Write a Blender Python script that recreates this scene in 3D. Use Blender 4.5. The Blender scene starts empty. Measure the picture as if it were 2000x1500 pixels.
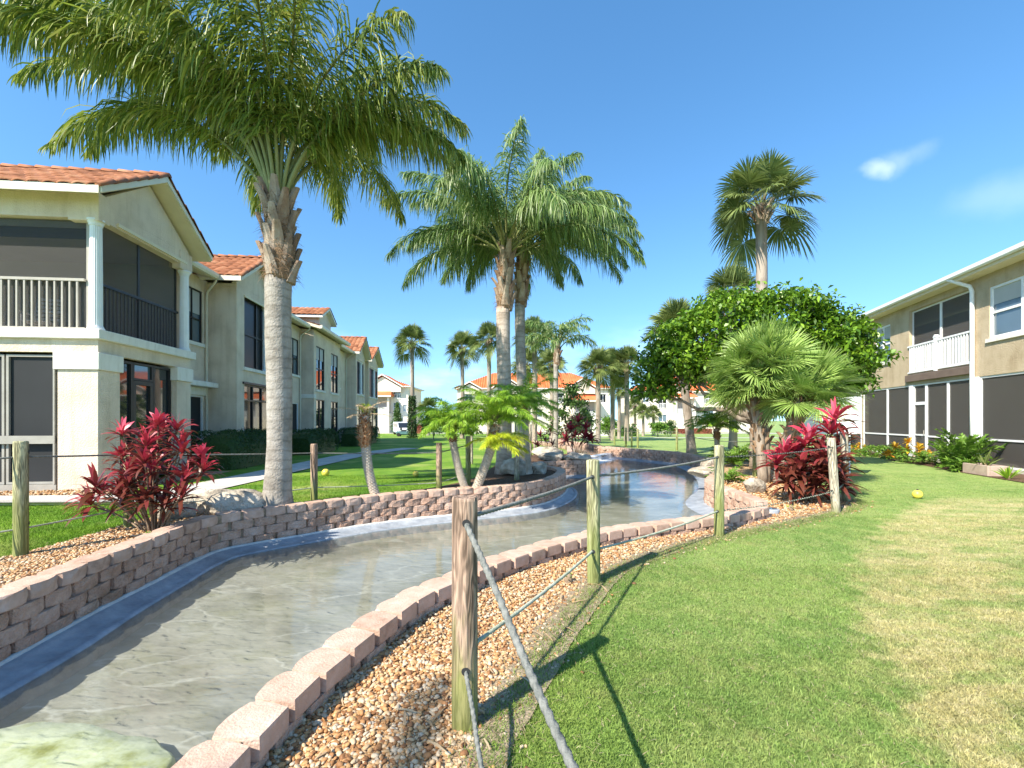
import bpy, math, random
import numpy as np
from mathutils import Vector, Matrix
from mathutils.geometry import delaunay_2d_cdt
R = math.radians
rng = np.random.default_rng(7)
random.seed(7)
sc = bpy.context.scene
C = sc.collection

# ------------------------------------------------------------------ camera, sky, sun, exposure
F = 890.0          # focal length in pixels of a 2000 px wide frame
HOR = 820.0        # row of the horizon
HC = 1.6           # eye height
cam = bpy.data.objects.new('camera', bpy.data.cameras.new('camera'))
C.objects.link(cam)
cam.location = (0, 0, HC)
cam.rotation_euler = (R(90), 0, 0)
cam.data.sensor_width = 36
cam.data.lens = 36 * F / 2000
cam.data.shift_y = (HOR - 750) / 2000
cam.data.clip_start = 0.05
cam.data.clip_end = 3000
sc.camera = cam

SUN_EL = 42.7
SUN_AZ = (-0.69, -0.724)
world = bpy.data.worlds.new("World")
sc.world = world
world.use_nodes = True
def setup_world():
    nt = world.node_tree; nt.nodes.clear()
    out = nt.nodes.new('ShaderNodeOutputWorld')
    bg = nt.nodes.new('ShaderNodeBackground'); bg.inputs['Strength'].default_value = 0.14
    sky = nt.nodes.new('ShaderNodeTexSky'); sky.sky_type = 'NISHITA'; sky.sun_disc = False
    sky.sun_elevation = R(SUN_EL)
    sky.sun_rotation = math.atan2(SUN_AZ[0], SUN_AZ[1]) % (2 * math.pi)
    sky.air_density = 1.0; sky.dust_density = 0.25; sky.ozone_density = 1.6; sky.altitude = 0
    tc = nt.nodes.new('ShaderNodeTexCoord')
    nrm = nt.nodes.new('ShaderNodeVectorMath'); nrm.operation = 'NORMALIZE'
    nt.links.new(tc.outputs['Generated'], nrm.inputs[0])
    # look the sky up a little higher than the true direction: clear dry air without the milky horizon
    sx = nt.nodes.new('ShaderNodeSeparateXYZ'); nt.links.new(nrm.outputs[0], sx.inputs[0])
    ab = nt.nodes.new('ShaderNodeMath'); ab.operation = 'MULTIPLY_ADD'; ab.inputs[1].default_value = .85; ab.inputs[2].default_value = .115; nt.links.new(sx.outputs['Z'], ab.inputs[0])
    mm = nt.nodes.new('ShaderNodeMath'); mm.operation = 'MAXIMUM'; mm.inputs[1].default_value = .13; nt.links.new(ab.outputs[0], mm.inputs[0])
    cx = nt.nodes.new('ShaderNodeCombineXYZ'); nt.links.new(sx.outputs['X'], cx.inputs['X']); nt.links.new(sx.outputs['Y'], cx.inputs['Y']); nt.links.new(mm.outputs[0], cx.inputs['Z'])
    nt.links.new(cx.outputs[0], sky.inputs['Vector'])
    hs = nt.nodes.new('ShaderNodeHueSaturation'); hs.inputs['Hue'].default_value = .495; hs.inputs['Saturation'].default_value = 1.24; hs.inputs['Value'].default_value = 1.1; nt.links.new(sky.outputs[0], hs.inputs['Color'])
    # soft wisps of cloud: noise stretched sideways, kept to two low patches of sky and the horizon band
    mp = nt.nodes.new('ShaderNodeMapping'); mp.inputs['Scale'].default_value = (3.0, 3.0, 9.0)
    nt.links.new(nrm.outputs[0], mp.inputs[0])
    nz = nt.nodes.new('ShaderNodeTexNoise'); nz.inputs['Scale'].default_value = 1.6; nz.inputs['Detail'].default_value = 6; nz.inputs['Roughness'].default_value = .55
    nt.links.new(mp.outputs[0], nz.inputs['Vector'])
    r1 = nt.nodes.new('ShaderNodeMapRange'); r1.inputs[1].default_value = .46; r1.inputs[2].default_value = .72; r1.interpolation_type = 'SMOOTHSTEP'
    nt.links.new(nz.outputs['Fac'], r1.inputs[0])
    sep = nt.nodes.new('ShaderNodeSeparateXYZ'); nt.links.new(nrm.outputs[0], sep.inputs[0])
    r2 = nt.nodes.new('ShaderNodeMapRange'); r2.inputs[1].default_value = .22; r2.inputs[2].default_value = .05; r2.inputs[3].default_value = 0.0; r2.inputs[4].default_value = .35
    nt.links.new(sep.outputs['Z'], r2.inputs[0])
    m1 = nt.nodes.new('ShaderNodeMath'); m1.operation = 'MULTIPLY'
    nt.links.new(r1.outputs[0], m1.inputs[0]); nt.links.new(r2.outputs[0], m1.inputs[1])
    fac = m1.outputs[0]
    for (px, py, rad, amt) in ((1708, 324, .036, .30), (1745, 312, .045, .14), (1790, 296, .04, .08), (1965, 376, .07, .10)):
        d = Vector(((px - 1000) / F, 1, (HOR - py) / F)).normalized()
        sb = nt.nodes.new('ShaderNodeVectorMath'); sb.operation = 'SUBTRACT'
        nz2 = nt.nodes.new('ShaderNodeTexNoise'); nz2.inputs['Scale'].default_value = 13; nz2.inputs['Detail'].default_value = 7
        nt.links.new(nrm.outputs[0], nz2.inputs['Vector'])
        wv = nt.nodes.new('ShaderNodeVectorMath'); wv.operation = 'MULTIPLY_ADD'
        nt.links.new(nz2.outputs['Color'], wv.inputs[0]); wv.inputs[1].default_value = (.09, .09, .05)
        nt.links.new(nrm.outputs[0], wv.inputs[2])
        nt.links.new(wv.outputs[0], sb.inputs[0]); sb.inputs[1].default_value = d + Vector((.045, .045, .025))
        ms = nt.nodes.new('ShaderNodeVectorMath'); ms.operation = 'MULTIPLY'; ms.inputs[1].default_value = (1, 1, 1.9)
        nt.links.new(sb.outputs[0], ms.inputs[0])
        ln = nt.nodes.new('ShaderNodeVectorMath'); ln.operation = 'LENGTH'; nt.links.new(ms.outputs[0], ln.inputs[0])
        mr = nt.nodes.new('ShaderNodeMapRange'); mr.interpolation_type = 'SMOOTHSTEP'
        mr.inputs[1].default_value = rad; mr.inputs[2].default_value = rad * .0; mr.inputs[3].default_value = 0; mr.inputs[4].default_value = amt
        nt.links.new(ln.outputs['Value'], mr.inputs[0])
        mx = nt.nodes.new('ShaderNodeMath'); mx.operation = 'MAXIMUM'
        nt.links.new(fac, mx.inputs[0]); nt.links.new(mr.outputs[0], mx.inputs[1]); fac = mx.outputs[0]
    mix = nt.nodes.new('ShaderNodeMix'); mix.data_type = 'RGBA'
    nt.links.new(fac, mix.inputs[0]); nt.links.new(hs.outputs[0], mix.inputs[6]); mix.inputs[7].default_value = (7.2, 7.6, 8.2, 1)
    nt.links.new(mix.outputs[2], bg.inputs['Color']); nt.links.new(bg.outputs[0], out.inputs['Surface'])
setup_world()
sun = bpy.data.objects.new('sun', bpy.data.lights.new('sun', 'SUN'))
C.objects.link(sun)
sun.data.energy = 5.0
sun.data.angle = R(0.53)
sun.data.color = (1.0, .925, .80)
ce, se = math.cos(R(SUN_EL)), math.sin(R(SUN_EL))
sun.rotation_euler = Vector((-SUN_AZ[0] * ce, -SUN_AZ[1] * ce, -se)).to_track_quat('-Z', 'Y').to_euler()
sun.location = (-20, -20, 30)
sc.view_settings.view_transform = 'Standard'
sc.view_settings.look = 'None'
sc.view_settings.exposure = 0.98
sc.view_settings.gamma = 1
sc.cycles.max_bounces = 8
sc.cycles.transparent_max_bounces = 16

# ------------------------------------------------------------------ object helpers
def G(px, py, z=0.0):
    """plan position of a picture point lying at height z"""
    Y = F * (HC - z) / (py - HOR)
    return ((px - 1000) / F * Y, Y)
def AT(px, py, Y):
    return ((px - 1000) / F * Y, Y, HC + (HOR - py) / F * Y)

def tag(o, label=None, cat=None, group=None, kind=None):
    if label: o['label'] = label
    if cat: o['category'] = cat
    if group: o['group'] = group
    if kind: o['kind'] = kind
    return o
def thing(name, label, cat, loc=(0, 0, 0), rz=0.0, group=None, scale=1.0):
    o = bpy.data.objects.new(name, None); C.objects.link(o)
    o.location = loc; o.rotation_euler = (0, 0, rz); o.scale = (scale,) * 3
    o.empty_display_size = .3
    return tag(o, label, cat, group)
def copy_thing(root, loc, rz, label, scale=1.0, lean=(0, 0), group=None):
    r = root.copy(); C.objects.link(r)
    r.location = loc; r.rotation_euler = (lean[0], lean[1], rz)
    r.scale = (scale,) * 3 if not hasattr(scale, '__len__') else scale
    r['label'] = label
    if group: r['group'] = group
    for ch in list(root.children):
        c = ch.copy(); C.objects.link(c); c.parent = r
        for g in list(ch.children):
            d = g.copy(); C.objects.link(d); d.parent = c
    return r

class MB:
    """collects verts and faces, links them as one mesh"""
    def __init__(s): s.v = []; s.f = []; s.n = 0
    def add(s, v, f):
        v = np.asarray(v, float).reshape(-1, 3)
        s.v.append(v)
        s.f.append((np.asarray(f, np.int64) + s.n) if not isinstance(f, list) else [tuple(i + s.n for i in q) for q in f])
        s.n += len(v); return s
    def box(s, x0, x1, y0, y1, z0, z1):
        v = [(x, y, z) for z in (z0, z1) for y in (y0, y1) for x in (x0, x1)]
        return s.add(v, [(0, 2, 3, 1), (4, 5, 7, 6), (0, 1, 5, 4), (2, 6, 7, 3), (0, 4, 6, 2), (1, 3, 7, 5)])
    def bbox(s, x0, x1, y0, y1, z0, z1, b=.01):
        """box with chamfered edges"""
        b = min(b, (x1 - x0) * .45, (y1 - y0) * .45, (z1 - z0) * .45)
        v = []; 
        def ring(z, i):
            return [(x0 + i + b, y0 + i, z), (x1 - i - b, y0 + i, z), (x1 - i, y0 + i + b, z), (x1 - i, y1 - i - b, z),
                    (x1 - i - b, y1 - i, z), (x0 + i + b, y1 - i, z), (x0 + i, y1 - i - b, z), (x0 + i, y0 + i + b, z)]
        for z, i in ((z0, b * .9), (z0 + b, 0), (z1 - b, 0), (z1, b * .9)): v += ring(z, i * .999)
        f = [tuple(range(7, -1, -1)), tuple(range(24, 32))]
        for k in range(3):
            for j in range(8):
                f.append((k * 8 + j, k * 8 + (j + 1) % 8, k * 8 + 8 + (j + 1) % 8, k * 8 + 8 + j))
        return s.add(v, f)
    def prism(s, poly, a0, a1, axis='x'):
        """extrude a 2-D polygon: axis x -> poly is (y,z); y -> (x,z); z -> (x,y)"""
        n = len(poly); v = []
        for a in (a0, a1):
            for p in poly:
                v.append((a, p[0], p[1]) if axis == 'x' else (p[0], a, p[1]) if axis == 'y' else (p[0], p[1], a))
        f = [tuple(range(n - 1, -1, -1)), tuple(range(n, 2 * n))]
        for j in range(n): f.append((j, (j + 1) % n, n + (j + 1) % n, n + j))
        return s.add(v, f)
    def tube(s, P, rad, n=8, caps=True, lobes=0, amp=0., twist=0.):
        P = np.asarray(P, float); K = len(P); rad = np.broadcast_to(np.asarray(rad, float), (K,))
        T = np.gradient(P, axis=0); T /= np.linalg.norm(T, axis=1)[:, None] + 1e-12
        up = np.array([0, 0, 1.]) if abs(T[0, 2]) < .9 else np.array([0, 1., 0])
        A = np.cross(T[0], up); A /= np.linalg.norm(A)
        L = np.concatenate([[0], np.cumsum(np.linalg.norm(np.diff(P, axis=0), axis=1))])
        th = np.arange(n) / n * 2 * math.pi
        V = []
        for k in range(K):
            A = A - T[k] * A.dot(T[k]); A /= np.linalg.norm(A) + 1e-12
            B = np.cross(T[k], A)
            r = rad[k] * (1 + amp * np.cos(lobes * th)) if lobes else rad[k] * np.ones(n)
            t2 = th + twist * L[k]
            V.append(P[k] + (np.cos(t2) * r)[:, None] * A + (np.sin(t2) * r)[:, None] * B)
        V = np.concatenate(V)
        f = []
        for k in range(K - 1):
            for j in range(n):
                f.append((k * n + j, k * n + (j + 1) % n, (k + 1) * n + (j + 1) % n, (k + 1) * n + j))
        if caps: f.append(tuple(range(n - 1, -1, -1))); f.append(tuple(range((K - 1) * n, K * n)))
        return s.add(V, f)
    def ribbons(s, P, W, S):
        """P (N,K,3) centre lines, W (N,K) widths, S (N,K,3) unit side vectors"""
        N, K, _ = P.shape
        a = P - S * W[..., None] * .5; b = P + S * W[..., None] * .5
        V = np.stack([a, b], 2).reshape(-1, 3)
        i = np.arange(N)[:, None] * (2 * K) + np.arange(K - 1)[None] * 2
        f = np.stack([i, i + 1, i + 3, i + 2], -1).reshape(-1, 4)
        s.v.append(V); s.f.append(f + s.n); s.n += len(V); return s
    def build(s, name, mat, parent=None, smooth=False, off=(0, 0, 0), attr=None):
        me = bpy.data.meshes.new(name)
        V = np.concatenate(s.v) if s.v else np.zeros((0, 3))
        V = V - np.asarray(off, float)
        if all(isinstance(f, np.ndarray) for f in s.f) and len({f.shape[1] for f in s.f}) == 1:
            Fa = np.concatenate(s.f); k = Fa.shape[1]
            me.vertices.add(len(V)); me.vertices.foreach_set('co', V.astype(np.float32).ravel())
            me.loops.add(Fa.size); me.loops.foreach_set('vertex_index', Fa.astype(np.int32).ravel())
            me.polygons.add(len(Fa)); me.polygons.foreach_set('loop_start', (np.arange(len(Fa)) * k).astype(np.int32))
            me.polygons.foreach_set('loop_total', np.full(len(Fa), k, np.int32))
            me.update(calc_edges=True)
        else:
            fl = []
            for f in s.f:
                fl += f if isinstance(f, list) else [tuple(q) for q in f.tolist()]
            me.from_pydata(V.tolist(), [], fl)
            me.update()
        if smooth: me.polygons.foreach_set('use_smooth', np.ones(len(me.polygons), bool))
        if attr is not None:
            a = me.attributes.new('tone', 'FLOAT', 'POINT'); a.data.foreach_set('value', np.asarray(attr, np.float32))
        me.materials.append(mat)
        o = bpy.data.objects.new(name, me); C.objects.link(o)
        if parent is not None: o.parent = parent
        return o
def unit(v): return v / (np.linalg.norm(v, axis=-1, keepdims=True) + 1e-12)

# ------------------------------------------------------------------ materials
def pmat(name, cols, scale=4., detail=5., rough=.75, bump=0., bscale=60., spec=.3, island=0., transl=0., stretch=None, metal=0., pos=None, attr=False, coord='Object', bdist=.02, nrough=.6, wear=None):
    """noise-driven colour ramp; island = share of the colour that varies from piece to piece"""
    m = bpy.data.materials.new(name); m.use_nodes = True
    nt = m.node_tree; N = nt.nodes; L = nt.links
    b = N['Principled BSDF']; out = N['Material Output']
    tc = N.new('ShaderNodeTexCoord'); vec = tc.outputs[coord]
    if stretch:
        mp = N.new('ShaderNodeMapping'); mp.inputs['Scale'].default_value = stretch
        L.new(vec, mp.inputs[0]); vec = mp.outputs[0]
    nz = N.new('ShaderNodeTexNoise'); nz.inputs['Scale'].default_value = scale; nz.inputs['Detail'].default_value = detail; nz.inputs['Roughness'].default_value = nrough
    L.new(vec, nz.inputs['Vector'])
    mr = N.new('ShaderNodeMapRange'); mr.inputs[1].default_value = .28; mr.inputs[2].default_value = .72
    L.new(nz.outputs['Fac'], mr.inputs[0]); fac = mr.outputs[0]
    if island:
        if attr:
            at = N.new('ShaderNodeAttribute'); at.attribute_name = 'tone'; src = at.outputs['Fac']
        else:
            g = N.new('ShaderNodeNewGeometry'); src = g.outputs['Random Per Island']
        mi = N.new('ShaderNodeMix'); mi.inputs[0].default_value = island
        L.new(fac, mi.inputs[2]); L.new(src, mi.inputs[3]); fac = mi.outputs[0]
    rp = N.new('ShaderNodeValToRGB'); el = rp.color_ramp.elements
    n = len(cols)
    ps = pos or [i / (n - 1) for i in range(n)] if n > 1 else [0]
    el[0].position = ps[0]; el[0].color = (*cols[0], 1)
    el[1].position = ps[-1] if n > 1 else 1; el[1].color = (*cols[-1], 1)
    for i in range(1, n - 1):
        e = el.new(ps[i]); e.color = (*cols[i], 1)
    L.new(fac, rp.inputs[0]); L.new(rp.outputs[0], b.inputs['Base Color'])
    b.inputs['Roughness'].default_value = rough; b.inputs['Specular IOR Level'].default_value = spec; b.inputs['Metallic'].default_value = metal
    if wear:
        m5 = N.new('ShaderNodeMapping'); m5.inputs['Scale'].default_value = wear[0]; L.new(tc.outputs['Object'], m5.inputs[0])
        n5 = N.new('ShaderNodeTexNoise'); n5.inputs['Scale'].default_value = 1; n5.inputs['Detail'].default_value = 8; n5.inputs['Roughness'].default_value = .65; L.new(m5.outputs[0], n5.inputs['Vector'])
        r5 = N.new('ShaderNodeMapRange'); r5.inputs[1].default_value = .50; r5.inputs[2].default_value = .72; r5.inputs[4].default_value = wear[2]; L.new(n5.outputs['Fac'], r5.inputs[0])
        x5 = N.new('ShaderNodeMix'); x5.data_type = 'RGBA'; x5.blend_type = 'MULTIPLY'; x5.inputs[7].default_value = (*wear[1], 1)
        L.new(r5.outputs[0], x5.inputs[0]); L.new(rp.outputs[0], x5.inputs[6]); L.new(x5.outputs[2], b.inputs['Base Color'])
    if bump:
        n2 = N.new('ShaderNodeTexNoise'); n2.inputs['Scale'].default_value = bscale; n2.inputs['Detail'].default_value = 4
        L.new(vec, n2.inputs['Vector'])
        bp = N.new('ShaderNodeBump'); bp.inputs['Strength'].default_value = bump; bp.inputs['Distance'].default_value = bdist
        L.new(n2.outputs['Fac'], bp.inputs['Height']); L.new(bp.outputs[0], b.inputs['Normal'])
    if transl:
        tr = N.new('ShaderNodeBsdfTranslucent'); L.new(rp.outputs[0], tr.inputs['Color'])
        ms = N.new('ShaderNodeMixShader'); ms.inputs[0].default_value = transl
        L.new(b.outputs[0], ms.inputs[1]); L.new(tr.outputs[0], ms.inputs[2]); L.new(ms.outputs[0], out.inputs['Surface'])
    return m

M = {}
M['stucco'] = pmat('stucco', [(.58, .475, .36), (.71, .59, .46), (.77, .66, .52)], 1.3, 8, .9, .9, 30, .2, wear=((5, 5, .5), (.72, .68, .60), .55))
M['stucco_trim'] = pmat('stucco_trim', [(.74, .70, .62), (.82, .79, .72)], 2, 4, .85, .25, 60, .2, wear=((6, 6, 1.2), (.66, .63, .58), .5))
M['fascia'] = pmat('fascia', [(.70, .60, .43), (.78, .69, .52)], 2, 4, .7, .0, 60, .3)
M['fascia_board'] = pmat('fascia_board', [(.70, .64, .52), (.78, .73, .62)], 2, 4, .7)
M['white_paint'] = pmat('white_paint', [(.76, .77, .77), (.84, .85, .85)], 3, 3, .5)
M['rail_paint'] = pmat('rail_paint', [(.36, .33, .28), (.43, .40, .34)], 3, 3, .5)
M['alu'] = pmat('alu', [(.30, .28, .24), (.38, .36, .31)], 3, 3, .45)
M['bronze'] = pmat('bronze', [(.025, .023, .022), (.04, .036, .033)], 3, 3, .4)
M['interior'] = pmat('interior', [(.38, .36, .33), (.46, .44, .40)], 1, 3, .9)
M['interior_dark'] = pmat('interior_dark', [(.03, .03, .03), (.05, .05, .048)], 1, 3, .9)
M['gutter'] = pmat('gutter', [(.66, .61, .48), (.74, .69, .56)], 3, 3, .4)
M['tile_left'] = pmat('tile_left', [(.15, .055, .025), (.29, .11, .05), (.37, .155, .075), (.44, .23, .13)], 1.6, 5, .8, .3, 50, .25, island=.6)
M['tile_far'] = pmat('tile_far', [(.50, .12, .04), (.66, .17, .06), (.74, .24, .10)], .7, 5, .8, .2, 10, .2, island=.5)
M['stucco_far'] = pmat('stucco_far', [(.70, .62, .50), (.80, .73, .62)], .3, 4, .9)
M['stucco_right'] = pmat('stucco_right', [(.40, .31, .20), (.50, .40, .27), (.56, .46, .32)], 1.5, 6, .92, .9, 22, .15, wear=((4, 4, .5), (.70, .64, .56), .5))
M['band_brown'] = pmat('band_brown', [(.14, .10, .08), (.19, .14, .11)], 3, 3, .7)
M['shingle'] = pmat('shingle', [(.14, .14, .13), (.24, .23, .22)], 6, 5, .9, .3, 40)
M['concrete'] = pmat('concrete', [(.40, .37, .33), (.52, .49, .44), (.60, .57, .52)], 2.2, 7, .9, .4, 60, .2)
M['block'] = pmat('block', [(.30, .17, .115), (.47, .30, .215), (.57, .395, .30), (.67, .50, .40)], 9, 8, .92, 1.0, 46, .15, island=.38, bdist=.03, wear=((2.2, 2.2, 3.5), (.50, .50, .42), .7))
M['block_top'] = pmat('block_top', [(.32, .20, .14), (.50, .335, .25), (.57, .40, .31), (.65, .49, .40)], 10, 8, .92, .45, 70, .15, island=.36, bdist=.015, wear=((2.6, 2.6, 2.6), (.60, .58, .50), .6))
M['liner'] = pmat('liner', [(.20, .225, .26), (.29, .32, .36), (.40, .43, .46)], 5, 7, .45, .6, 12, .5)
M['liner_edge'] = pmat('liner_edge', [(.48, .48, .45), (.66, .66, .63)], 7, 6, .8, .6, 30)
M['mortar'] = pmat('mortar', [(.50, .37, .27), (.62, .48, .37)], 9, 7, .95, .8, 40)
M['pebble'] = pmat('pebble', [(.10, .055, .03), (.24, .11, .045), (.42, .21, .08), (.50, .30, .13), (.54, .38, .22), (.60, .48, .33), (.34, .29, .24)], 14, 3, .62, .25, 90, .35, island=.82)
M['pebble_bed'] = pmat('pebble_bed', [(.10, .06, .035), (.34, .19, .09), (.50, .33, .17), (.64, .52, .36), (.40, .24, .12)], 26, 8, .9, 1.0, 46, .2, coord='Object', bdist=.03, nrough=.75)
M['mulch'] = pmat('mulch', [(.06, .035, .022), (.14, .085, .055), (.25, .17, .11)], 30, 8, .95, 1., 40, .1, bdist=.03)
M['soil'] = pmat('soil', [(.20, .15, .10), (.33, .26, .18), (.44, .36, .26)], 12, 8, .97, .9, 50, .1)
M['straw'] = pmat('straw', [(.20, .14, .08), (.36, .28, .17), (.48, .40, .27)], 20, 2, .9, island=.9)
M['rock'] = pmat('rock', [(.12, .10, .08), (.36, .31, .24), (.54, .48, .39), (.66, .60, .50)], 3.2, 9, .9, 1., 14, .2, bdist=.06)
M['rope'] = pmat('rope', [(.10, .11, .10), (.19, .195, .175), (.26, .26, .235)], 30, 5, .95, .8, 140, .1, bdist=.006)
M['rope_green'] = pmat('rope_green', [(.22, .25, .16), (.40, .42, .32), (.50, .50, .42)], 12, 5, .95, .8, 140, .1, bdist=.006)
M['queen_leaf'] = pmat('queen_leaf', [(.045, .08, .014), (.11, .18, .024), (.22, .29, .04), (.36, .40, .08), (.40, .36, .16)], 1.2, 3, .42, spec=.5, island=.65, transl=.38)
M['queen_leaf_far'] = pmat('queen_leaf_far', [(.05, .10, .02), (.11, .20, .045), (.20, .31, .08), (.32, .42, .16), (.42, .42, .26)], 1.2, 3, .42, spec=.5, island=.65, transl=.38)
M['frond_stem'] = pmat('frond_stem', [(.14, .17, .05), (.28, .28, .11)], 3, 3, .5)
M['sabal_leaf'] = pmat('sabal_leaf', [(.045, .07, .018), (.12, .165, .04), (.20, .25, .07), (.34, .37, .14)], 1.5, 3, .45, spec=.45, island=.6, transl=.25)
M['fan_leaf'] = pmat('fan_leaf', [(.11, .20, .03), (.23, .35, .07), (.34, .47, .12), (.46, .57, .20)], 1.5, 3, .45, spec=.45, island=.6, transl=.25)
M['date_leaf'] = pmat('date_leaf', [(.09, .20, .015), (.19, .36, .025), (.32, .50, .04), (.45, .60, .08)], 1.5, 3, .45, spec=.4, island=.6, transl=.3)
M['date_yellow'] = pmat('date_yellow', [(.28, .38, .02), (.48, .55, .03), (.62, .60, .06)], 1.5, 3, .5, island=.6, transl=.3)
M['dead_leaf'] = pmat('dead_leaf', [(.30, .20, .10), (.48, .34, .20), (.60, .48, .30)], 2, 3, .8, island=.8, transl=.15)
M['tree_leaf'] = pmat('tree_leaf', [(.03, .08, .006), (.08, .17, .01), (.17, .31, .018), (.34, .50, .05)], .8, 4, .38, spec=.55, island=.6, transl=.25)
M['bush_leaf'] = pmat('bush_leaf', [(.04, .09, .02), (.08, .15, .035), (.14, .23, .06)], 1, 4, .5, island=.6, transl=.2)
M['hedge_leaf'] = pmat('hedge_leaf', [(.02, .045, .012), (.04, .085, .02), (.07, .13, .035)], 1, 4, .5, island=.6, transl=.15)
M['red_hedge_leaf'] = pmat('red_hedge_leaf', [(.12, .03, .02), (.25, .06, .04), (.22, .13, .05)], 1, 4, .5, island=.6)
M['fern_leaf'] = pmat('fern_leaf', [(.06, .13, .015), (.13, .25, .03), (.24, .38, .06)], 1, 4, .45, island=.6, transl=.25)
M['cordyline_leaf'] = pmat('cordyline_leaf', [(.13, .045, .02), (.17, .035, .028), (.36, .035, .05), (.60, .045, .09), (.80, .17, .24)], 5, 3, .38, spec=.5, island=.85, transl=.22, attr=True)
M['croton_leaf'] = pmat('croton_leaf', [(.14, .20, .02), (.50, .30, .02), (.75, .48, .03), (.70, .22, .03)], 5, 3, .4, spec=.5, island=.85, transl=.2)
M['stem'] = pmat('stem', [(.20, .13, .08), (.36, .27, .18)], 20, 4, .9, .4, 60)
M['bark'] = pmat('bark', [(.16, .12, .085), (.30, .24, .18), (.40, .34, .27)], 8, 6, .95, .8, 30, stretch=(1, 1, .3))
M['date_bark'] = pmat('date_bark', [(.30, .25, .19), (.48, .42, .34), (.58, .52, .44)], 10, 5, .95, .4, 30, island=.4)
M['shag'] = pmat('shag', [(.10, .04, .018), (.26, .12, .05), (.42, .24, .12), (.50, .36, .22)], 10, 5, .95, .4, 30, island=.7)
M['boot'] = pmat('boot', [(.09, .055, .035), (.22, .145, .095), (.35, .27, .195), (.50, .43, .35)], 5, 6, .9, .5, 30, island=.5)
M['fibre'] = pmat('fibre', [(.10, .06, .035), (.24, .15, .085), (.38, .26, .16)], 8, 5, .95, .6, 40, island=.6)
M['ball'] = pmat('ball', [(.72, .55, .06), (.82, .66, .12)], 5, 3, .35, spec=.5)
M['black_plastic'] = pmat('black_plastic', [(.02, .02, .02), (.035, .035, .035)], 5, 3, .5)
M['grey_plastic'] = pmat('grey_plastic', [(.30, .33, .36), (.38, .41, .44)], 5, 3, .5)
M['car_white'] = pmat('car_white', [(.70, .74, .78), (.76, .80, .83)], 1, 2, .25, spec=.6)
M['car_teal'] = pmat('car_teal', [(.08, .16, .18), (.12, .22, .24)], 1, 2, .25, spec=.6)
M['tyre'] = pmat('tyre', [(.02, .02, .02), (.03, .03, .03)], 5, 3, .8)
M['planter'] = pmat('planter', [(.36, .27, .22), (.48, .38, .31)], 5, 5, .9, .4, 30)

def glass_mat(name, base, rough, spec, extra=0):
    m = bpy.data.materials.new(name); m.use_nodes = True
    nt = m.node_tree; b = nt.nodes['Principled BSDF']
    nz = nt.nodes.new('ShaderNodeTexNoise'); nz.inputs['Scale'].default_value = .7
    tc = nt.nodes.new('ShaderNodeTexCoord'); nt.links.new(tc.outputs['Object'], nz.inputs['Vector'])
    rp = nt.nodes.new('ShaderNodeValToRGB'); rp.color_ramp.elements[0].color = (*[c * .7 for c in base], 1); rp.color_ramp.elements[1].color = (*[c * 1.3 for c in base], 1)
    nt.links.new(nz.outputs['Fac'], rp.inputs[0]); nt.links.new(rp.outputs[0], b.inputs['Base Color'])
    b.inputs['Roughness'].default_value = rough; b.inputs['Specular IOR Level'].default_value = spec
    bp = nt.nodes.new('ShaderNodeBump'); bp.inputs['Strength'].default_value = .03; nt.links.new(nz.outputs['Fac'], bp.inputs['Height']); nt.links.new(bp.outputs[0], b.inputs['Normal'])
    return m
M['glass'] = glass_mat('glass', (.02, .025, .03), .03, .9)
M['glass_blue'] = glass_mat('glass_blue', (.10, .14, .17), .04, 1.0)
M['blind'] = pmat('blind', [(.42, .42, .40), (.50, .50, .48)], 1, 2, .7)
M['insect_screen'] = glass_mat('insect_screen', (.032, .033, .034), .6, .15)
M['dark_opening'] = glass_mat('dark_opening', (.012, .013, .016), .35, .3)
def screen_mat(name, col, dens):
    m = bpy.data.materials.new(name); m.use_nodes = True
    nt = m.node_tree; b = nt.nodes['Principled BSDF']; b.inputs['Base Color'].default_value = (*col, 1); b.inputs['Roughness'].default_value = .7
    t = nt.nodes.new('ShaderNodeBsdfTransparent'); mx = nt.nodes.new('ShaderNodeMixShader'); mx.inputs[0].default_value = dens
    nt.links.new(t.outputs[0], mx.inputs[1]); nt.links.new(b.outputs[0], mx.inputs[2]); nt.links.new(mx.outputs[0], nt.nodes['Material Output'].inputs['Surface'])
    return m
M['mesh_screen'] = screen_mat('mesh_screen', (.045, .043, .04), .38)
M['patio_mesh'] = screen_mat('patio_mesh', (.11, .10, .09), .5)

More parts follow.
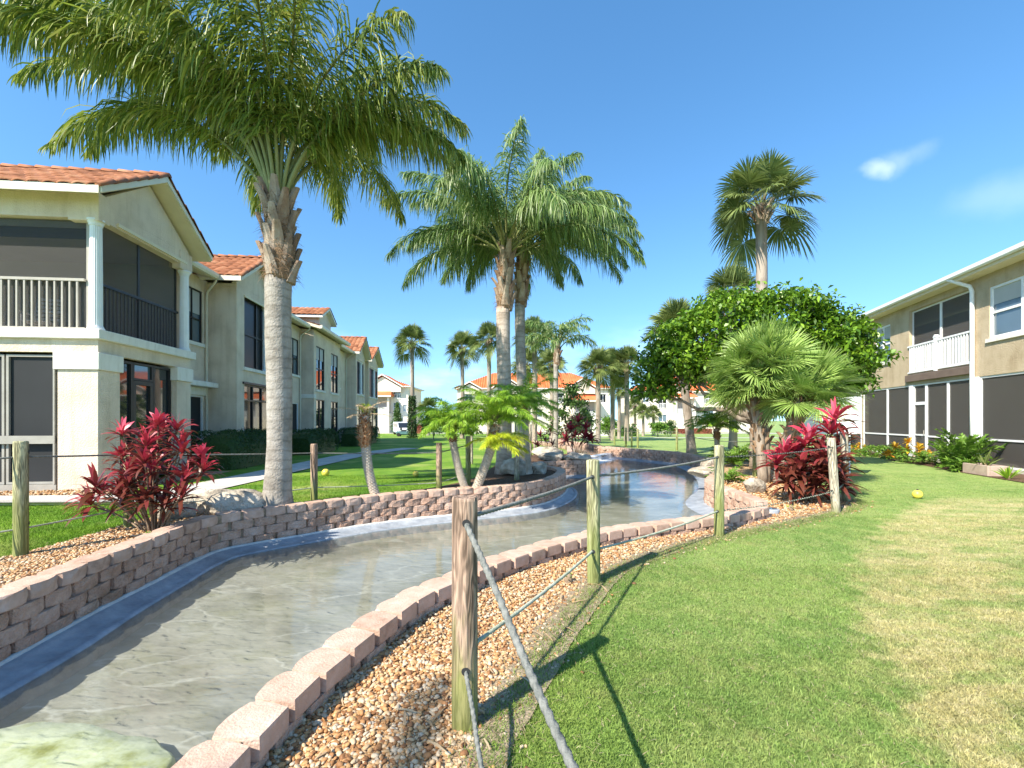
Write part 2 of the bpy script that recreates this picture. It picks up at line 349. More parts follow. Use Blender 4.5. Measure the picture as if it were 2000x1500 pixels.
def wood_mat(name, c, moss):
    m = bpy.data.materials.new(name); m.use_nodes = True
    nt = m.node_tree; N = nt.nodes; L = nt.links; b = N['Principled BSDF']
    tc = N.new('ShaderNodeTexCoord'); mp = N.new('ShaderNodeMapping'); mp.inputs['Scale'].default_value = (26, 26, 2.2)
    L.new(tc.outputs['Object'], mp.inputs[0])
    nz = N.new('ShaderNodeTexNoise'); nz.inputs['Scale'].default_value = 1; nz.inputs['Detail'].default_value = 7; nz.inputs['Distortion'].default_value = 1.4
    L.new(mp.outputs[0], nz.inputs['Vector'])
    mp2 = N.new('ShaderNodeMapping'); mp2.inputs['Scale'].default_value = (9, 9, 1.4); L.new(tc.outputs['Object'], mp2.inputs[0])
    wv = N.new('ShaderNodeTexNoise'); wv.inputs['Scale'].default_value = 1.3; wv.inputs['Detail'].default_value = 2; L.new(mp2.outputs[0], wv.inputs['Vector'])
    sn = N.new('ShaderNodeMath'); sn.operation = 'MULTIPLY'; sn.inputs[1].default_value = 70; L.new(wv.outputs['Fac'], sn.inputs[0])
    si = N.new('ShaderNodeMath'); si.operation = 'SINE'; L.new(sn.outputs[0], si.inputs[0])
    sm = N.new('ShaderNodeMath'); sm.operation = 'MULTIPLY_ADD'; sm.inputs[1].default_value = .13; L.new(si.outputs[0], sm.inputs[0]); L.new(nz.outputs['Fac'], sm.inputs[2])
    rp = N.new('ShaderNodeValToRGB'); rp.color_ramp.elements[0].position = .3; rp.color_ramp.elements[1].position = .7
    rp.color_ramp.elements[0].color = (*[x * .5 for x in c], 1); rp.color_ramp.elements[1].color = (*[min(1, x * 1.35) for x in c], 1)
    L.new(sm.outputs[0], rp.inputs[0])
    sp = N.new('ShaderNodeSeparateXYZ'); L.new(tc.outputs['Object'], sp.inputs[0])
    n3 = N.new('ShaderNodeTexNoise'); n3.inputs['Scale'].default_value = 6; n3.inputs['Detail'].default_value = 6
    mp3 = N.new('ShaderNodeMapping'); mp3.inputs['Scale'].default_value = (3, 3, .6); L.new(tc.outputs['Object'], mp3.inputs[0]); L.new(mp3.outputs[0], n3.inputs['Vector'])
    ad = N.new('ShaderNodeMath'); ad.operation = 'MULTIPLY_ADD'; ad.inputs[1].default_value = -1.1; L.new(sp.outputs['Z'], ad.inputs[0])
    a2 = N.new('ShaderNodeMath'); a2.operation = 'ADD'; a2.inputs[1].default_value = moss; L.new(n3.outputs['Fac'], a2.inputs[0]); L.new(a2.outputs[0], ad.inputs[2])
    mr = N.new('ShaderNodeMapRange'); mr.inputs[1].default_value = .1; mr.inputs[2].default_value = .55; mr.inputs[4].default_value = .75; L.new(ad.outputs[0], mr.inputs[0])
    mx = N.new('ShaderNodeMix'); mx.data_type = 'RGBA'; mx.inputs[7].default_value = (.20, .235, .055, 1)
    L.new(mr.outputs[0], mx.inputs[0]); L.new(rp.outputs[0], mx.inputs[6])
    ml = N.new('ShaderNodeMix'); ml.data_type = 'RGBA'; ml.blend_type = 'MULTIPLY'; ml.inputs[0].default_value = .55
    gr = N.new('ShaderNodeValToRGB'); gr.color_ramp.elements[0].position = .35; gr.color_ramp.elements[0].color = (.35, .33, .3, 1); gr.color_ramp.elements[1].position = .55; gr.color_ramp.elements[1].color = (1, 1, 1, 1)
    L.new(nz.outputs['Fac'], gr.inputs[0]); L.new(mx.outputs[2], ml.inputs[6]); L.new(gr.outputs[0], ml.inputs[7])
    L.new(ml.outputs[2], b.inputs['Base Color']); b.inputs['Roughness'].default_value = .85; b.inputs['Specular IOR Level'].default_value = .2
    bp = N.new('ShaderNodeBump'); bp.inputs['Strength'].default_value = .7; bp.inputs['Distance'].default_value = .012; L.new(sm.outputs[0], bp.inputs['Height']); L.new(bp.outputs[0], b.inputs['Normal'])
    return m
M['post_grey'] = wood_mat('post_grey', (.36, .25, .18), .25)
M['post_green'] = wood_mat('post_green', (.40, .38, .22), .5)
M['post_pale'] = wood_mat('post_pale', (.44, .39, .29), -.1)

def trunk_mat(name, cols):
    m = pmat(name, cols, 3, 7, .9, .8, 30, .2, wear=((5, 5, 2), (.62, .58, .50), .7))
    nt = m.node_tree; N = nt.nodes; L = nt.links; b = N['Principled BSDF']
    tc = N.new('ShaderNodeTexCoord')
    wv = N.new('ShaderNodeTexWave'); wv.wave_type = 'BANDS'; wv.bands_direction = 'Z'; wv.inputs['Scale'].default_value = 1.9
    wv.inputs['Distortion'].default_value = 5.5; wv.inputs['Detail'].default_value = 3; wv.inputs['Detail Scale'].default_value = 1.2
    L.new(tc.outputs['Object'], wv.inputs['Vector'])
    rp = N.new('ShaderNodeValToRGB'); rp.color_ramp.elements[0].position = .0; rp.color_ramp.elements[0].color = (.45, .42, .38, 1)
    rp.color_ramp.elements[1].position = .22; rp.color_ramp.elements[1].color = (1, 1, 1, 1)
    L.new(wv.outputs['Fac'], rp.inputs[0])
    src = b.inputs['Base Color'].links[0].from_socket
    mx = N.new('ShaderNodeMix'); mx.data_type = 'RGBA'; mx.blend_type = 'MULTIPLY'; mx.inputs[0].default_value = .38
    L.new(src, mx.inputs[6]); L.new(rp.outputs[0], mx.inputs[7]); L.new(mx.outputs[2], b.inputs['Base Color'])
    return m
M['queen_trunk'] = trunk_mat('queen_trunk', [(.20, .175, .145), (.34, .31, .265), (.44, .41, .36)])
M['queen_trunk_brown'] = trunk_mat('queen_trunk_brown', [(.28, .22, .17), (.46, .38, .31), (.54, .47, .40)])
M['sabal_trunk'] = trunk_mat('sabal_trunk', [(.20, .16, .12), (.36, .30, .24), (.44, .38, .31)])
M['ivy'] = M['hedge_leaf']

def grass_mat(name, blade):
    m = bpy.data.materials.new(name); m.use_nodes = True
    nt = m.node_tree; N = nt.nodes; L = nt.links; b = N['Principled BSDF']
    g = N.new('ShaderNodeNewGeometry'); P = g.outputs['Position']
    def noise(sc_, det=4, rgh=.6):
        n = N.new('ShaderNodeTexNoise'); n.inputs['Scale'].default_value = sc_; n.inputs['Detail'].default_value = det; n.inputs['Roughness'].default_value = rgh
        L.new(P, n.inputs['Vector']); return n.outputs['Fac']
    def math_(op, a, b_=None, c=None):
        n = N.new('ShaderNodeMath'); n.operation = op
        for i, q in enumerate((a, b_, c)):
            if q is None: continue
            if isinstance(q, (int, float)): n.inputs[i].default_value = q
            else: L.new(q, n.inputs[i])
        return n.outputs[0]
    def rng_(v, a, b_, c=0, d=1):
        n = N.new('ShaderNodeMapRange'); n.interpolation_type = 'SMOOTHSTEP'
        for i, q in zip((1, 2, 3, 4), (a, b_, c, d)): n.inputs[i].default_value = q
        L.new(v, n.inputs[0]); return n.outputs[0]
    def mixc(f, a, b_):
        n = N.new('ShaderNodeMix'); n.data_type = 'RGBA'
        if isinstance(f, float): n.inputs[0].default_value = f
        else: L.new(f, n.inputs[0])
        for i, q in ((6, a), (7, b_)):
            if isinstance(q, tuple): n.inputs[i].default_value = (*q, 1)
            else: L.new(q, n.inputs[i])
        return n.outputs[2]
    big = noise(.55, 5); mid = noise(3.3, 6, .7); fine = noise(42, 5, .75)
    if blade: isl = g.outputs['Random Per Island']
    else: isl = fine
    green = mixc(rng_(big, .38, .62), (.20, .32, .085), (.27, .385, .11))
    green = mixc(rng_(mid, .40, .66), green, (.33, .41, .14))
    # the left lawn is the lusher one
    sp = N.new('ShaderNodeSeparateXYZ'); L.new(P, sp.inputs[0]); X, Y = sp.outputs['X'], sp.outputs['Y']
    left = rng_(math_('MULTIPLY_ADD', Y, -.1, X), 1.2, -1.5)
    lush = mixc(rng_(big, .40, .60), (.11, .24, .018), (.19, .33, .03))
    lush = mixc(rng_(noise(.35, 3), .5, .66), lush, (.31, .39, .09))
    green = mixc(left, green, lush)
    # dry turf on the right
    y2 = math_('SUBTRACT', Y, 2.3)
    edge = math_('ADD', math_('MULTIPLY', math_('MULTIPLY', y2, y2), .0706), math_('MULTIPLY_ADD', y2, .455, 2.0))
    d = math_('SUBTRACT', X, edge)
    d = math_('ADD', d, math_('MULTIPLY_ADD', mid, 1.0, -.5))
    dry = rng_(d, -.12, .22)
    dry = math_('MULTIPLY', dry, rng_(math_('ADD', Y, math_('MULTIPLY', mid, 1.5)), 10.6, 9.3))
    mp = N.new('ShaderNodeMapping'); mp.inputs['Scale'].default_value = (1.1, 2.6, 1); mp.inputs['Rotation'].default_value = (0, 0, .35); L.new(P, mp.inputs[0])
    n4 = N.new('ShaderNodeTexNoise'); n4.inputs['Scale'].default_value = 1.1; n4.inputs['Detail'].default_value = 7; n4.inputs['Roughness'].default_value = .7; L.new(mp.outputs[0], n4.inputs['Vector'])
    dry = math_('MULTIPLY', dry, rng_(n4.outputs['Fac'], .38, .57, .25, 1.0))
    tan = mixc(rng_(noise(9, 6, .7), .42, .68), (.50, .45, .22), (.70, .62, .38))
    col = mixc(math_('MULTIPLY', dry, .86), green, tan)
    # small thin spots everywhere
    col = mixc(math_('MULTIPLY', rng_(noise(2.1, 8, .8), .55, .70), .6), col, (.40, .36, .17))
    col = mixc(math_('MULTIPLY', rng_(noise(1.3, 6, .75), .56, .68), .5), col, (.10, .20, .035))
    var = N.new('ShaderNodeValToRGB'); var.color_ramp.elements[0].color = (.50, .50, .45, 1); var.color_ramp.elements[1].color = (1.35, 1.3, 1.2, 1)
    L.new(isl if blade else rng_(fine, .3, .7), var.inputs[0])
    mu = N.new('ShaderNodeMix'); mu.data_type = 'RGBA'; mu.blend_type = 'MULTIPLY'; mu.inputs[0].default_value = 1
    L.new(col, mu.inputs[6]); L.new(var.outputs[0], mu.inputs[7])
    L.new(mu.outputs[2], b.inputs['Base Color']); b.inputs['Roughness'].default_value = .75; b.inputs['Specular IOR Level'].default_value = .2
    if blade:
        tr = N.new('ShaderNodeBsdfTranslucent'); L.new(mu.outputs[2], tr.inputs['Color'])
        ms = N.new('ShaderNodeMixShader'); ms.inputs[0].default_value = .35
        L.new(b.outputs[0], ms.inputs[1]); L.new(tr.outputs[0], ms.inputs[2]); L.new(ms.outputs[0], N['Material Output'].inputs['Surface'])
    else:
        bp = N.new('ShaderNodeBump'); bp.inputs['Strength'].default_value = .7; bp.inputs['Distance'].default_value = .03
        L.new(noise(55, 5, .8), bp.inputs['Height']); L.new(bp.outputs[0], b.inputs['Normal'])
    return m
M['lawn'] = grass_mat('lawn', False)
M['blade'] = grass_mat('blade', True)

def water_mat():
    m = bpy.data.materials.new('water'); m.use_nodes = True
    nt = m.node_tree; N = nt.nodes; L = nt.links; N.remove(N['Principled BSDF'])
    tc = N.new('ShaderNodeTexCoord')
    mp = N.new('ShaderNodeMapping'); mp.inputs['Rotation'].default_value = (0, 0, .5); mp.inputs['Scale'].default_value = (1.0, 2.0, 1); L.new(tc.outputs['Object'], mp.inputs[0])
    n1 = N.new('ShaderNodeTexNoise'); n1.inputs['Scale'].default_value = 6.5; n1.inputs['Detail'].default_value = 1.5; n1.inputs['Distortion'].default_value = .5; L.new(mp.outputs[0], n1.inputs['Vector'])
    n2 = N.new('ShaderNodeTexNoise'); n2.inputs['Scale'].default_value = 24; n2.inputs['Detail'].default_value = 3; L.new(mp.outputs[0], n2.inputs['Vector'])
    ad = N.new('ShaderNodeMath'); ad.operation = 'MULTIPLY_ADD'; ad.inputs[1].default_value = .18; L.new(n2.outputs['Fac'], ad.inputs[0]); L.new(n1.outputs['Fac'], ad.inputs[2])
    bp = N.new('ShaderNodeBump'); bp.inputs['Strength'].default_value = .045; bp.inputs['Distance'].default_value = .05; L.new(ad.outputs[0], bp.inputs['Height'])
    fr = N.new('ShaderNodeFresnel'); fr.inputs['IOR'].default_value = 1.33; L.new(bp.outputs[0], fr.inputs['Normal'])
    tr = N.new('ShaderNodeBsdfTransparent'); tr.inputs['Color'].default_value = (.90, .93, .92, 1)
    df = N.new('ShaderNodeBsdfDiffuse'); df.inputs['Color'].default_value = (.30, .29, .24, 1); pass
    mm = N.new('ShaderNodeMixShader'); mm.inputs[0].default_value = .10; L.new(tr.outputs[0], mm.inputs[1]); L.new(df.outputs[0], mm.inputs[2])
    gl = N.new('ShaderNodeBsdfGlossy'); gl.inputs['Roughness'].default_value = .06; L.new(bp.outputs[0], gl.inputs['Normal'])
    mx = N.new('ShaderNodeMixShader'); L.new(fr.outputs[0], mx.inputs[0]); L.new(mm.outputs[0], mx.inputs[1]); L.new(gl.outputs[0], mx.inputs[2])
    L.new(mx.outputs[0], N['Material Output'].inputs['Surface'])
    return m
M['water'] = water_mat()
M['foam'] = pmat('foam', [(.55, .60, .64), (.78, .80, .82)], 12, 6, .4, .8, 30, .5)
M['bed'] = pmat('bed', [(.27, .26, .21), (.36, .345, .29), (.46, .44, .38), (.40, .385, .33)], 1.1, 7, .8, .2, 7, .3, nrough=.6, stretch=(1, 1.6, 1), wear=((1.3, 2.2, 1), (.62, .64, .42), .75))
M['algae'] = pmat('algae', [(.36, .38, .14), (.60, .64, .42), (.70, .73, .56), (.64, .68, .48)], 6, 7, .8, .3, 12, .3, nrough=.6, wear=((3.5, 6, 3), (.72, .72, .30), .9))
def ripple_light_lines():
    # thin pale lines painted into the bed colour for ripple light and liner folds
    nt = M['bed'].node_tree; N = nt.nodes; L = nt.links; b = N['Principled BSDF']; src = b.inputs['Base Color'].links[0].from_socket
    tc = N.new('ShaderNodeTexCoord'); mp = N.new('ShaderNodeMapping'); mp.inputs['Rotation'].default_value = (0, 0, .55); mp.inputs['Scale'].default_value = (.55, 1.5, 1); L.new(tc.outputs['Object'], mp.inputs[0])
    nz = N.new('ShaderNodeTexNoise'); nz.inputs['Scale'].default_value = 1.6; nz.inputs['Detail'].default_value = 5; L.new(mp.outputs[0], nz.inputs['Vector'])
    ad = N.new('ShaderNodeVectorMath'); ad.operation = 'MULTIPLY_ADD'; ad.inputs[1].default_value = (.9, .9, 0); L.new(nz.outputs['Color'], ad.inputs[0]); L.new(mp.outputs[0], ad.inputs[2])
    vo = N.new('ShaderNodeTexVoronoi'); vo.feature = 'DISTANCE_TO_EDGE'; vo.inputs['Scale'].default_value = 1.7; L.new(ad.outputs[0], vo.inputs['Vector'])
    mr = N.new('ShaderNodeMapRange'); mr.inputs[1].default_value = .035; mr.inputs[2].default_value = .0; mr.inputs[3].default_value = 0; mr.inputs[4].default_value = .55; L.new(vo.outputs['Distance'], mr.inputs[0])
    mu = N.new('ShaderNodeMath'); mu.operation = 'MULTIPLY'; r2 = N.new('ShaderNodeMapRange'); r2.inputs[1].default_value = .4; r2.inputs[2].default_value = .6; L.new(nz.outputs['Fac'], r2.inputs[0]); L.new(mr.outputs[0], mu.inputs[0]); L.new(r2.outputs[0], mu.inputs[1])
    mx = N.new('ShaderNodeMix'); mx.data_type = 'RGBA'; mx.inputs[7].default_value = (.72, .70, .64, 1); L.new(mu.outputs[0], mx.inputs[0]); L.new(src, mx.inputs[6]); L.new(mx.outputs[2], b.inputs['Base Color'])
ripple_light_lines()

# ------------------------------------------------------------------ plan of the stream and beds
def spline(pts, step=.12, closed=False):
    P = np.asarray(pts, float); out = []
    n = len(P)
    for i in range(n - 1):
        p0 = P[max(i - 1, 0)]; p1 = P[i]; p2 = P[i + 1]; p3 = P[min(i + 2, n - 1)]
        m = max(2, int(np.linalg.norm(p2 - p1) / step))
        for t in np.arange(m) / m:
            out.append(.5 * ((2 * p1) + (-p0 + p2) * t + (2 * p0 - 5 * p1 + 4 * p2 - p3) * t * t + (-p0 + 3 * p1 - 3 * p2 + p3) * t ** 3))
    out.append(P[-1]); return np.array(out)
def offset(P, d):
    """shift a polyline to its left by d"""
    T = np.gradient(P, axis=0); T /= np.linalg.norm(T, axis=1)[:, None]
    return P + np.stack([-T[:, 1], T[:, 0]], 1) * d
def inpoly(x, y, poly):
    x = np.asarray(x, float); y = np.asarray(y, float); ins = np.zeros(x.shape, bool)
    n = len(poly); j = n - 1
    for i in range(n):
        xi, yi = poly[i]; xj, yj = poly[j]
        if yi != yj:
            c = ((yi > y) != (yj > y)) & (x < (xj - xi) * (y - yi) / (yj - yi) + xi)
            ins ^= c
        j = i
    return ins
def dist_line(x, y, P, sub=3):
    x = np.asarray(x, float).ravel(); y = np.asarray(y, float).ravel(); Q = P[::sub]
    d = np.full(x.shape, 1e9)
    for q in Q: d = np.minimum(d, np.hypot(x - q[0], y - q[1]))
    return d

LEFT = spline([(-3.6, -3), (-3.7, 0), (-3.85, 2.2), (-3.96, 3.52), (-4.02, 3.98), (-4.11, 4.57), (-4.18, 5.28), (-4.27, 6.04), (-4.22, 6.6), (-3.9, 7.0), (-3.38, 7.5), (-2.74, 8.1), (-1.95, 8.65), (-1.03, 9.12),
               (0, 9.64), (.69, 10.25), (1.2, 11.3), (1.45, 12.4), (1.4, 13.2), (1.05, 13.8), (.75, 14.5), (1.1, 15.2), (1.9, 15.55), (2.6, 15.8), (2.9, 16.5), (2.8, 17.6), (2.6, 19.3), (2.9, 22), (3.2, 26), (2.2, 31), (1.0, 36)])
RA = spline([(-1.5, -3), (-1.45, 0), (-1.42, 1.2), (-1.40, 1.7), (-1.36, 2.08), (-1.30, 2.5), (-1.20, 2.9), (-1.08, 3.27), (-.93, 3.72), (-.74, 4.02), (-.18, 4.8), (.52, 5.48), (1.22, 6.03), (2.03, 6.43), (2.85, 6.8), (3.5, 7.15), (4.12, 7.62)])
RB = spline([(4.12, 7.62), (4.28, 8.5), (4.38, 10.25), (4.9, 11.4), (5.6, 12.6), (6.5, 15), (7.1, 17.5), (7.2, 19.6), (6.5, 21.2), (5.5, 22.9), (4.9, 24.2), (4.8, 27), (4.0, 32), (3.0, 37)])
RIGHT = np.concatenate([RA, RB[1:]])
THK = .22
hole = np.concatenate([offset(LEFT, .11)[::3], offset(RIGHT, -.11)[::-3]])
channel = np.concatenate([offset(LEFT, .05)[::2], offset(RIGHT, -.05)[::-2]])

def Hs(x, y):
    """ground height"""
    x = np.asarray(x, float); y = np.asarray(y, float); shp = x.shape
    dl = dist_line(x, y, LEFT, 6).reshape(shp)
    side = x < np.interp(y, LEFT[:, 1], LEFT[:, 0])
    isl = (y > 9.6) & (x < 2)
    h = np.where(side | isl, .13 * np.exp(-(dl / 2.6) ** 2), 0)
    h = np.where(y > 16, h * np.clip((20 - y) / 4, 0, 1), h)
    h = h - .0125 * np.clip(y - 20, 0, 80)
    h = h + .018 * np.sin(x * .5 + 1) * np.sin(y * .43) * np.clip((np.abs(x) - 3) / 4, 0, 1)
    return h
def H1(x, y): return float(Hs(np.array([x]), np.array([y]))[0])

RBED = [(-.05, -3), (-.05, .5), (-.08, 1.5), (-.08, 2.09), (.03, 2.46), (.2, 2.9), (.53, 3.65), (1.03, 4.6), (1.49, 5.09), (2.24, 5.7), (3.2, 6.33), (4.29, 6.95), (5.2, 7.5), (6.2, 8.2), (6.8, 8.9), (7.1, 10.2), (7.7, 12.2), (9.2, 13.6), (10.6, 15.2), (10.4, 17.4), (9.2, 19), (8.0, 20.3)]
RBED_S = spline(RBED, .2)
k_end = np.argmin(np.hypot(RIGHT[:, 0] - 7.0, RIGHT[:, 1] - 20.3))
rbed = np.concatenate([RBED_S, offset(RIGHT, -.10)[:k_end][::-3]])
def lseg(a, b):
    i = np.argmin(np.hypot(LEFT[:, 0] - a[0], LEFT[:, 1] - a[1])); j = np.argmin(np.hypot(LEFT[:, 0] - b[0], LEFT[:, 1] - b[1]))
    return offset(LEFT, .10)[i:j][::3]
e1 = spline([(-6.0, -3), (-6.0, 2), (-5.75, 4.2), (-5.5, 5.2), (-5.45, 6.0), (-5.5, 6.8), (-5.2, 7.7), (-4.7, 8.25), (-4.1, 8.2), (-3.7, 7.6)], .2)
lbed = np.concatenate([lseg((-3.6, -3), (-3.5, 7.35)), e1[::-1]])
e2 = spline([(-2.2, 8.75), (-2.1, 9.4), (-1.6, 10.2), (-1.1, 11.6), (-.7, 13.6), (-.5, 15.5), (-.2, 18), (.6, 20.5), (2.0, 21.5), (2.8, 21.6)], .2)
mbed = np.concatenate([lseg((-2.0, 8.65), (2.88, 21.6)), e2[::-1]])
bbed = np.array([(-22, 9.62), (-9.6, 9.62), (-8.6, 9.75), (-8.45, 10.1), (-8.6, 11.2), (-8.9, 14), (-9.4, 14.2), (-9.4, 10.5), (-22, 9.9)][:2] + [(-8.7, 9.7), (-8.7, 14.2), (-9.9, 14.2), (-9.5, 10.35), (-22, 10.35)])

def sheet(poly, step, dz, name, mat, holes=(), bounds=None, kindlab=None, extra=None, z=None, parent=None):
    """triangulated sheet that follows the ground, with holes"""
    pts = []; edges = []
    def ring(p):
        b = len(pts); n = len(p)
        for q in p: pts.append((float(q[0]), float(q[1])))
        for i in range(n): edges.append((b + i, b + (i + 1) % n))
    ring(poly)
    for h in holes: ring(h)
    P = np.asarray(poly)
    x0, y0 = P.min(0); x1, y1 = P.max(0)
    gx, gy = np.meshgrid(np.arange(x0, x1, step), np.arange(y0, y1, step)); gx = gx.ravel(); gy = gy.ravel()
    keep = inpoly(gx, gy, poly)
    for h in holes: keep &= ~inpoly(gx, gy, h)
    for x, y in zip(gx[keep], gy[keep]): pts.append((float(x) + .003, float(y) + .002))
    if extra is not None: pts += [(float(a), float(b)) for a, b in extra]
    v, e, f, *_ = delaunay_2d_cdt([Vector(p) for p in pts], edges, [], 0, 1e-5)
    V = np.array([(p.x, p.y) for p in v]); T = [t for t in f]
    cen = np.array([V[list(t)].mean(0) for t in T])
    k = inpoly(cen[:, 0], cen[:, 1], poly)
    for h in holes: k &= ~inpoly(cen[:, 0], cen[:, 1], h)
    zz = (Hs(V[:, 0], V[:, 1]) + dz) if z is None else np.full(len(V), z)
    Fs = [tuple(t) for t, q in zip(T, k) if q]
    # keep all triangles facing up
    out = []
    for t in Fs:
        a, b, c = V[t[0]], V[t[1]], V[t[2]]
        if (b[0] - a[0]) * (c[1] - a[1]) - (b[1] - a[1]) * (c[0] - a[0]) < 0: t = t[::-1]
        out.append(t)
    return MB().add(np.column_stack([V, zz]), out).build(name, mat, parent, smooth=True)

# ground sheet to the horizon, with the channel cut out of it
far = [(-600, -60), (600, -60), (600, 1200), (-600, 1200)]
ex = []
for x in np.arange(-30, 34, 1.1):
    for y in np.arange(-6, 50, 1.1): ex.append((x + .01, y))
for x in np.arange(-100, 110, 8):
    for y in np.arange(50, 160, 8): ex.append((x, y))
ex = np.array(ex); ex = ex[~inpoly(ex[:, 0], ex[:, 1], hole)]
o = sheet(far, 150, 0, 'ground', M['lawn'], holes=[hole], extra=ex); tag(o, kind='structure')
for nm, pl, mt, dz, st in (('gravel_bed', rbed, M['pebble_bed'], .008, .4), ('gravel_bed', lbed, M['pebble_bed'], .008, .4), ('mulch_bed', mbed, M['mulch'], .012, .4), ('gravel_bed', bbed, M['pebble_bed'], .010, .6)):
    tag(sheet(pl, st, dz, nm, mt), kind='structure')
# paths
pl = spline([(-5.6, 8.42), (-6.2, 8.7), (-6.55, 9.6), (-6.55, 12), (-6.6, 16), (-6.5, 20), (-6.1, 23.5), (-5.4, 26.5)], .5)
pr = spline([(-22, 9.6), (-9.0, 9.6), (-8.1, 10.0), (-7.85, 11), (-7.85, 14), (-7.85, 18), (-7.75, 21), (-7.2, 24.4), (-6.5, 27)], .5)
tag(sheet(np.concatenate([[(-22, 8.42)], pl, pr[::-1]]), .8, .022, 'path', M['concrete']), kind='structure')
tag(sheet(np.array([(6, 49.2), (60, 47.0), (60, 48.6), (6, 50.8)]), 3, .03, 'path', M['concrete']), kind='structure')
tag(sheet(np.array([(-80, 78), (80, 74), (80, 80), (-80, 84)]), 6, .03, 'road', M['concrete']), kind='structure')

# stream bed, liner strips, water
WZ, WU = -.35, -.13
lipL = np.array([2.62, 19.4]); lipR = np.array([5.15, 23.6])
iL = np.argmin(np.hypot(*(LEFT - lipL).T)); iR = np.argmin(np.hypot(*(RIGHT - lipR).T))
LO, RO = offset(LEFT, .06), offset(RIGHT, -.06)
low = np.concatenate([LO[:iL:2], RO[:iR][::-2]]); upp = np.concatenate([LO[iL::2], RO[iR:][::-2]])
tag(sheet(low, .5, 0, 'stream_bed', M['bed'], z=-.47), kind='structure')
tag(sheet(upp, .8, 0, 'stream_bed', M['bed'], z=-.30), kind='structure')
tag(sheet(low, .6, 0, 'water', M['water'], z=WZ), kind='structure')
tag(sheet(upp, .8, 0, 'water', M['water'], z=WU), kind='structure')
def liner(P, sgn, width, name, mat, prof):
    """strip swept along a bank: prof = [(distance from the wall, z)]"""
    rows = []
    nz = np.interp(np.arange(len(P)), np.arange(0, len(P) + 8, 8), rng.normal(0, 1, len(range(0, len(P) + 8, 8))))
    for k, (d, z) in enumerate(prof):
        Q = offset(P, -sgn * d * width)
        zz = z + .006 * nz * (k > 0) * math.sin(k * 1.3 + 1)
        rows.append(np.column_stack([Q + (0.02 * nz)[:, None] * (k > 0) * (1 if k % 2 else .5), zz]))
    A = np.stack(rows, 1); n, K = A.shape[:2]
    i = np.arange(n - 1)[:, None] * K + np.arange(K - 1)[None]
    f = np.stack([i, i + K, i + K + 1, i + 1], -1).reshape(-1, 4)
    return MB().add(A.reshape(-1, 3), f).build(name, mat, None, smooth=True)
prof = [(-.08, -.285), (.06, -.285), (.09, -.295), (.13, -.315), (.21, -.338), (.27, -.343), (.31, -.328), (.34, -.345), (.37, -.40), (.40, -.48)]
n0 = np.argmin(np.hypot(LEFT[:, 0] - 1.4, LEFT[:, 1] - 13.2))
tag(liner(LEFT[:n0], 1, 1.0, 'pond_liner', M['liner'], prof), kind='structure')
tag(liner(LEFT[n0:iL + 2], 1, .8, 'pond_liner', M['liner'], prof), kind='structure')
prof2 = [(-.08, -.285), (.05, -.285), (.12, -.31), (.25, -.335), (.40, -.345), (.5, -.37), (.6, -.48)]
tag(liner(RA[:-4], -1, .30, 'pond_liner', M['liner'], prof2), kind='structure')
j1 = np.argmin(np.hypot(RB[:, 0] - 5.2, RB[:, 1] - 23.5))
tag(liner(RB[3:j1], -1, 1.0, 'pond_liner', M['liner'], prof2), kind='structure')
lip = liner(LEFT[:n0], 1, 1.0, 'liner_edge', M['liner_edge'], [(-.05, -.300), (.0, -.262), (.045, -.262), (.062, -.275), (.062, -.31)])
tag(lip, kind='structure')
# little waterfall over the lip
def waterfall():
    n, K = 60, 9; A = np.zeros((n, K, 3)); a = np.array(LO[iL]); b = np.array(RO[iR]); d = unit(b - a); nn = np.array([d[1], -d[0]])
    pr_ = [(-.35, WU + .006), (-.1, WU + .008), (0, WU), (.05, WU - .05), (.08, -.25), (.10, WZ + .01), (.25, WZ + .012), (.5, WZ + .008), (.8, WZ - .01)]
    w = rng.normal(0, .03, n); w = np.convolve(w, np.ones(3) / 3, 'same')
    for k, (q, z) in enumerate(pr_):
        A[:, k, :2] = a + np.linspace(0, 1, n)[:, None] * (b - a) + nn * (q * (1 + (w * 6 if k > 5 else 0)) + (w if k > 1 else 0))[:, None] if k > 5 else a + np.linspace(0, 1, n)[:, None] * (b - a) + nn * (q + (w if k > 1 else 0 * w))[:, None]
        A[:, k, 2] = z + rng.normal(0, .004, n)
    i = np.arange(n - 1)[:, None] * K + np.arange(K - 1)[None]
    f = np.stack([i, i + K, i + K + 1, i + 1], -1).reshape(-1, 4)
    o = MB().add(A.reshape(-1, 3), f).build('waterfall', M['foam'], None, smooth=True)
    tag(o, kind='structure')
    w2 = MB(); Q = [a, b]; T = []
    for p, z0, z1 in ((a, -.5, -.14), ):
        pass
    v = []
    for z in (-.5, -.15):
        for p, q in ((a, -.12), (b, -.12), (b, .04), (a, .04)): v.append((*(p + nn * q), z))
    o2 = MB().add(v, [(0, 1, 2, 3), (7, 6, 5, 4), (0, 4, 5, 1), (1, 5, 6, 2), (2, 6, 7, 3), (3, 7, 4, 0)]).build('stream_step', M['mortar'])
    tag(o2, kind='structure')
waterfall()
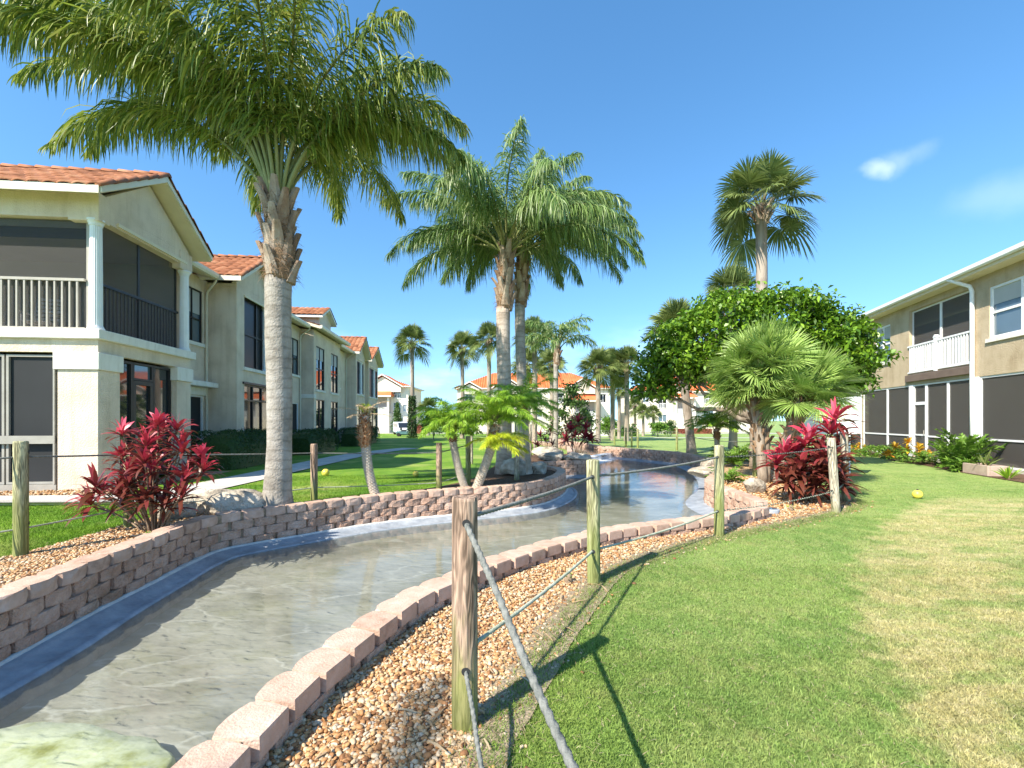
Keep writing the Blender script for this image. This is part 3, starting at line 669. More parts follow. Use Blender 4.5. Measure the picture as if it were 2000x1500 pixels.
# pale submerged shelf in the near pool
def shelf():
    th = np.linspace(0, 2 * math.pi, 64, endpoint=False)
    r = 1 + .015 * np.sin(17 * th + 2) + .05 * np.sin(3 * th + 1) + .04 * np.sin(5 * th) + .02 * np.sin(11 * th)
    cx, cy, a, b = -2.9, 2.55, .86, .43
    rows = []
    for q, z in ((1.03, -.47), (1.01, -.39), (.985, -.378), (.6, -.374), (.25, -.373)):
        rows.append(np.column_stack([cx + a * q * r * np.cos(th), cy + b * q * r * np.sin(th), np.full(64, z) + .004 * np.sin(7 * th + q * 9)]))
    A = np.concatenate(rows); f = []
    for k in range(4):
        for j in range(64): f.append((k * 64 + j, k * 64 + (j + 1) % 64, (k + 1) * 64 + (j + 1) % 64, (k + 1) * 64 + j))
    f.append(tuple(range(256, 320)))
    o = MB().add(A, f).build('submerged_slab', M['algae'], None, smooth=True)
    tag(o, 'pale algae covered slab lying just under the water in the near corner of the pool', 'slab')
shelf()

# ------------------------------------------------------------------ block retaining walls
def block_mesh(mb, c, ang, w, d, h, z, rough=.004):
    """one split-face block; local +y is the bulged face"""
    prof = np.array([(-.40 * w, -.5 * d), (0, -.5 * d), (.40 * w, -.5 * d), (.475 * w, -.1 * d), (.492 * w, .18 * d), (.455 * w, .40 * d), (.25 * w, .5 * d), (0, .53 * d), (-.25 * w, .5 * d), (-.455 * w, .40 * d), (-.492 * w, .18 * d), (-.475 * w, -.1 * d)])
    n = len(prof); V = []
    front = np.clip((prof[:, 1] / d), 0, .5) * 2
    for zz, ins in ((0., .022), (.10, .006), (.5, 0.), (.88, .004), (1., .018)):
        q = prof * (1 - ins * np.array([1.1, 1.4])) ; q = q - np.column_stack([np.zeros(n), front * ins * .55 * .25])
        j = rng.normal(0, rough, (n, 2)) * front[:, None]
        V.append(np.column_stack([q + j, np.full(n, z + zz * h)]))
    V = np.concatenate(V)
    ca, sa = math.cos(ang), math.sin(ang)
    X = V[:, 0] * ca - V[:, 1] * sa + c[0]; Y = V[:, 0] * sa + V[:, 1] * ca + c[1]
    f = [tuple(range(n - 1, -1, -1)), tuple(range(4 * n, 5 * n))]
    for k in range(4):
        for j in range(n): f.append((k * n + j, k * n + (j + 1) % n, (k + 1) * n + (j + 1) % n, (k + 1) * n + j))
    mb.add(np.column_stack([X, Y, V[:, 2]]), f)
def block_wall(P, sgn, ztop, courses, label, bw=.315, h=.131, d=.235, zfun=None):
    """sgn: +1 = the bulged face looks to the right of the line's direction, -1 = to its left"""
    L = np.concatenate([[0], np.cumsum(np.linalg.norm(np.diff(P, axis=0), axis=1))])
    r = thing('retaining_wall', label, 'wall', (P[len(P) // 2][0], P[len(P) // 2][1], ztop - courses * h), group='pink block walls lining the stream')
    off = r.location
    top, lowm = MB(), MB()
    for c in range(courses):
        mb = top if c == 0 else lowm
        s = bw * (.5 if c % 2 else 0) + bw * .5
        while s < L[-1] - bw * .3:
            p = np.array([np.interp(s, L, P[:, 0]), np.interp(s, L, P[:, 1])]); q = np.array([np.interp(s + .05, L, P[:, 0]), np.interp(s + .05, L, P[:, 1])]) - np.array([np.interp(s - .05, L, P[:, 0]), np.interp(s - .05, L, P[:, 1])])
            a = math.atan2(q[1], q[0]); nrm = np.array([-math.sin(a), math.cos(a)]) * -sgn
            ang = a + (math.pi if sgn > 0 else 0) + rng.normal(0, .018)
            pc = p - nrm * (.115 - .006 * c) + nrm * rng.normal(0, .004)
            block_mesh(mb, pc, ang, bw * (.985 + rng.normal(0, .008)), d * (1.04 if c == 0 else 1), h - .003, ztop - (c + 1) * h + rng.normal(0, .0012))
            s += bw
    top.build('coping', M['block_top'], r, off=off)
    lowm.build('block_course', M['block'], r, off=off)
    # the mortar and earth core keeps light out between blocks
    core = MB(); Q = P[::3]
    A = offset(Q, sgn * .045); B = offset(Q, sgn * .16); z0, z1 = ztop - courses * h - .08, ztop - .02
    n = len(Q); V = np.concatenate([np.column_stack([A, np.full(n, z0)]), np.column_stack([A, np.full(n, z1)]), np.column_stack([B, np.full(n, z1)]), np.column_stack([B, np.full(n, z0)])])
    f = []
    for i in range(n - 1):
        for a_, b_ in ((0, 1), (1, 2), (2, 3), (3, 0)): f.append((a_ * n + i, a_ * n + i + 1, b_ * n + i + 1, b_ * n + i))
    core.add(V, f).build('mortar_core', M['soil'], r, off=off)
    return r
def seg(P, a, b):
    i = np.argmin(np.hypot(P[:, 0] - a[0], P[:, 1] - a[1])); j = np.argmin(np.hypot(P[:, 0] - b[0], P[:, 1] - b[1]))
    return P[i:j + 1]
block_wall(seg(LEFT, (-3.8, 1), (.75, 14.5)), 1, .225, 4, 'long curving pink block wall on the left bank from the near pool to the palm bulge')
block_wall(seg(LEFT, (.75, 14.5), (2.9, 16.5)), 1, .20, 4, 'short pink block wall under the flat rocks beyond the palm bulge')
block_wall(seg(LEFT, (2.9, 16.5), (3.2, 26)), 1, .17, 4, 'pink block wall on the left bank beside the small waterfall')
block_wall(seg(LEFT, (3.2, 26), (1, 36)), 1, .10, 3, 'farthest left pink block wall around the upper pool')
block_wall(RA, -1, .185, 5, 'near right pink block wall rising two courses above the gravel', bw=.28, h=.115)
block_wall(seg(RB, (4.12, 7.9), (6.5, 15)), -1, .20, 4, 'sunlit pink block wall curving away from the pointed corner on the right bank')
block_wall(seg(RB, (6.5, 15), (4.9, 24.2)), -1, .20, 4, 'darker block wall across the far side of the wide pool')
block_wall(seg(RB, (4.9, 24.2), (3, 37)), -1, .12, 3, 'farthest right block wall around the upper pool')

# ------------------------------------------------------------------ pebbles, straw and grass
t_ = (1 + 5 ** .5) / 2
ICO = unit(np.array([(-1, t_, 0), (1, t_, 0), (-1, -t_, 0), (1, -t_, 0), (0, -1, t_), (0, 1, t_), (0, -1, -t_), (0, 1, -t_), (t_, 0, -1), (t_, 0, 1), (-t_, 0, -1), (-t_, 0, 1)]))
ICF = np.array([(0, 11, 5), (0, 5, 1), (0, 1, 7), (0, 7, 10), (0, 10, 11), (1, 5, 9), (5, 11, 4), (11, 10, 2), (10, 7, 6), (7, 1, 8), (3, 9, 4), (3, 4, 2), (3, 2, 6), (3, 6, 8), (3, 8, 9), (4, 9, 5), (2, 4, 11), (6, 2, 10), (8, 6, 7), (9, 8, 1)])
def subdiv(V, Fc):
    V = [tuple(v) for v in V]; cache = {}; out = []
    def mid(a, b):
        k = (min(a, b), max(a, b))
        if k not in cache:
            m = np.add(V[a], V[b]); m = m / np.linalg.norm(m); cache[k] = len(V); V.append(tuple(m))
        return cache[k]
    for a, b, c in Fc:
        ab, bc, ca = mid(a, b), mid(b, c), mid(c, a)
        out += [(a, ab, ca), (b, bc, ab), (c, ca, bc), (ab, bc, ca)]
    return np.array(V), np.array(out)
ICO2, ICF2 = subdiv(ICO, ICF)
def pebbles(mb, X, Y, Z, r, fine):
    V0, F0 = (ICO2, ICF2) if fine else (ICO, ICF)
    n, k = len(X), len(V0)
    S = np.stack([r * rng.uniform(.9, 1.35, n), r * rng.uniform(.7, 1.05, n), r * rng.uniform(.45, .75, n)], 1)
    low_ = rng.normal(0, 1, (n, 3, 3)) * .12
    V = V0[None] * (1 + .09 * rng.normal(0, 1, (n, k)))[..., None] if not fine else V0[None] + np.einsum('nij,kj->nki', low_, V0) + .05 * rng.normal(0, 1, (n, k, 3))
    V = V * S[:, None]
    a = rng.uniform(0, 2 * math.pi, n); b = rng.normal(0, .35, n)
    x, y, z = V[..., 0], V[..., 1], V[..., 2]
    y, z = y * np.cos(b)[:, None] - z * np.sin(b)[:, None], y * np.sin(b)[:, None] + z * np.cos(b)[:, None]
    x, y = x * np.cos(a)[:, None] - y * np.sin(a)[:, None], x * np.sin(a)[:, None] + y * np.cos(a)[:, None]
    V = np.stack([x + X[:, None], y + Y[:, None], z + Z[:, None]], -1).reshape(-1, 3)
    Fa = (np.arange(n)[:, None, None] * k + F0[None]).reshape(-1, 3)
    mb.v.append(V); mb.f.append(Fa + mb.n); mb.n += len(V)
def scatter(poly, n, y0=None, y1=None, power=0.):
    P = np.asarray(poly); x0, ya = P.min(0); x1, yb = P.max(0)
    ya = max(ya, y0) if y0 is not None else ya; yb = min(yb, y1) if y1 is not None else yb
    X = rng.uniform(x0, x1, n * 6); u = rng.uniform(0, 1, n * 6)
    Y = ya + (yb - ya) * u if not power else (ya ** (1 - power) + u * (yb ** (1 - power) - ya ** (1 - power))) ** (1 / (1 - power))
    k = inpoly(X, Y, poly); return X[k][:n], Y[k][:n]
def area(poly, y0, y1):
    X, Y = np.random.default_rng(1).uniform(0, 1, (2, 20000)); P = np.asarray(poly); x0 = P[:, 0].min(); x1 = P[:, 0].max()
    return inpoly(x0 + X * (x1 - x0), y0 + Y * (y1 - y0), poly).mean() * (x1 - x0) * (y1 - y0)
def lawn_thin(X, Y):
    """share of bare soil between gravel and lawn on the right bed"""
    d = dist_line(X, Y, RBED_S, 1)
    return d
def gravel(poly, zones, name):
    mb = MB()
    for y0, y1, dens, r0, r1, fine in zones:
        n = int(area(poly, y0, y1) * dens)
        X, Y = scatter(poly, n, y0, y1)
        if poly is rbed:
            d = lawn_thin(X, Y); k = (d > .12 + .22 * rng.random(len(X))) | (rng.random(len(X)) < .04)
            X, Y = X[k], Y[k]
        r = rng.uniform(r0, r1, len(X)) * rng.uniform(.7, 1.15, len(X))
        Z = Hs(X, Y) + .008 + r * rng.uniform(.1, .9, len(X))
        pebbles(mb, X, Y, Z, r, fine)
    o = mb.build(name, M['pebble'], None, smooth=True)
    return tag(o, kind='stuff')
tag(gravel(rbed, ((.9, 3.2, 6800, .007, .0165, True), (3.2, 5.2, 3600, .009, .018, False), (5.2, 8, 2000, .011, .021, False), (8, 13, 500, .018, .030, False)), 'gravel'), 'tan river gravel in the bed behind the near right wall', 'gravel')
tag(gravel(lbed, ((3.0, 5.6, 3600, .009, .018, False), (5.6, 8.3, 2200, .011, .020, False)), 'gravel'), 'tan river gravel in the bed below the left lawn', 'gravel')
tag(gravel(bbed, ((9.6, 10.4, 300, .02, .035, False),), 'gravel'), 'tan gravel strip at the foot of the left building', 'gravel')

def blades(X, Y, h0, h1, w, name, mat, tilt=.5, z0=0.):
    n = len(X); Z = Hs(X, Y) + z0
    a = rng.uniform(0, 2 * math.pi, n); h = rng.uniform(h0, h1, n); le = rng.uniform(0, tilt, n) * h
    b = rng.uniform(0, 2 * math.pi, n)
    base = np.stack([X, Y, Z], 1); D = np.stack([np.cos(b), np.sin(b), 0 * b], 1)
    tip = base + D * le[:, None] * 1.6 + np.array([0, 0, 1.]) * h[:, None]
    midp = base + D * le[:, None] * .45 + np.array([0, 0, .6]) * h[:, None]
    S = np.stack([np.cos(a), np.sin(a), 0 * a], 1)
    P = np.stack([base, midp, tip], 1); Wd = np.stack([np.full(n, w), np.full(n, w * .8), np.full(n, w * .12)], 1) * rng.uniform(.7, 1.3, n)[:, None]
    mb = MB(); mb.ribbons(P, Wd, np.repeat(S[:, None], 3, 1))
    return tag(mb.build(name, mat), kind='stuff')
rl = np.array([(-.08, 1.2), (-.08, 2.09), (.03, 2.46), (.2, 2.9), (.53, 3.65), (1.03, 4.6), (1.49, 5.09), (2.24, 5.7), (3.2, 6.33), (4.29, 6.95), (5.2, 7.5), (6.2, 8.2), (6.8, 8.9), (7.1, 10.2), (7.7, 12.2), (9.2, 13.6), (13.5, 13.6), (14.5, 12.5), (12, 9), (8.5, 6), (5, 3.5), (2.2, 1.2)])
Xs, Ys = [], []
for y0, y1, dens in ((1.2, 3.2, 17000), (3.2, 5, 9000), (5, 7.5, 4200), (7.5, 10.5, 1700), (10.5, 13.6, 700)):
    x, y = scatter(rl, int(area(rl, y0, y1) * dens), y0, y1); Xs.append(x); Ys.append(y)
X, Y = np.concatenate(Xs), np.concatenate(Ys)
# taper the grass to nothing on the bed side, let a few tufts creep in
tag(blades(X + rng.normal(0, .06, len(X)), Y + rng.normal(0, .06, len(X)), .008, .026, .0042, 'grass', M['blade'], .9), 'short mown grass of the right lawn', 'grass')
x, y = scatter(rl, 9000, 1.3, 6.5, 0); cx_ = np.sin(x * 3.1 + np.sin(y * 2.3) * 2) * np.sin(y * 3.7 + 1) > .55; x, y = x[cx_], y[cx_]
tag(blades(x, y, .03, .055, .005, 'grass_tufts', M['blade'], .8), 'longer tufts in the right lawn', 'grass')
x, y = scatter(rl, 9000, 1.3, 6.0, 0)
tag(blades(x, y, .003, .012, .003, 'clippings', M['straw'], 4.0, .016), 'dry clippings lying in the right lawn', 'clippings')
ll = np.array([(-16, 8.3), (-16, 4.0), (-5.75, 4.2), (-5.5, 5.2), (-5.45, 6.0), (-5.5, 6.8), (-5.2, 7.7), (-4.7, 8.3), (-4.1, 8.25), (-3.6, 7.7), (-2.2, 8.9), (-2.0, 9.6), (-1.5, 11), (-1.2, 13), (-6.4, 13), (-6.4, 9.4), (-5.8, 8.5)])
Xs, Ys = [], []
for y0, y1, dens in ((4, 6.5, 3600), (6.5, 9, 2300), (9, 13, 1100)):
    x, y = scatter(ll, int(area(ll, y0, y1) * dens), y0, y1); Xs.append(x); Ys.append(y)
tag(blades(np.concatenate(Xs), np.concatenate(Ys), .014, .04, .006, 'grass', M['blade'], .8), 'lush mown grass of the left lawn', 'grass')
# dead runners and straw between gravel and turf
FB = spline(RBED, .02); i = rng.integers(0, len(FB), 60000); P = FB[i]; P = P[(P[:, 1] > 1.1) & (P[:, 1] < 9)]
tag(blades(P[:, 0] + rng.normal(-.03, .075, len(P)), P[:, 1] + rng.normal(.02, .06, len(P)), .010, .034, .0042, 'grass', M['blade'], 1.1, .008), 'ragged grass creeping over the edge of the right lawn', 'grass')
i = rng.integers(0, len(FB), 42000); P = FB[i]; P = P[(P[:, 1] > 1) & (P[:, 1] < 9)]
X = P[:, 0] + rng.normal(-.11, .12, len(P)); Y = P[:, 1] + rng.normal(.06, .12, len(P))
tag(blades(X, Y, .004, .020, .0035, 'straw', M['straw'], 4.5, .012), 'dead straw between the gravel and the right lawn', 'straw')
i = rng.integers(0, len(e1), 2500); P = e1[i]; X = P[:, 0] + rng.normal(0, .1, len(P)); Y = P[:, 1] + rng.normal(0, .1, len(P))
tag(blades(X, Y, .004, .020, .004, 'straw', M['straw'], 4.5, .012), 'dead straw along the gravel edge of the left lawn', 'straw')
# soil strip under the straw
sp_in = RBED_S + 0.0
ns = np.argmin(np.abs(RBED_S[:, 1] - 8.6))
A = offset(RBED_S, .24)[:ns]; B = offset(RBED_S, -.05)[:ns]
nz = np.interp(np.arange(ns), np.arange(0, ns + 5, 5), rng.normal(0, .06, len(range(0, ns + 5, 5)))) + rng.normal(0, .012, ns)
tag(sheet(np.concatenate([A + nz[:, None] * np.array([-1, 1]), (B - nz[::-1, None] * np.array([-.6, .6]))[::-1]]), .3, .0135, 'soil_strip', M['soil']), kind='structure')

# ------------------------------------------------------------------ plants: generators
def pinnate(st, lf, base, az, e0, e1, Lf, nl, ll, lw, plum=.45, droop=1.0, wind=(0, 0, 0), p=1.2, start=.2, r0=.028, K=5, bend=0., fwd=.5):
    M_ = 18; u = np.linspace(0, 1, M_); e = e0 + (e1 - e0) * u ** p + rng.normal(0, .05) * np.sin(u * 6 + rng.uniform(0, 6)); a = az + bend * u + .10 * np.sin(u * 5 + rng.uniform(0, 6))
    D = np.stack([np.cos(e) * np.cos(a), np.cos(e) * np.sin(a), np.sin(e)], 1) + np.asarray(wind) * u[:, None]; D = unit(D)
    Pt = np.asarray(base) + np.concatenate([[[0, 0, 0]], np.cumsum((D[1:] + D[:-1]) / 2 * Lf / (M_ - 1), axis=0)])
    st.tube(Pt, r0 * (1 - .88 * u) + .0015, 6)
    t = start + (1 - start) * (np.arange(nl) + rng.random(nl) * .8) / nl; t = np.clip(t, 0, 1)
    B = np.stack([np.interp(t, u, Pt[:, i]) for i in range(3)], 1)
    T = unit(np.stack([np.interp(t, u, D[:, i]) for i in range(3)], 1))
    S = unit(np.cross(T, np.array([0, 0, 1.]) + rng.normal(0, .02, 3))); Nn = np.cross(S, T)
    sg = np.where(np.arange(nl) % 2, 1, -1)
    ph = rng.normal(0, plum, nl) + .25
    out = S * (sg * np.cos(ph))[:, None] + Nn * np.sin(ph)[:, None]
    f = (fwd + .75 * t ** 2)[:, None] + rng.normal(0, .08, (nl, 1))
    d0 = unit(out + T * f)
    x = (t - start) / (1 - start)
    ln = ll * np.clip(.62 + 1.3 * x - 1.62 * x ** 2.2, .22, 1.1) * rng.uniform(.6, 1.15, nl)
    clump = np.interp(np.arange(nl), np.linspace(0, nl, 26), rng.normal(0, 1, 26))[:, None]
    Pts = [B]; cur = B; d = d0
    for k in range(K - 1):
        d = unit(d + np.array([0, 0, -1.]) * droop * rng.uniform(.45, 1.45, (nl, 1)) / (K - 1) * (1 + k * .35) + np.asarray(wind) * .3 + T * clump * .10 * plum + rng.normal(0, .10 * plum, (nl, 3)))
        cur = cur + d * (ln / (K - 1))[:, None]; Pts.append(cur)
    P = np.stack(Pts, 1)
    side = unit(np.cross(unit(P[:, -1] - P[:, 0]), Nn + rng.normal(0, .5, (nl, 3))))
    w = np.array([.55, 1, .9, .6, .08] if K == 5 else np.interp(np.linspace(0, 1, K), [0, .3, .7, 1], [.55, 1, .7, .08]))
    lf.ribbons(P, lw * w[None] * rng.uniform(.8, 1.2, (nl, 1)), np.repeat(side[:, None], K, 1))
    return Pt

def palmate(st, lf, base, D, plen, Rr, nseg=44, spread=2.45, fold=.35, droop=.5, wf=1.0, pr=.012):
    D = unit(np.asarray(D, float)); up = np.array([0, 0, 1.]); S = unit(np.cross(D, up + rng.normal(0, .05, 3))); Nn = np.cross(S, D)
    u = np.linspace(0, 1, 6)[:, None]
    hub_path = np.asarray(base) + D * plen * u + np.array([0, 0, -1.]) * plen * .16 * u ** 2
    st.tube(hub_path, pr * (1 - .4 * u[:, 0]), 5, caps=False)
    H = hub_path[-1]; D = unit(hub_path[-1] - hub_path[-2])
    S = unit(np.cross(D, up + rng.normal(0, .5, 3))); Nn = np.cross(S, D)
    a = np.linspace(-spread, spread, nseg) + rng.normal(0, .02, nseg)
    d = np.cos(a)[:, None] * D + np.sin(a)[:, None] * S + Nn * (fold * np.abs(np.sin(a)) + rng.normal(0, .05, nseg))[:, None]
    d = unit(d); ln = Rr * (.78 + .22 * np.cos(a * .6)) * rng.uniform(.9, 1.08, nseg)
    K = 5; rr = np.array([.03, .3, .55, .8, 1.0]); Pts = []
    for r in rr: Pts.append(H + d * (ln * r)[:, None] + np.array([0, 0, -1.]) * (ln * droop * r ** 2.6)[:, None])
    P = np.stack(Pts, 1); Wd = np.array([.01, .30, .50, .32, .02]) * (2 * spread / nseg) * Rr * 1.15 * wf
    side = unit(np.cross(d, Nn))
    lf.ribbons(P, np.repeat(Wd[None], nseg, 0), np.repeat(side[:, None], K, 1))

def leafcloud(lf, Cn, size, asp=.55, updir=.3, droop=.25):
    n = len(Cn); d = unit(rng.normal(0, 1, (n, 3)) + np.array([0, 0, updir * .3])); s_ = size * rng.uniform(.7, 1.25, n)
    nn = unit(rng.normal(0, .8, (n, 3)) + np.array([0, 0, 1.]) * updir * 2); side = unit(np.cross(d, nn))
    P = np.stack([Cn, Cn + d * (s_ * .5)[:, None], Cn + d * s_[:, None] - np.array([0, 0, 1.]) * (s_ * droop)[:, None]], 1)
    W = np.stack([s_ * asp * .35, s_ * asp, s_ * asp * .25], 1)
    lf.ribbons(P, W, np.repeat(side[:, None], 3, 1))
def rosette(lf, tones, base, up, n, ll, lw, tone, emin=-.5, emax=1.35, droop=.7, K=6):
    i = np.arange(n); az = i * 2.4 + rng.normal(0, .2, n); q = i / n
    el = emax + (emin - emax) * q ** .8 + rng.normal(0, .12, n)
    d = unit(np.stack([np.cos(el) * np.cos(az), np.cos(el) * np.sin(az), np.sin(el)], 1) + np.asarray(up) * .4)
    ln = ll * rng.uniform(.75, 1.15, n) * (.7 + .3 * q)
    cur = np.asarray(base) - np.array([0, 0, 1.]) * (q * .16)[:, None] * ll; Pts = [cur]
    for k in range(K - 1):
        d = unit(d + np.array([0, 0, -1.]) * droop * (k + .5) / 9 * rng.uniform(.5, 1.4, (n, 1)))
        cur = cur + d * (ln / (K - 1))[:, None]; Pts.append(cur)
    P = np.stack(Pts, 1); side = unit(np.cross(P[:, 1] - P[:, 0], np.array([0, 0, 1.]) + rng.normal(0, .25, (n, 3))))
    w = np.interp(np.linspace(0, 1, K), [0, .15, .45, .8, 1], [.25, .5, 1, .6, .04]) * lw
    lf.ribbons(P, w[None] * rng.uniform(.8, 1.2, (n, 1)), np.repeat(side[:, None], K, 1))
    tn = np.clip(tone * (1 - q) ** 1.1 + rng.normal(0, .10, n) + .05, 0, 1); tones.append(np.repeat(tn, K * 2))

def rings(mb, path, rad, n=16, rough=.0):
    P = np.asarray(path, float); mb.tube(P, rad, n)
    if rough: mb.v[-1] = mb.v[-1] + rng.normal(0, rough, mb.v[-1].shape)
def boots(mb, fb, path, r, n, ln=.5, w=.15, out=.10):
    """old leaf bases wrapped round a palm trunk, cut off at the top"""
    P = np.asarray(path, float)
    for i in range(n):
        u = (i + .5) / n; a = i * 2.4 + rng.normal(0, .15)
        c = np.array([np.interp(u, np.linspace(0, 1, len(P)), P[:, k]) for k in range(3)]); rr = np.interp(u, [0, 1], r)
        rad = np.array([math.cos(a), math.sin(a), 0]); tan = np.array([-math.sin(a), math.cos(a), 0]); z = np.array([0, 0, 1.])
        L_ = ln * rng.uniform(.75, 1.15); tilt = out * rng.uniform(.5, 1.6); V = []
        for k, q in enumerate((0, .3, .65, 1.0)):
            hw = w * np.interp(q, [0, .3, 1], [.95, .75, .38]) * rng.uniform(.9, 1.1)
            cc = c + z * (q * L_ - .12) + rad * (rr + .012 + tilt * q ** 1.5)
            for s_, dd in ((-1, -.045 * (1 - q * .4)), (-.45, 0.004), (.45, 0.004), (1, -.045 * (1 - q * .4))): V.append(cc + tan * hw * s_ + rad * dd)
            for s_, dd in ((1, -.075), (-1, -.075)): V.append(cc + tan * hw * s_ * .9 + rad * dd)
        f = [tuple(range(5, -1, -1)), tuple(range(18, 24))]
        for k in range(3):
            for j in range(6): f.append((k * 6 + j, k * 6 + (j + 1) % 6, k * 6 + 6 + (j + 1) % 6, k * 6 + 6 + j))
        mb.add(V, f)
    if fb is not None:
        n2 = n * 60; u = rng.random(n2); a = rng.uniform(0, 2 * math.pi, n2)
        c = np.stack([np.interp(u, np.linspace(0, 1, len(P)), P[:, k]) for k in range(3)], 1); rr = np.interp(u, [0, 1], r)
        rad = np.stack([np.cos(a), np.sin(a), 0 * a], 1); tan = np.stack([-np.sin(a), np.cos(a), 0 * a], 1)
        b = c + rad * (rr * 1.02)[:, None]; d = unit(rad * rng.uniform(.1, .8, (n2, 1)) + tan * rng.normal(0, .7, (n2, 1)) + np.array([0, 0, 1.]) * rng.normal(0, .8, (n2, 1)))
        l = rng.uniform(.06, .22, n2)[:, None]
        PP = np.stack([b, b + d * l * .5, b + d * l - np.array([0, 0, 1.]) * l * .35], 1)
        fb.ribbons(PP, np.repeat(np.array([[.008, .006, .002]]), n2, 0), np.repeat(unit(np.cross(d, rad + .1))[:, None], 3, 1))

# ------------------------------------------------------------------ queen palms
def queen_palm(label, base, top, boot_top, rads, fronds, leafmat, trunkmat, nb=24, nl=330, ll=.75, lw=.03, group=None, droop=1.25, far=False, kdroop=1.):
    base = np.asarray(base, float); top = np.asarray(top, float); bt = np.asarray(boot_top, float)
    r = thing('queen_palm', label, 'palm tree', tuple(base), group=group); off = tuple(base)
    t = MB(); u = np.linspace(0, 1, 26); P = base + (top - base) * u[:, None]; P[0, 2] -= .1
    P[:, 0] += .03 * np.sin(u * 5); rr = np.interp(u, [0, .03, .10, .25, 1], rads); rr = rr * (1 + .015 * np.sin(u * 60))
    rings(t, P, rr, 20, .002); t.build('trunk', M[trunkmat], r, True, off)
    b, fb = MB(), MB(); bp = [top + (bt - top) * q for q in np.linspace(0, 1, 5)]
    core = MB(); rings(core, [top - [0, 0, .05], *bp, bt + np.array([0, 0, .35])], [rads[-1] * .98, rads[-1] * 1.02, rads[-1] * 1.08, rads[-1] * 1.0, rads[-1] * .85, rads[-1] * .7, rads[-1] * .35], 12)
    core.build('crown_shaft', M['fibre'], r, True, off)
    boots(b, fb, bp, (rads[-1] * 1.05, rads[-1] * .8), nb, ln=.48, w=.135, out=.13)
    b.build('leaf_base', M['boot'], r, False, off); fb.build('fibre', M['fibre'], r, False, off)
    s_, l_ = MB(), MB()
    for (az, e0, e1, L_) in fronds:
        az_, e0_, e1_ = R(az), R(e0), R(e1)
        st = bt + np.array([math.cos(az_) * .10, math.sin(az_) * .10, rng.uniform(-.25, .15)])
        pinnate(s_, l_, st, az_, e0_, e1_, L_, int(nl * L_ / 4), ll * rng.uniform(.9, 1.1), lw, plum=.85, droop=droop * kdroop, p=1.15, start=.26, r0=.036, bend=rng.normal(0, .2), wind=(-.10 if not far else 0, 0, 0) if leafmat == 'queen_leaf' else (.0, 0, 0))
    s_.build('frond_stem', M['frond_stem'], r, True, off)
    l_.build('crown', M[leafmat], r, False, off)
    return r
bx, by = -3.90, 7.55
fr_old = [  # azimuth (0 = right, 90 = away, 180 = left, 270 = towards the camera), start and end elevation, length
    (178, 62, -38, 5.6), (192, 70, -30, 5.4), (168, 72, -22, 5.6), (205, 58, -48, 5.0), (150, 64, -35, 5.0), (222, 74, -25, 4.8), (235, 60, -40, 4.4), (185, 80, 5, 5.2),
    (-4, 62, -62, 4.4), (14, 70, -50, 4.5), (-20, 68, -66, 4.4), (30, 60, -62, 4.3), (-38, 60, -62, 4.1), (2, 80, -28, 4.6), (-60, 74, -48, 4.2),
    (60, 66, -48, 4.6), (90, 72, -40, 4.6), (120, 68, -45, 4.6), (270, 78, -25, 4.2), (255, 66, -48, 4.2), (290, 66, -52, 4.1), (75, 84, -5, 4.4), (310, 82, -10, 4.2), (140, 84, 0, 4.6)]
fr = []
g_ = np.random.default_rng(44)
for az, e0, e1, L_ in ((180, 66, -42, 6.3), (170, 74, -34, 6.3), (190, 72, -40, 6.0), (160, 64, -38, 5.6), (200, 66, -34, 5.6), (182, 80, -20, 5.8), (212, 76, -26, 5.0), (150, 78, -30, 5.4), (228, 80, -22, 4.6), (176, 58, -40, 5.2), (195, 84, -5, 5.0),
    (0, 72, -45, 4.1), (14, 76, -42, 4.1), (-14, 76, -40, 4.0), (28, 70, -46, 4.1), (-28, 80, -30, 4.0), (6, 84, -15, 4.3), (2, 60, -50, 3.6), (42, 74, -40, 4.2), (-46, 82, -28, 3.8),
    (62, 66, -44, 4.8), (90, 70, -42, 4.8), (118, 68, -42, 4.8), (135, 74, -30, 5.0), (75, 80, -20, 4.8), (105, 84, -5, 4.8), (250, 84, -18, 4.2), (275, 85, -12, 4.2), (292, 84, -18, 4.2), (320, 86, 0, 4.6), (240, 87, 8, 4.4)):
    fr.append((az + g_.normal(0, 3), e0 + 3, e1 + 5, L_ * .97))
queen_palm('big queen palm with a smooth grey ringed trunk standing at the left block wall', (bx, by, .12), (bx + .06, by, 3.95), (bx + .02, by, 5.32), (.30, .245, .215, .19, .205), fr, 'queen_leaf', 'queen_trunk', nb=26, nl=360, ll=.84, lw=.027, droop=1.9)
def rfr(n, L_, seed, emax=82, emin=28):
    g = np.random.default_rng(seed); out = []
    for i in range(n):
        q = i / n; out.append(((i * 137.5 + g.normal(0, 9)) % 360, emax + (emin - emax) * q + g.normal(0, 4), -12 - 46 * q ** .8 + g.normal(0, 10), L_ * g.uniform(.88, 1.1)))
    return out
queen_palm('pinkish brown ringed trunk, front one of the two queen palms on the stone bulge', (-.24, 12.8, .1), (-.22, 12.8, 4.75), (-.15, 12.8, 6.35), (.27, .24, .22, .20, .195), rfr(28, 3.8, 3), 'queen_leaf_far', 'queen_trunk_brown', nb=26, nl=400, ll=.9, lw=.026, group='pair of queen palms on the bulge', droop=2.1)
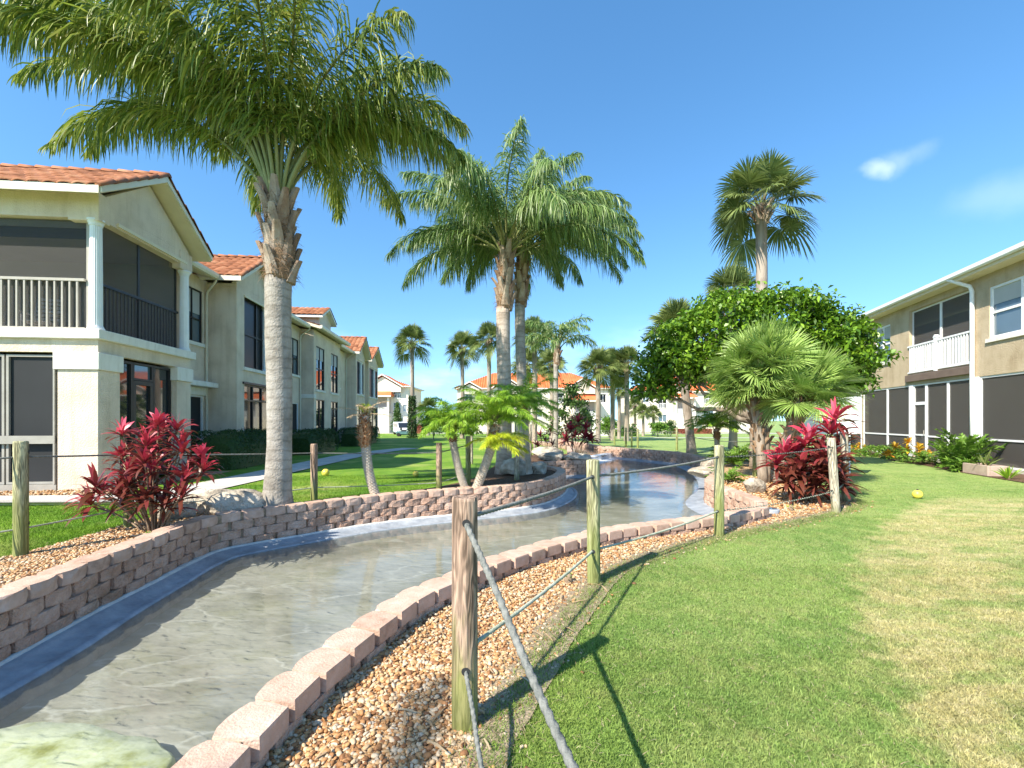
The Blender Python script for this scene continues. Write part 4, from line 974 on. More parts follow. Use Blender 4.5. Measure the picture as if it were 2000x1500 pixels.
queen_palm('thinner grey trunk just behind and right of the brown queen palm trunk', (.30, 14.6, .1), (.28, 14.6, 5.3), (.36, 14.6, 7.0), (.24, .20, .17, .155, .165), rfr(22, 3.7, 5) + [(5, 58, -62, 4.7), (-8, 70, -55, 4.4), (20, 75, -30, 4.2)], 'queen_leaf_far', 'queen_trunk', nb=22, nl=360, ll=.86, lw=.026, group='pair of queen palms on the bulge', droop=2.1)
queen_palm('smaller queen palm beyond the pair, just right of their trunks', (2.3, 24.5, -.05), (2.4, 24.5, 4.6), (2.45, 24.5, 5.6), (.2, .17, .15, .13, .13), rfr(16, 2.4, 9, 85, 35), 'queen_leaf_far', 'queen_trunk', nb=14, nl=240, ll=.55, lw=.034, droop=1.2)

# ------------------------------------------------------------------ sabal palms
def sabal_parts():
    st, lf = MB(), MB(); n = 38
    for i in range(n):
        q = (i + .5) / n; el = R(86 - 112 * q ** 1.05) + rng.normal(0, .08); az = i * 2.4 + rng.normal(0, .15)
        D = (math.cos(el) * math.cos(az), math.cos(el) * math.sin(az), math.sin(el))
        palmate(st, lf, (0, 0, -.05 - .25 * q), D, rng.uniform(.80, 1.15), rng.uniform(.75, .95), 46, 2.4, .30, .12 + .55 * q ** 2, 1.1, .013)
    b = MB(); boots(b, None, [(0, 0, -.75), (0, 0, -.15)], (.20, .22), 26, ln=.34, w=.06, out=.16)
    t = MB(); u = np.linspace(0, 1, 22); rings(t, np.column_stack([.02 * np.sin(u * 4), .02 * np.cos(u * 3), u]), np.interp(u, [0, .03, .1, .9, 1], [.24, .2, .18, .165, .19]), 14, .004)
    return st, lf, b, t
_st, _lf, _b, _t = sabal_parts()
proto = {}
def sabal(px, crown_row, Y, rpx, label, group='sabal palms beyond the lawn', basepx=None, leaf='sabal_leaf', rz=0., tr=1.):
    cs = rpx / F * Y / 1.85
    zc = HC + (HOR - crown_row) / F * Y; X = (px - 1000) / F * Y; Xb = X if basepx is None else (basepx - 1000) / F * Y
    z0 = H1(Xb, Y); Hh = zc - z0 - .12 * rpx / F * Y
    r = thing('sabal_palm', label, 'palm tree', (Xb, Y, z0), 0, group)
    for nm, mb, mt, sm in (('trunk', _t, M['sabal_trunk'], True), ('leaf_base', _b, M['boot'], False), ('frond_stem', _st, M['frond_stem'], True), ('crown', _lf, M[leaf], False)):
        k = nm + leaf
        if k not in proto:
            o = mb.build(nm, mt, r, sm); proto[k] = o
        else:
            o = proto[k].copy(); C.objects.link(o); o.parent = r
        if nm == 'trunk':
            sh = (X - Xb) / Hh; k_ = .8 + .35 * cs if tr == 1. else tr
            o.scale = (k_, k_, Hh - .1); o.rotation_euler = (0, math.atan(sh), 0); o.location = (0, 0, -.05)
        else: o.location = (X - Xb, 0, Hh); o.scale = (cs,) * 3; o.rotation_euler = (0, 0, rz)
    return r
S_ = [(1487, 378, 18, 108, 'tall sabal palm rising above the round leafy tree', None, 1), (805, 660, 50, 43, 'sabal palm with ivy at its foot right of the far left building', None, 2), (903, 672, 48, 40, 'sabal palm second from the left against the sky', None, 3),
      (955, 655, 42, 42, 'sabal palm just left of the pair of queen palm trunks', None, 4), (1044, 650, 36, 50, 'sabal palm behind and right of the queen palm trunks', None, 5), (1078, 705, 32, 36, 'low sabal palm under the smaller queen palm', None, 6),
      (1030, 705, 40, 40, 'sabal palm lowest behind the thin queen palm trunk', None, .5), (1168, 708, 38, 46, 'sabal palm with boots on its trunk, left in the group of four', None, 2.2), (1196, 705, 41, 42, 'dark trunked sabal palm second in the group of four', None, 4.4), (1224, 703, 39, 46, 'sabal palm furthest right in the group of four', None, 1.3),
      (1209, 755, 46, 24, 'thin young sabal palm between the tall ones in the group', None, 3.1), (1322, 632, 22, 74, 'sabal palm leaning from the far bank wall behind the round tree', 1352, 5.1), (1432, 560, 25, 68, 'sabal palm whose crown shows behind the top left of the round tree', None, .9),
      (836, 792, 62, 26, 'small sabal palm beyond the pygmy palm heads', None, 2.6), (1240, 788, 60, 22, 'small sabal palm before the right orange roofed block, leftmost of three', None, 3.3), (1256, 800, 58, 18, 'small sabal palm before the right orange roofed block, middle of three', None, 5.3), (1276, 802, 60, 18, 'small sabal palm before the right orange roofed block, rightmost of three', None, .3)]
for px, cy, Y, rp, lb, bp, rz in S_:
    r = sabal(px, cy, Y, rp, lb, basepx=bp, rz=rz)
    if 'ivy' in lb:
        n = 2600; u = rng.random(n); an = rng.uniform(0, 6.28, n); rr = rng.uniform(.24, .48, n) * (1.15 - .35 * u); iv = MB()
        leafcloud(iv, np.stack([rr * np.cos(an), rr * np.sin(an), u * 4.6], 1), .16, .7, .2); iv.build('ivy', M['hedge_leaf'], r)

# ------------------------------------------------------------------ pygmy date palms
def date_trunk(mb, sh, P, r, rh, headlen):
    P = np.asarray(P, float); n = len(P); L = np.concatenate([[0], np.cumsum(np.linalg.norm(np.diff(P, axis=0), axis=1))])
    mb.tube(P, np.interp(L / L[-1], [0, .05, .2, 1], [r * 1.5, r * 1.15, r, r * 1.05]), 12)
    k = int(L[-1] / .028)                                    # knobbly scars of old leaves
    for i in range(k):
        s = L[-1] * i / k; c = np.array([np.interp(s, L, P[:, j]) for j in range(3)])
        for j in range(7):
            a = j * 2 * math.pi / 7 + (i % 2) * .45 + i * .05; d = np.array([math.cos(a), math.sin(a), 0])
            tn = np.array([-d[1], d[0], 0]); z = np.array([0, 0, 1.]); q = c + d * r * .98
            mb.add([q - tn * .02 - z * .008, q + tn * .02 - z * .008, q + tn * .014 + z * .012 + d * .028, q - tn * .014 + z * .012 + d * .028, q + z * .022 - d * .004], [(0, 1, 2, 3), (3, 2, 4), (0, 3, 4), (1, 4, 2)])
    T = unit(P[-1] - P[-3]); top = P[-1]
    m = int(headlen * 520)
    u = rng.random(m); a = rng.uniform(0, 2 * math.pi, m); rr = rh * np.interp(u, [0, .25, .6, 1], [.75, 1, 1, .5])
    d = np.stack([np.cos(a), np.sin(a), 0 * a], 1); b = top - T * (headlen * (1 - u))[:, None] * 1. + d * (rr * .75)[:, None]
    o_ = unit(d * rng.uniform(.3, 1, (m, 1)) + np.array([0, 0, 1.]) * rng.uniform(.3, 1.3, (m, 1))); l = rng.uniform(.04, .10, m)[:, None]
    sh.ribbons(np.stack([b - d * .02, b + o_ * l * .6, b + o_ * l], 1), np.repeat(np.array([[.03, .024, .008]]), m, 0), np.repeat(unit(np.cross(o_, d + .2))[:, None], 3, 1))
    sh.tube([top - T * headlen, top - T * headlen * .7, top - T * headlen * .35, top + T * .03], [r * 1.1, rh * .78, rh * .74, rh * .35], 12)
def date_crown(st, lf, c, n, L_, seed, e=(75, -30), nl=70, ll=.24, lw=.011, drp=.55, e1=-60, az0=None):
    g = np.random.default_rng(seed)
    for i in range(n):
        q = (i + .5) / n; e0 = e[0] + (e[1] - e[0]) * q + g.normal(0, 5); az = i * 2.4 + g.normal(0, .2) if az0 is None else az0[i % len(az0)] + g.normal(0, .15)
        pinnate(st, lf, c, az, R(e0), R(e0 * .4 + e1), L_ * g.uniform(.85, 1.15), nl * 2, ll, lw, plum=.35, droop=drp, p=1.3, start=.12, r0=.008, K=4, fwd=.75)
def PW(px, row, Y): return np.array(AT(px, row, Y))
Yd = 8.55
r = thing('pygmy_date_palm', 'lone pygmy date palm with a brown shaggy head and withered fronds', 'palm tree', tuple(PW(740, 968, Yd)), group='pygmy date palms on the left bank')
off = tuple(r.location); a, b, s1, l1 = MB(), MB(), MB(), MB()
P = spline([PW(738, 976, Yd), PW(729, 955, Yd), PW(720, 920, Yd), PW(715, 880, Yd), PW(713, 850, Yd), PW(712, 812, Yd)], .04)
date_trunk(a, b, P, .073, .145, .60); a.build('trunk', M['date_bark'], r, False, off); b.build('shaggy_head', M['shag'], r, False, off)
date_crown(s1, l1, PW(712, 808, Yd), 9, .50, 4, (55, -5), nl=26, ll=.13, lw=.006, e1=-25); s1.build('frond_stem', M['dead_leaf'], r, True, off); l1.build('crown', M['dead_leaf'], r, False, off)
s1, l1 = MB(), MB(); date_crown(s1, l1, PW(712, 808, Yd), 7, .22, 14, (85, 45), nl=22, ll=.10, lw=.008, e1=10); l1.build('young_leaf', M['date_yellow'], r, False, off)
Yd = 9.5
r = thing('pygmy_date_palm', 'pygmy date palm forking into two trunks with wide bright green heads', 'palm tree', tuple(PW(915, 957, Yd)), group='pygmy date palms on the left bank')
off = tuple(r.location); a, b = MB(), MB()
P = spline([PW(914, 962, Yd), PW(905, 945, Yd), PW(893, 905, Yd), PW(886, 870, Yd), PW(879, 832, Yd)], .04); date_trunk(a, b, P, .066, .115, .34)
b2 = MB(); P = spline([PW(928, 962, Yd), PW(938, 935, Yd), PW(951, 900, Yd), PW(960, 872, Yd), PW(968, 832, Yd + .1)], .04); date_trunk(a, b2, P, .085, .125, .5); b2.build('shaggy_head', M['shag'], r, False, off)
a.build('trunk', M['date_bark'], r, False, off); b.build('shaggy_head', M['shag'], r, False, off)
s1, l1 = MB(), MB(); date_crown(s1, l1, PW(879, 828, Yd), 26, .80, 21, (80, -5), nl=110, ll=.25, lw=.009, e1=-46, drp=.8)
date_crown(s1, l1, PW(969, 822, Yd + .1), 34, 1.2, 22, (82, 5), nl=140, ll=.29, lw=.009, e1=-46, drp=.8)
s1.build('frond_stem', M['frond_stem'], r, True, off); l1.build('crown', M['date_leaf'], r, False, off)
s1, l1 = MB(), MB(); date_crown(s1, l1, PW(972, 858, Yd - .15), 12, .66, 23, (35, -15), nl=80, ll=.24, lw=.009, e1=-40, drp=.6, az0=[-1.2, -.3, .3, -1.9, -.7, 3.6, 4.2, -1.5, 0]); l1.build('yellow_frond', M['date_yellow'], r, False, off)
Yd = 11.2
r = thing('pygmy_date_palm', 'dark green pygmy date palm head spreading just behind the queen palm trunks', 'palm tree', tuple(PW(1034, 915, Yd)), group='pygmy date palms on the left bank')
off = tuple(r.location); a, b, s1, l1 = MB(), MB(), MB(), MB(); P = spline([PW(1034, 925, Yd + .6), PW(1030, 880, Yd + .6), PW(1026, 820, Yd + .6), PW(1024, 795, Yd + .6)], .04)
date_trunk(a, b, P, .06, .10, .3); a.build('trunk', M['date_bark'], r, False, off); b.build('shaggy_head', M['shag'], r, False, off)
date_crown(s1, l1, PW(1024, 792, Yd + .6), 24, 1.15, 31, (82, 0), nl=85, ll=.30, lw=.014, e1=-42, drp=.9); s1.build('frond_stem', M['frond_stem'], r, True, off); l1.build('crown', M['date_leaf'], r, False, off)
Yd = 16.5
r = thing('pygmy_date_palm', 'pygmy date palm drooping over the wide pool below the round leafy tree', 'palm tree', tuple(PW(1402, 892, Yd)), group='pygmy date palms on the right bank')
off = tuple(r.location); a, b, s1, l1 = MB(), MB(), MB(), MB(); P = spline([PW(1402, 905, Yd), PW(1401, 880, Yd), PW(1400, 850, Yd), PW(1399, 838, Yd)], .04)
date_trunk(a, b, P, .08, .14, .4); a.build('trunk', M['date_bark'], r, False, off); b.build('shaggy_head', M['shag'], r, False, off)
date_crown(s1, l1, PW(1399, 834, Yd), 28, 1.15, 41, (80, 10), nl=80, ll=.30, lw=.017, e1=-45, drp=.9); s1.build('frond_stem', M['frond_stem'], r, True, off); l1.build('crown', M['date_leaf'], r, False, off)

# ------------------------------------------------------------------ cordylines
def cordyline(label, base, spots, ll, lw, n, tone, seed, group, mat='cordyline_leaf', name='cordyline'):
    base = np.array([base[0], base[1], H1(*base[:2])]); r = thing(name, label, 'shrub', tuple(base), group=group)
    st, lf, tn = MB(), MB(), []
    for (dx, dy, z, t) in spots:
        tip = base + np.array([dx, dy, z]); b0 = base + np.array([dx * .18, dy * .18, -.03]); u = np.linspace(0, 1, 7)[:, None]
        mid = b0 + (tip - b0) * u; mid[:, :2] = b0[:2] + (tip[:2] - b0[:2]) * u ** 1.4
        st.tube(mid, .013 - .004 * u[:, 0], 6)
        rosette(lf, tn, tip, unit(tip - b0), n, ll * rng.uniform(.85, 1.15), lw, tone * t)
    st.build('stem', M['stem'], r, True, tuple(base)); lf.build('foliage', M[mat], r, False, tuple(base), attr=np.concatenate(tn))
    return r
g = np.random.default_rng(12)
sp1 = [(-.75, -.1, .52, .75), (-.45, .05, .72, .8), (-.62, .1, .42, .45), (-.5, 0, 1.30, 1.0), (-.22, .1, 1.18, .7), (.05, 0, 1.42, 1.0), (.0, -.15, 1.15, .9), (.25, .1, 1.35, .8), (.42, 0, 1.05, .8), (.68, .05, .98, .95), (.55, -.1, .70, .6), (.15, -.2, .85, .8), (-.2, -.2, .80, .7), (-.3, -.15, .55, .4), (.1, -.25, .50, .35), (.3, -.1, .55, .35), (-.05, 0, .62, .3), (.35, .2, .8, .5), (-.35, .25, .95, .5), (.78, -.05, .82, .8), (-.1, .2, 1.3, .9)]
cordyline('red leaved cordyline clump beside the pale boulder on the left bank', (-4.74, 6.05), [(a * .86, b, c, t * .85) for a, b, c, t in sp1] + [(-.6, -.2, .62, .3), (.5, -.2, .5, .3), (.1, -.3, .95, .4), (-.15, -.25, .65, .3), (.3, .05, 1.12, .5), (-.35, -.1, 1.0, .5), (-.85, 0, .38, .6), (.2, -.1, .35, .1), (-.1, -.1, .38, .1)], .38, .052, 24, 1.0, 1, 'red cordylines')
sp2 = [(.0, -.1, 1.12, 1.0), (.15, 0, 1.25, 1.0), (-.35, -.05, .95, .9), (-.55, -.1, .75, .8), (.72, .1, 1.62, .9), (.62, .05, 1.35, .8), (-.2, -.3, .70, .3), (.15, -.3, .80, .3), (.35, -.2, .60, .2), (-.4, -.2, .45, .2), (0, -.35, .45, .15), (.35, 0, .95, .4), (.55, -.1, .8, .3), (-.1, 0, .9, .7), (-.3, -.35, .55, .0), (.1, -.45, .62, .0), (.4, -.4, .5, .0), (.0, -.4, .32, .0), (.5, -.3, .35, .0), (-.45, -.3, .4, .1), (.25, -.35, .9, .2), (.75, 0, 1.05, .3), (-.15, -.2, .55, .0)]
cordyline('large pink and maroon cordyline next to the white topped leaning posts', (5.72, 9.0), sp2, .52, .085, 30, 1.0, 2, 'red cordylines')
cordyline('dark crimson cordyline on the left bank by the flat rocks', (2.55, 17.6), [(-.3, 0, 1.15, .55), (.3, 0, 1.2, .6), (0, 0, 1.45, .6), (-.15, -.1, .9, .5), (.25, -.1, .85, .4), (-.45, 0, .75, .4), (.5, 0, .8, .5)], .5, .085, 36, 1.3, 3, 'red cordylines')
cordyline('smaller bronze red cordyline left of the dark crimson one', (1.35, 18.6), [(-.2, 0, .9, .6), (.2, 0, 1.1, .5), (0, 0, .7, .4), (.3, 0, .55, .4), (-.3, 0, .5, .4)], .42, .07, 18, .7, 4, 'red cordylines')

# ------------------------------------------------------------------ fan palm clump on the right bank
def fan_clump(label, base, heads, group=None):
    base = np.array([base[0], base[1], H1(*base[:2])]); r = thing('fan_palm', label, 'palm tree', tuple(base), group=group)
    tr, bt, st, lf = MB(), MB(), MB(), MB()
    for (dx, dy, z, n, pl_, Rr, lo) in heads:
        tip = base + np.array([dx, dy, z]); b0 = base + np.array([dx * .3, dy * .3, -.05]); u = np.linspace(0, 1, 9)[:, None]
        P = b0 + (tip - b0) * u; P[:, :2] = b0[:2] + (tip[:2] - b0[:2]) * u ** 1.5
        rings(tr, P, np.linspace(.12, .10, 9), 10, .006); boots(bt, bt if False else None, P[3:], (.11, .10), 30, ln=.22, w=.04, out=.10)
        for i in range(n):
            q = (i + .5) / n; el = R(84 + (lo - 84) * q ** .9) + rng.normal(0, .07); az = i * 2.4 + rng.normal(0, .12)
            palmate(st, lf, tip, (math.cos(el) * math.cos(az), math.cos(el) * math.sin(az), math.sin(el)), pl_ * rng.uniform(.85, 1.1), Rr * rng.uniform(.88, 1.08), 50, 2.1, .20, .04 + .16 * q, 1.0, .008)
    tr.build('trunk', M['bark'], r, True, tuple(base)); bt.build('leaf_base', M['fibre'], r, False, tuple(base)); st.build('frond_stem', M['frond_stem'], r, True, tuple(base)); lf.build('crown', M['fan_leaf'], r, False, tuple(base))
fan_clump('pale green fan palm clump with several heads between the round tree and the red cordyline', (6.35, 11.3), [(-.02, .3, 2.88, 60, .66, .82, -30), (1.05, -.1, 2.35, 34, .58, .70, -22), (.5, -.5, 2.1, 24, .5, .60, -18), (-.35, .1, 2.25, 20, .5, .62, -20)])

# ------------------------------------------------------------------ broad-leaved trees and bushes
def limb(mb, a, b, r0, r1, wob=.08):
    u = np.linspace(0, 1, 8)[:, None]; P = np.asarray(a) + (np.asarray(b) - a) * u + rng.normal(0, wob, (8, 3)) * (u * (1 - u) * 4); mb.tube(P, (r0 + (r1 - r0) * u)[:, 0], 8); return P
def tree(name, label, base, lobes, per, size, leaf, trunk_r, fork, bare=False, asp=.6, nlimb=6, group=None, cat='tree', gap=.5):
    base = np.array([base[0], base[1], H1(*base[:2])]); r = thing(name, label, cat, tuple(base), group=group); t, lf = MB(), MB()
    fk = base + np.array([0, 0, fork]); limb(t, base - [0, 0, .1], fk, trunk_r, trunk_r * .75, .03)
    for (cx, cy, cz, rx, ry, rz_) in lobes:
        c = base + np.array([cx, cy, cz]); e = limb(t, fk, c, trunk_r * .5, trunk_r * .12)
        ncl = max(5, int(per * rx * rz_ * 3.2)); d = unit(rng.normal(0, 1, (ncl, 3))); d[:, 2] = np.where(d[:, 2] < -.55, -d[:, 2], d[:, 2])
        cc = c + d * np.array([rx, ry, rz_]) * rng.uniform(.62, 1.08, (ncl, 1))
        for q in cc:
            if rng.random() < .25: limb(t, e[5], q, trunk_r * .12, .006, .04)
            m = int(rng.uniform(.6, 1.3) * 46); sg = rng.uniform(.12, .24) * (size / .16) ** .6
            leafcloud(lf, q + rng.normal(0, 1, (m, 3)) * np.array([sg, sg, sg * .62]), size, asp, .7)
    t.build('trunk', M['bark'], r, True, tuple(base)); lf.build('crown', M[leaf], r, False, tuple(base)); return r
tree('broadleaf_tree', 'wide round tree with glossy bright green leaves right of the stream', (8.1, 15.2), [(-2.85, .0, 3.2, 1.0, 1.0, .9), (-2.1, .2, 4.2, 1.2, 1.2, .9), (-.7, .2, 4.9, 1.4, 1.4, .95), (.9, .1, 5.0, 1.4, 1.4, .95), (2.2, 0, 4.4, 1.2, 1.2, 1.0), (2.6, .1, 3.5, 1.0, 1.1, .9), (0, -.4, 3.8, 1.6, 1.0, 1.0), (1.8, -.3, 3.6, 1.2, 1.0, 1.0), (-3.3, .2, 2.6, .7, .7, .55), (2.3, .2, 2.6, .7, .7, .6), (-1.4, .5, 3.4, 1.4, 1.0, .9), (3.4, .1, 4.0, .8, .8, .6), (3.2, 0, 3.0, .7, .8, .7), (3.9, 0, 3.5, .45, .6, .4), (3.1, .1, 2.75, .7, .7, .55), (2.4, .4, 3.1, .9, .8, .7), (-2.4, 0, 3.2, 1.0, .9, .8)], 19, .15, 'tree_leaf', .20, 1.5)
tree('magnolia_bush', 'dark glossy rounded bush above the dark crimson cordyline', (3.4, 25.8), [(0, 0, 2.0, 1.0, .9, 1.1), (.5, .2, 1.3, .8, .8, .8), (-.5, 0, 1.3, .8, .8, .8), (0, 0, 3.0, .6, .6, .6)], 9, .15, 'bush_leaf', .08, .6, group='bushes beyond the stream', cat='bush')
for px, row, Y, w, h, leaf, lb, nm, ct in (
        (1285, 840, 55, 1.9, 1.9, 'fern_leaf', 'round bright green bush on the far lawn before the right apartment block', 'round_bush', 'bush'),
        (1310, 840, 58, 1.1, 2.2, 'bush_leaf', 'loose shrub right of the round bright green bush', 'loose_shrub', 'bush'),
        (1190, 845, 50, 1.6, 2.6, 'fern_leaf', 'light green shrub behind the group of four sabal palms', 'loose_shrub', 'bush'),
        (1140, 840, 52, 1.5, 3.2, 'bush_leaf', 'dark tall shrub left of the white garden wall', 'loose_shrub', 'bush'),
        (1232, 840, 52, 1.1, 1.6, 'bush_leaf', 'dark low shrub beside the rightmost of the four sabal palms', 'loose_shrub', 'bush'),
        (846, 846, 44, 1.6, 3.0, 'bush_leaf', 'dark shrub behind the left head of the forked pygmy palm', 'loose_shrub', 'bush'),
        (905, 846, 46, 2.0, 2.4, 'fern_leaf', 'yellow green shrub row piece behind the forked pygmy palm', 'loose_shrub', 'bush')):
    X = (px - 1000) / F * Y
    tree(nm, lb, (X, Y), [(0, 0, h * .5, w * .5, w * .5, h * .42), (w * .25, .2, h * .4, w * .4, w * .4, h * .35), (-w * .25, 0, h * .42, w * .4, w * .4, h * .35)], 6, .22, leaf, .06, h * .2, group='shrubs across the far lawn', cat=ct)
def conifer(label, px, Y, h, w):
    X = (px - 1000) / F * Y; base = np.array([X, Y, H1(X, Y)]); r = thing('conifer', label, 'tree', tuple(base)); t, lf = MB(), MB(); limb(t, base, base + [0, 0, h * .9], .08, .02, .01)
    n = 2600; u = rng.random(n) ** .8; a = rng.uniform(0, 6.28, n); rr = w * .5 * (1 - u) ** .8 * (.65 + .45 * np.sin(a * 3 + u * 14)) * rng.uniform(.5, 1, n)
    leafcloud(lf, base + np.stack([rr * np.cos(a), rr * np.sin(a), .2 + u * h], 1), .28, .35, .5); t.build('trunk', M['bark'], r, True, tuple(base)); lf.build('crown', M['bush_leaf'], r, False, tuple(base))
conifer('twisted conical juniper before the left apartment block', 776, 70, 4.6, 2.6)

def hedge(name, label, P0, P1, w, h, leaf, n, size, group=None, z=None):
    P0 = np.array(P0, float); P1 = np.array(P1, float); L_ = np.linalg.norm(P1 - P0); d = (P1 - P0) / L_; nn = np.array([-d[1], d[0]])
    c = (P0 + P1) / 2; z0 = H1(*c); r = thing(name, label, 'hedge', (c[0], c[1], z0), group=group)
    core = MB(); m = 14; V = []; f = []
    us = np.linspace(0, 1, m)
    for u in us:
        k = (1 - abs(2 * u - 1) ** 6 * .25)
        for a in np.linspace(0, math.pi, 9):
            y = math.copysign(abs(math.cos(a)) ** .45, math.cos(a)) * w * .44 * k; zz = abs(math.sin(a)) ** .45 * h * .93 * k
            p = P0 + d * L_ * (.03 + .94 * u) + nn * y; V.append((p[0], p[1], z0 + zz))
    for i in range(m - 1):
        for j in range(8): f.append((i * 9 + j, i * 9 + j + 1, i * 9 + 10 + j, i * 9 + 9 + j))
    f += [tuple(range(8, -1, -1)), tuple(range((m - 1) * 9, m * 9))]
    core.add(V, f).build('branches', M['hedge_leaf'] if leaf != 'red_hedge_leaf' else M[leaf], r, False, (c[0], c[1], z0))
    lf = MB(); u = rng.random(n); a = rng.uniform(0, math.pi, n)
    y = np.sign(np.cos(a)) * np.abs(np.cos(a)) ** .45 * w * .47; zz = np.sin(a) ** .45 * h * .97
    k = rng.random(n) < .16; u = np.where(k, np.where(rng.random(n) < .5, .0, 1.), u); y = np.where(k, rng.uniform(-.45, .45, n) * w, y); zz = np.where(k, rng.random(n) * h * .95, zz)
    wob = 1 + .05 * np.sin(u * L_ * 4)
    p = P0 + d * (L_ * u)[:, None] + nn * (y * wob)[:, None] + rng.normal(0, .02, (n, 2))
    leafcloud(lf, np.column_stack([p, z0 + zz * wob + rng.normal(0, .02, n)]), size, .6, .4)
    lf.build('foliage', M[leaf], r, False, (c[0], c[1], z0)); return r

# ------------------------------------------------------------------ building helpers (local coordinates of the building's Empty)
def panel(mb, axis, a0, a1, p0, p1, z0, z1, holes=()):
    """wall slab with rectangular holes; axis 'y': runs along y at x in [p0,p1]; 'x': runs along x at y in [p0,p1]; holes (a0,a1,z0,z1)"""
    A = sorted({a0, a1, *[h[0] for h in holes], *[h[1] for h in holes]}); A = [a for a in A if a0 <= a <= a1]
    for i in range(len(A) - 1):
        cut = sorted([(h[2], h[3]) for h in holes if h[0] <= A[i] + 1e-6 and h[1] >= A[i + 1] - 1e-6]); z = z0
        for c0, c1 in cut + [(z1, z1)]:
            if c0 > z + 1e-6:
                if axis == 'y': mb.box(p0, p1, A[i], A[i + 1], z, c0)
                else: mb.box(A[i], A[i + 1], p0, p1, z, c0)
            z = max(z, c1)
def oriented(mb, axis, a0, a1, p0, p1, z0, z1):
    if axis == 'y': mb.box(p0, p1, a0, a1, z0, z1)
    else: mb.box(a0, a1, p0, p1, z0, z1)
def window(root, axis, a0, a1, p, z0, z1, out=1, nv=1, nh=1, frame='bronze', pane='glass', fw=.04, sill=True, blind=0., name='window', label=None, depth=.08, sash=None):
    """framed window set back in a wall whose face is at p; out = +1/-1 the outward direction"""
    f = MB(); q0, q1 = sorted((p - out * depth, p - out * (depth - .05)))
    for s0, s1 in ((a0, a0 + fw), (a1 - fw, a1)): oriented(f, axis, s0, s1, q0, q1, z0, z1)
    for s0, s1 in ((z0, z0 + fw), (z1 - fw, z1)): oriented(f, axis, a0 + fw, a1 - fw, q0, q1, s0, s1)
    for i in range(1, nv): 
        c = a0 + (a1 - a0) * i / nv; oriented(f, axis, c - fw * .5, c + fw * .5, q0 + .004, q1 - .004, z0 + fw, z1 - fw)
    hz = sash if sash else [z0 + (z1 - z0) * i / nh for i in range(1, nh)]
    for c in hz: oriented(f, axis, a0 + fw, a1 - fw, q0 + .008, q1 - .008, c - fw * .5, c + fw * .5)
    fo = f.build(name, M[frame], root)
    if label: fo['label'] = label
    g_ = MB(); c = p - out * (depth + .0)
    oriented(g_, axis, a0 + .01, a1 - .01, *sorted((c - out * .012, c - out * .004)), z0 + .01, z1 - .01)
    g_.build('pane', M[pane], fo)
    if blind:
        b_ = MB(); oriented(b_, axis, a0 + fw, a1 - fw, *sorted((c - out * .004 + out * .006, c - out * .004 + out * .010)), z1 - (z1 - z0) * blind, z1 - fw)
        b_.build('blind', M['blind'], fo)
    if sill:
        s_ = MB(); oriented(s_, axis, a0 - .08, a1 + .08, *sorted((p - out * .02, p + out * .06)), z0 - .12, z0 - .002)
        s_.build('sill', M['stucco_trim'], fo)
    return fo
def tiles(u0, u1, P0, P1, Ux, pitch=.30, course=.36, amp=.045, cut=None):
    """barrel tiles: rows along Ux (unit), from eave point P0 to ridge point P1; u0..u1 along Ux"""
    P0 = np.array(P0, float); P1 = np.array(P1, float); Ux = np.array(Ux, float); D = P1 - P0; L_ = np.linalg.norm(D); D /= L_; Nn = np.cross(Ux, D); Nn *= math.copysign(1, Nn[2])
    n = max(1, round((u1 - u0) / pitch)); pw = (u1 - u0) / n; m = max(1, round(L_ / course)); cl = L_ / m; K = 7
    s = np.linspace(0, 1, K); prof = amp * np.abs(np.sin(s * math.pi)) ** .8
    V = []; 
    for i in range(n):
        for j in range(m):
            if cut is not None and not cut(u0 + (i + .5) * pw, (j + .5) * cl): continue
            us = u0 + (i + s) * pw
            jit = rng.normal(0, .004)
            for (dv, dz) in ((-.04, .022), (-.035, .034), (cl, .004)):
                for k in range(K): V.append(P0 + Ux * us[k] + D * (j * cl + dv) + Nn * (prof[k] * (1 if dv != cl else .92) + dz + jit - (.02 if dz == .022 else 0)))
    V = np.array(V); q = len(V) // (3 * K)
    b = np.arange(q)[:, None, None] * 3 * K + np.arange(2)[None, :, None] * K + np.arange(K - 1)[None, None]
    f = np.stack([b, b + 1, b + K + 1, b + K], -1).reshape(-1, 4)
    return V, f
def ridge_caps(mb, A, B, r=.11, ln=.38):
    A = np.array(A, float); B = np.array(B, float); L_ = np.linalg.norm(B - A); d = (B - A) / L_; n = max(1, int(L_ / ln))
    S = unit(np.cross(d, [0, 0, 1.])); N_ = np.cross(S, d)
    for i in range(n):
        a = A + d * L_ * i / n; b = A + d * (L_ * (i + 1) / n + .04); V = []
        for p, rr, up in ((a, r, .02), (b, r * .86, -.008)):
            for t in np.linspace(-.15, math.pi + .15, 7): V.append(p + S * math.cos(t) * rr + N_ * (math.sin(t) * rr * .8 + up))
        mb.add(V, [(k, k + 1, k + 8, k + 7) for k in range(6)] + [tuple(range(6, -1, -1)), tuple(range(7, 14))])

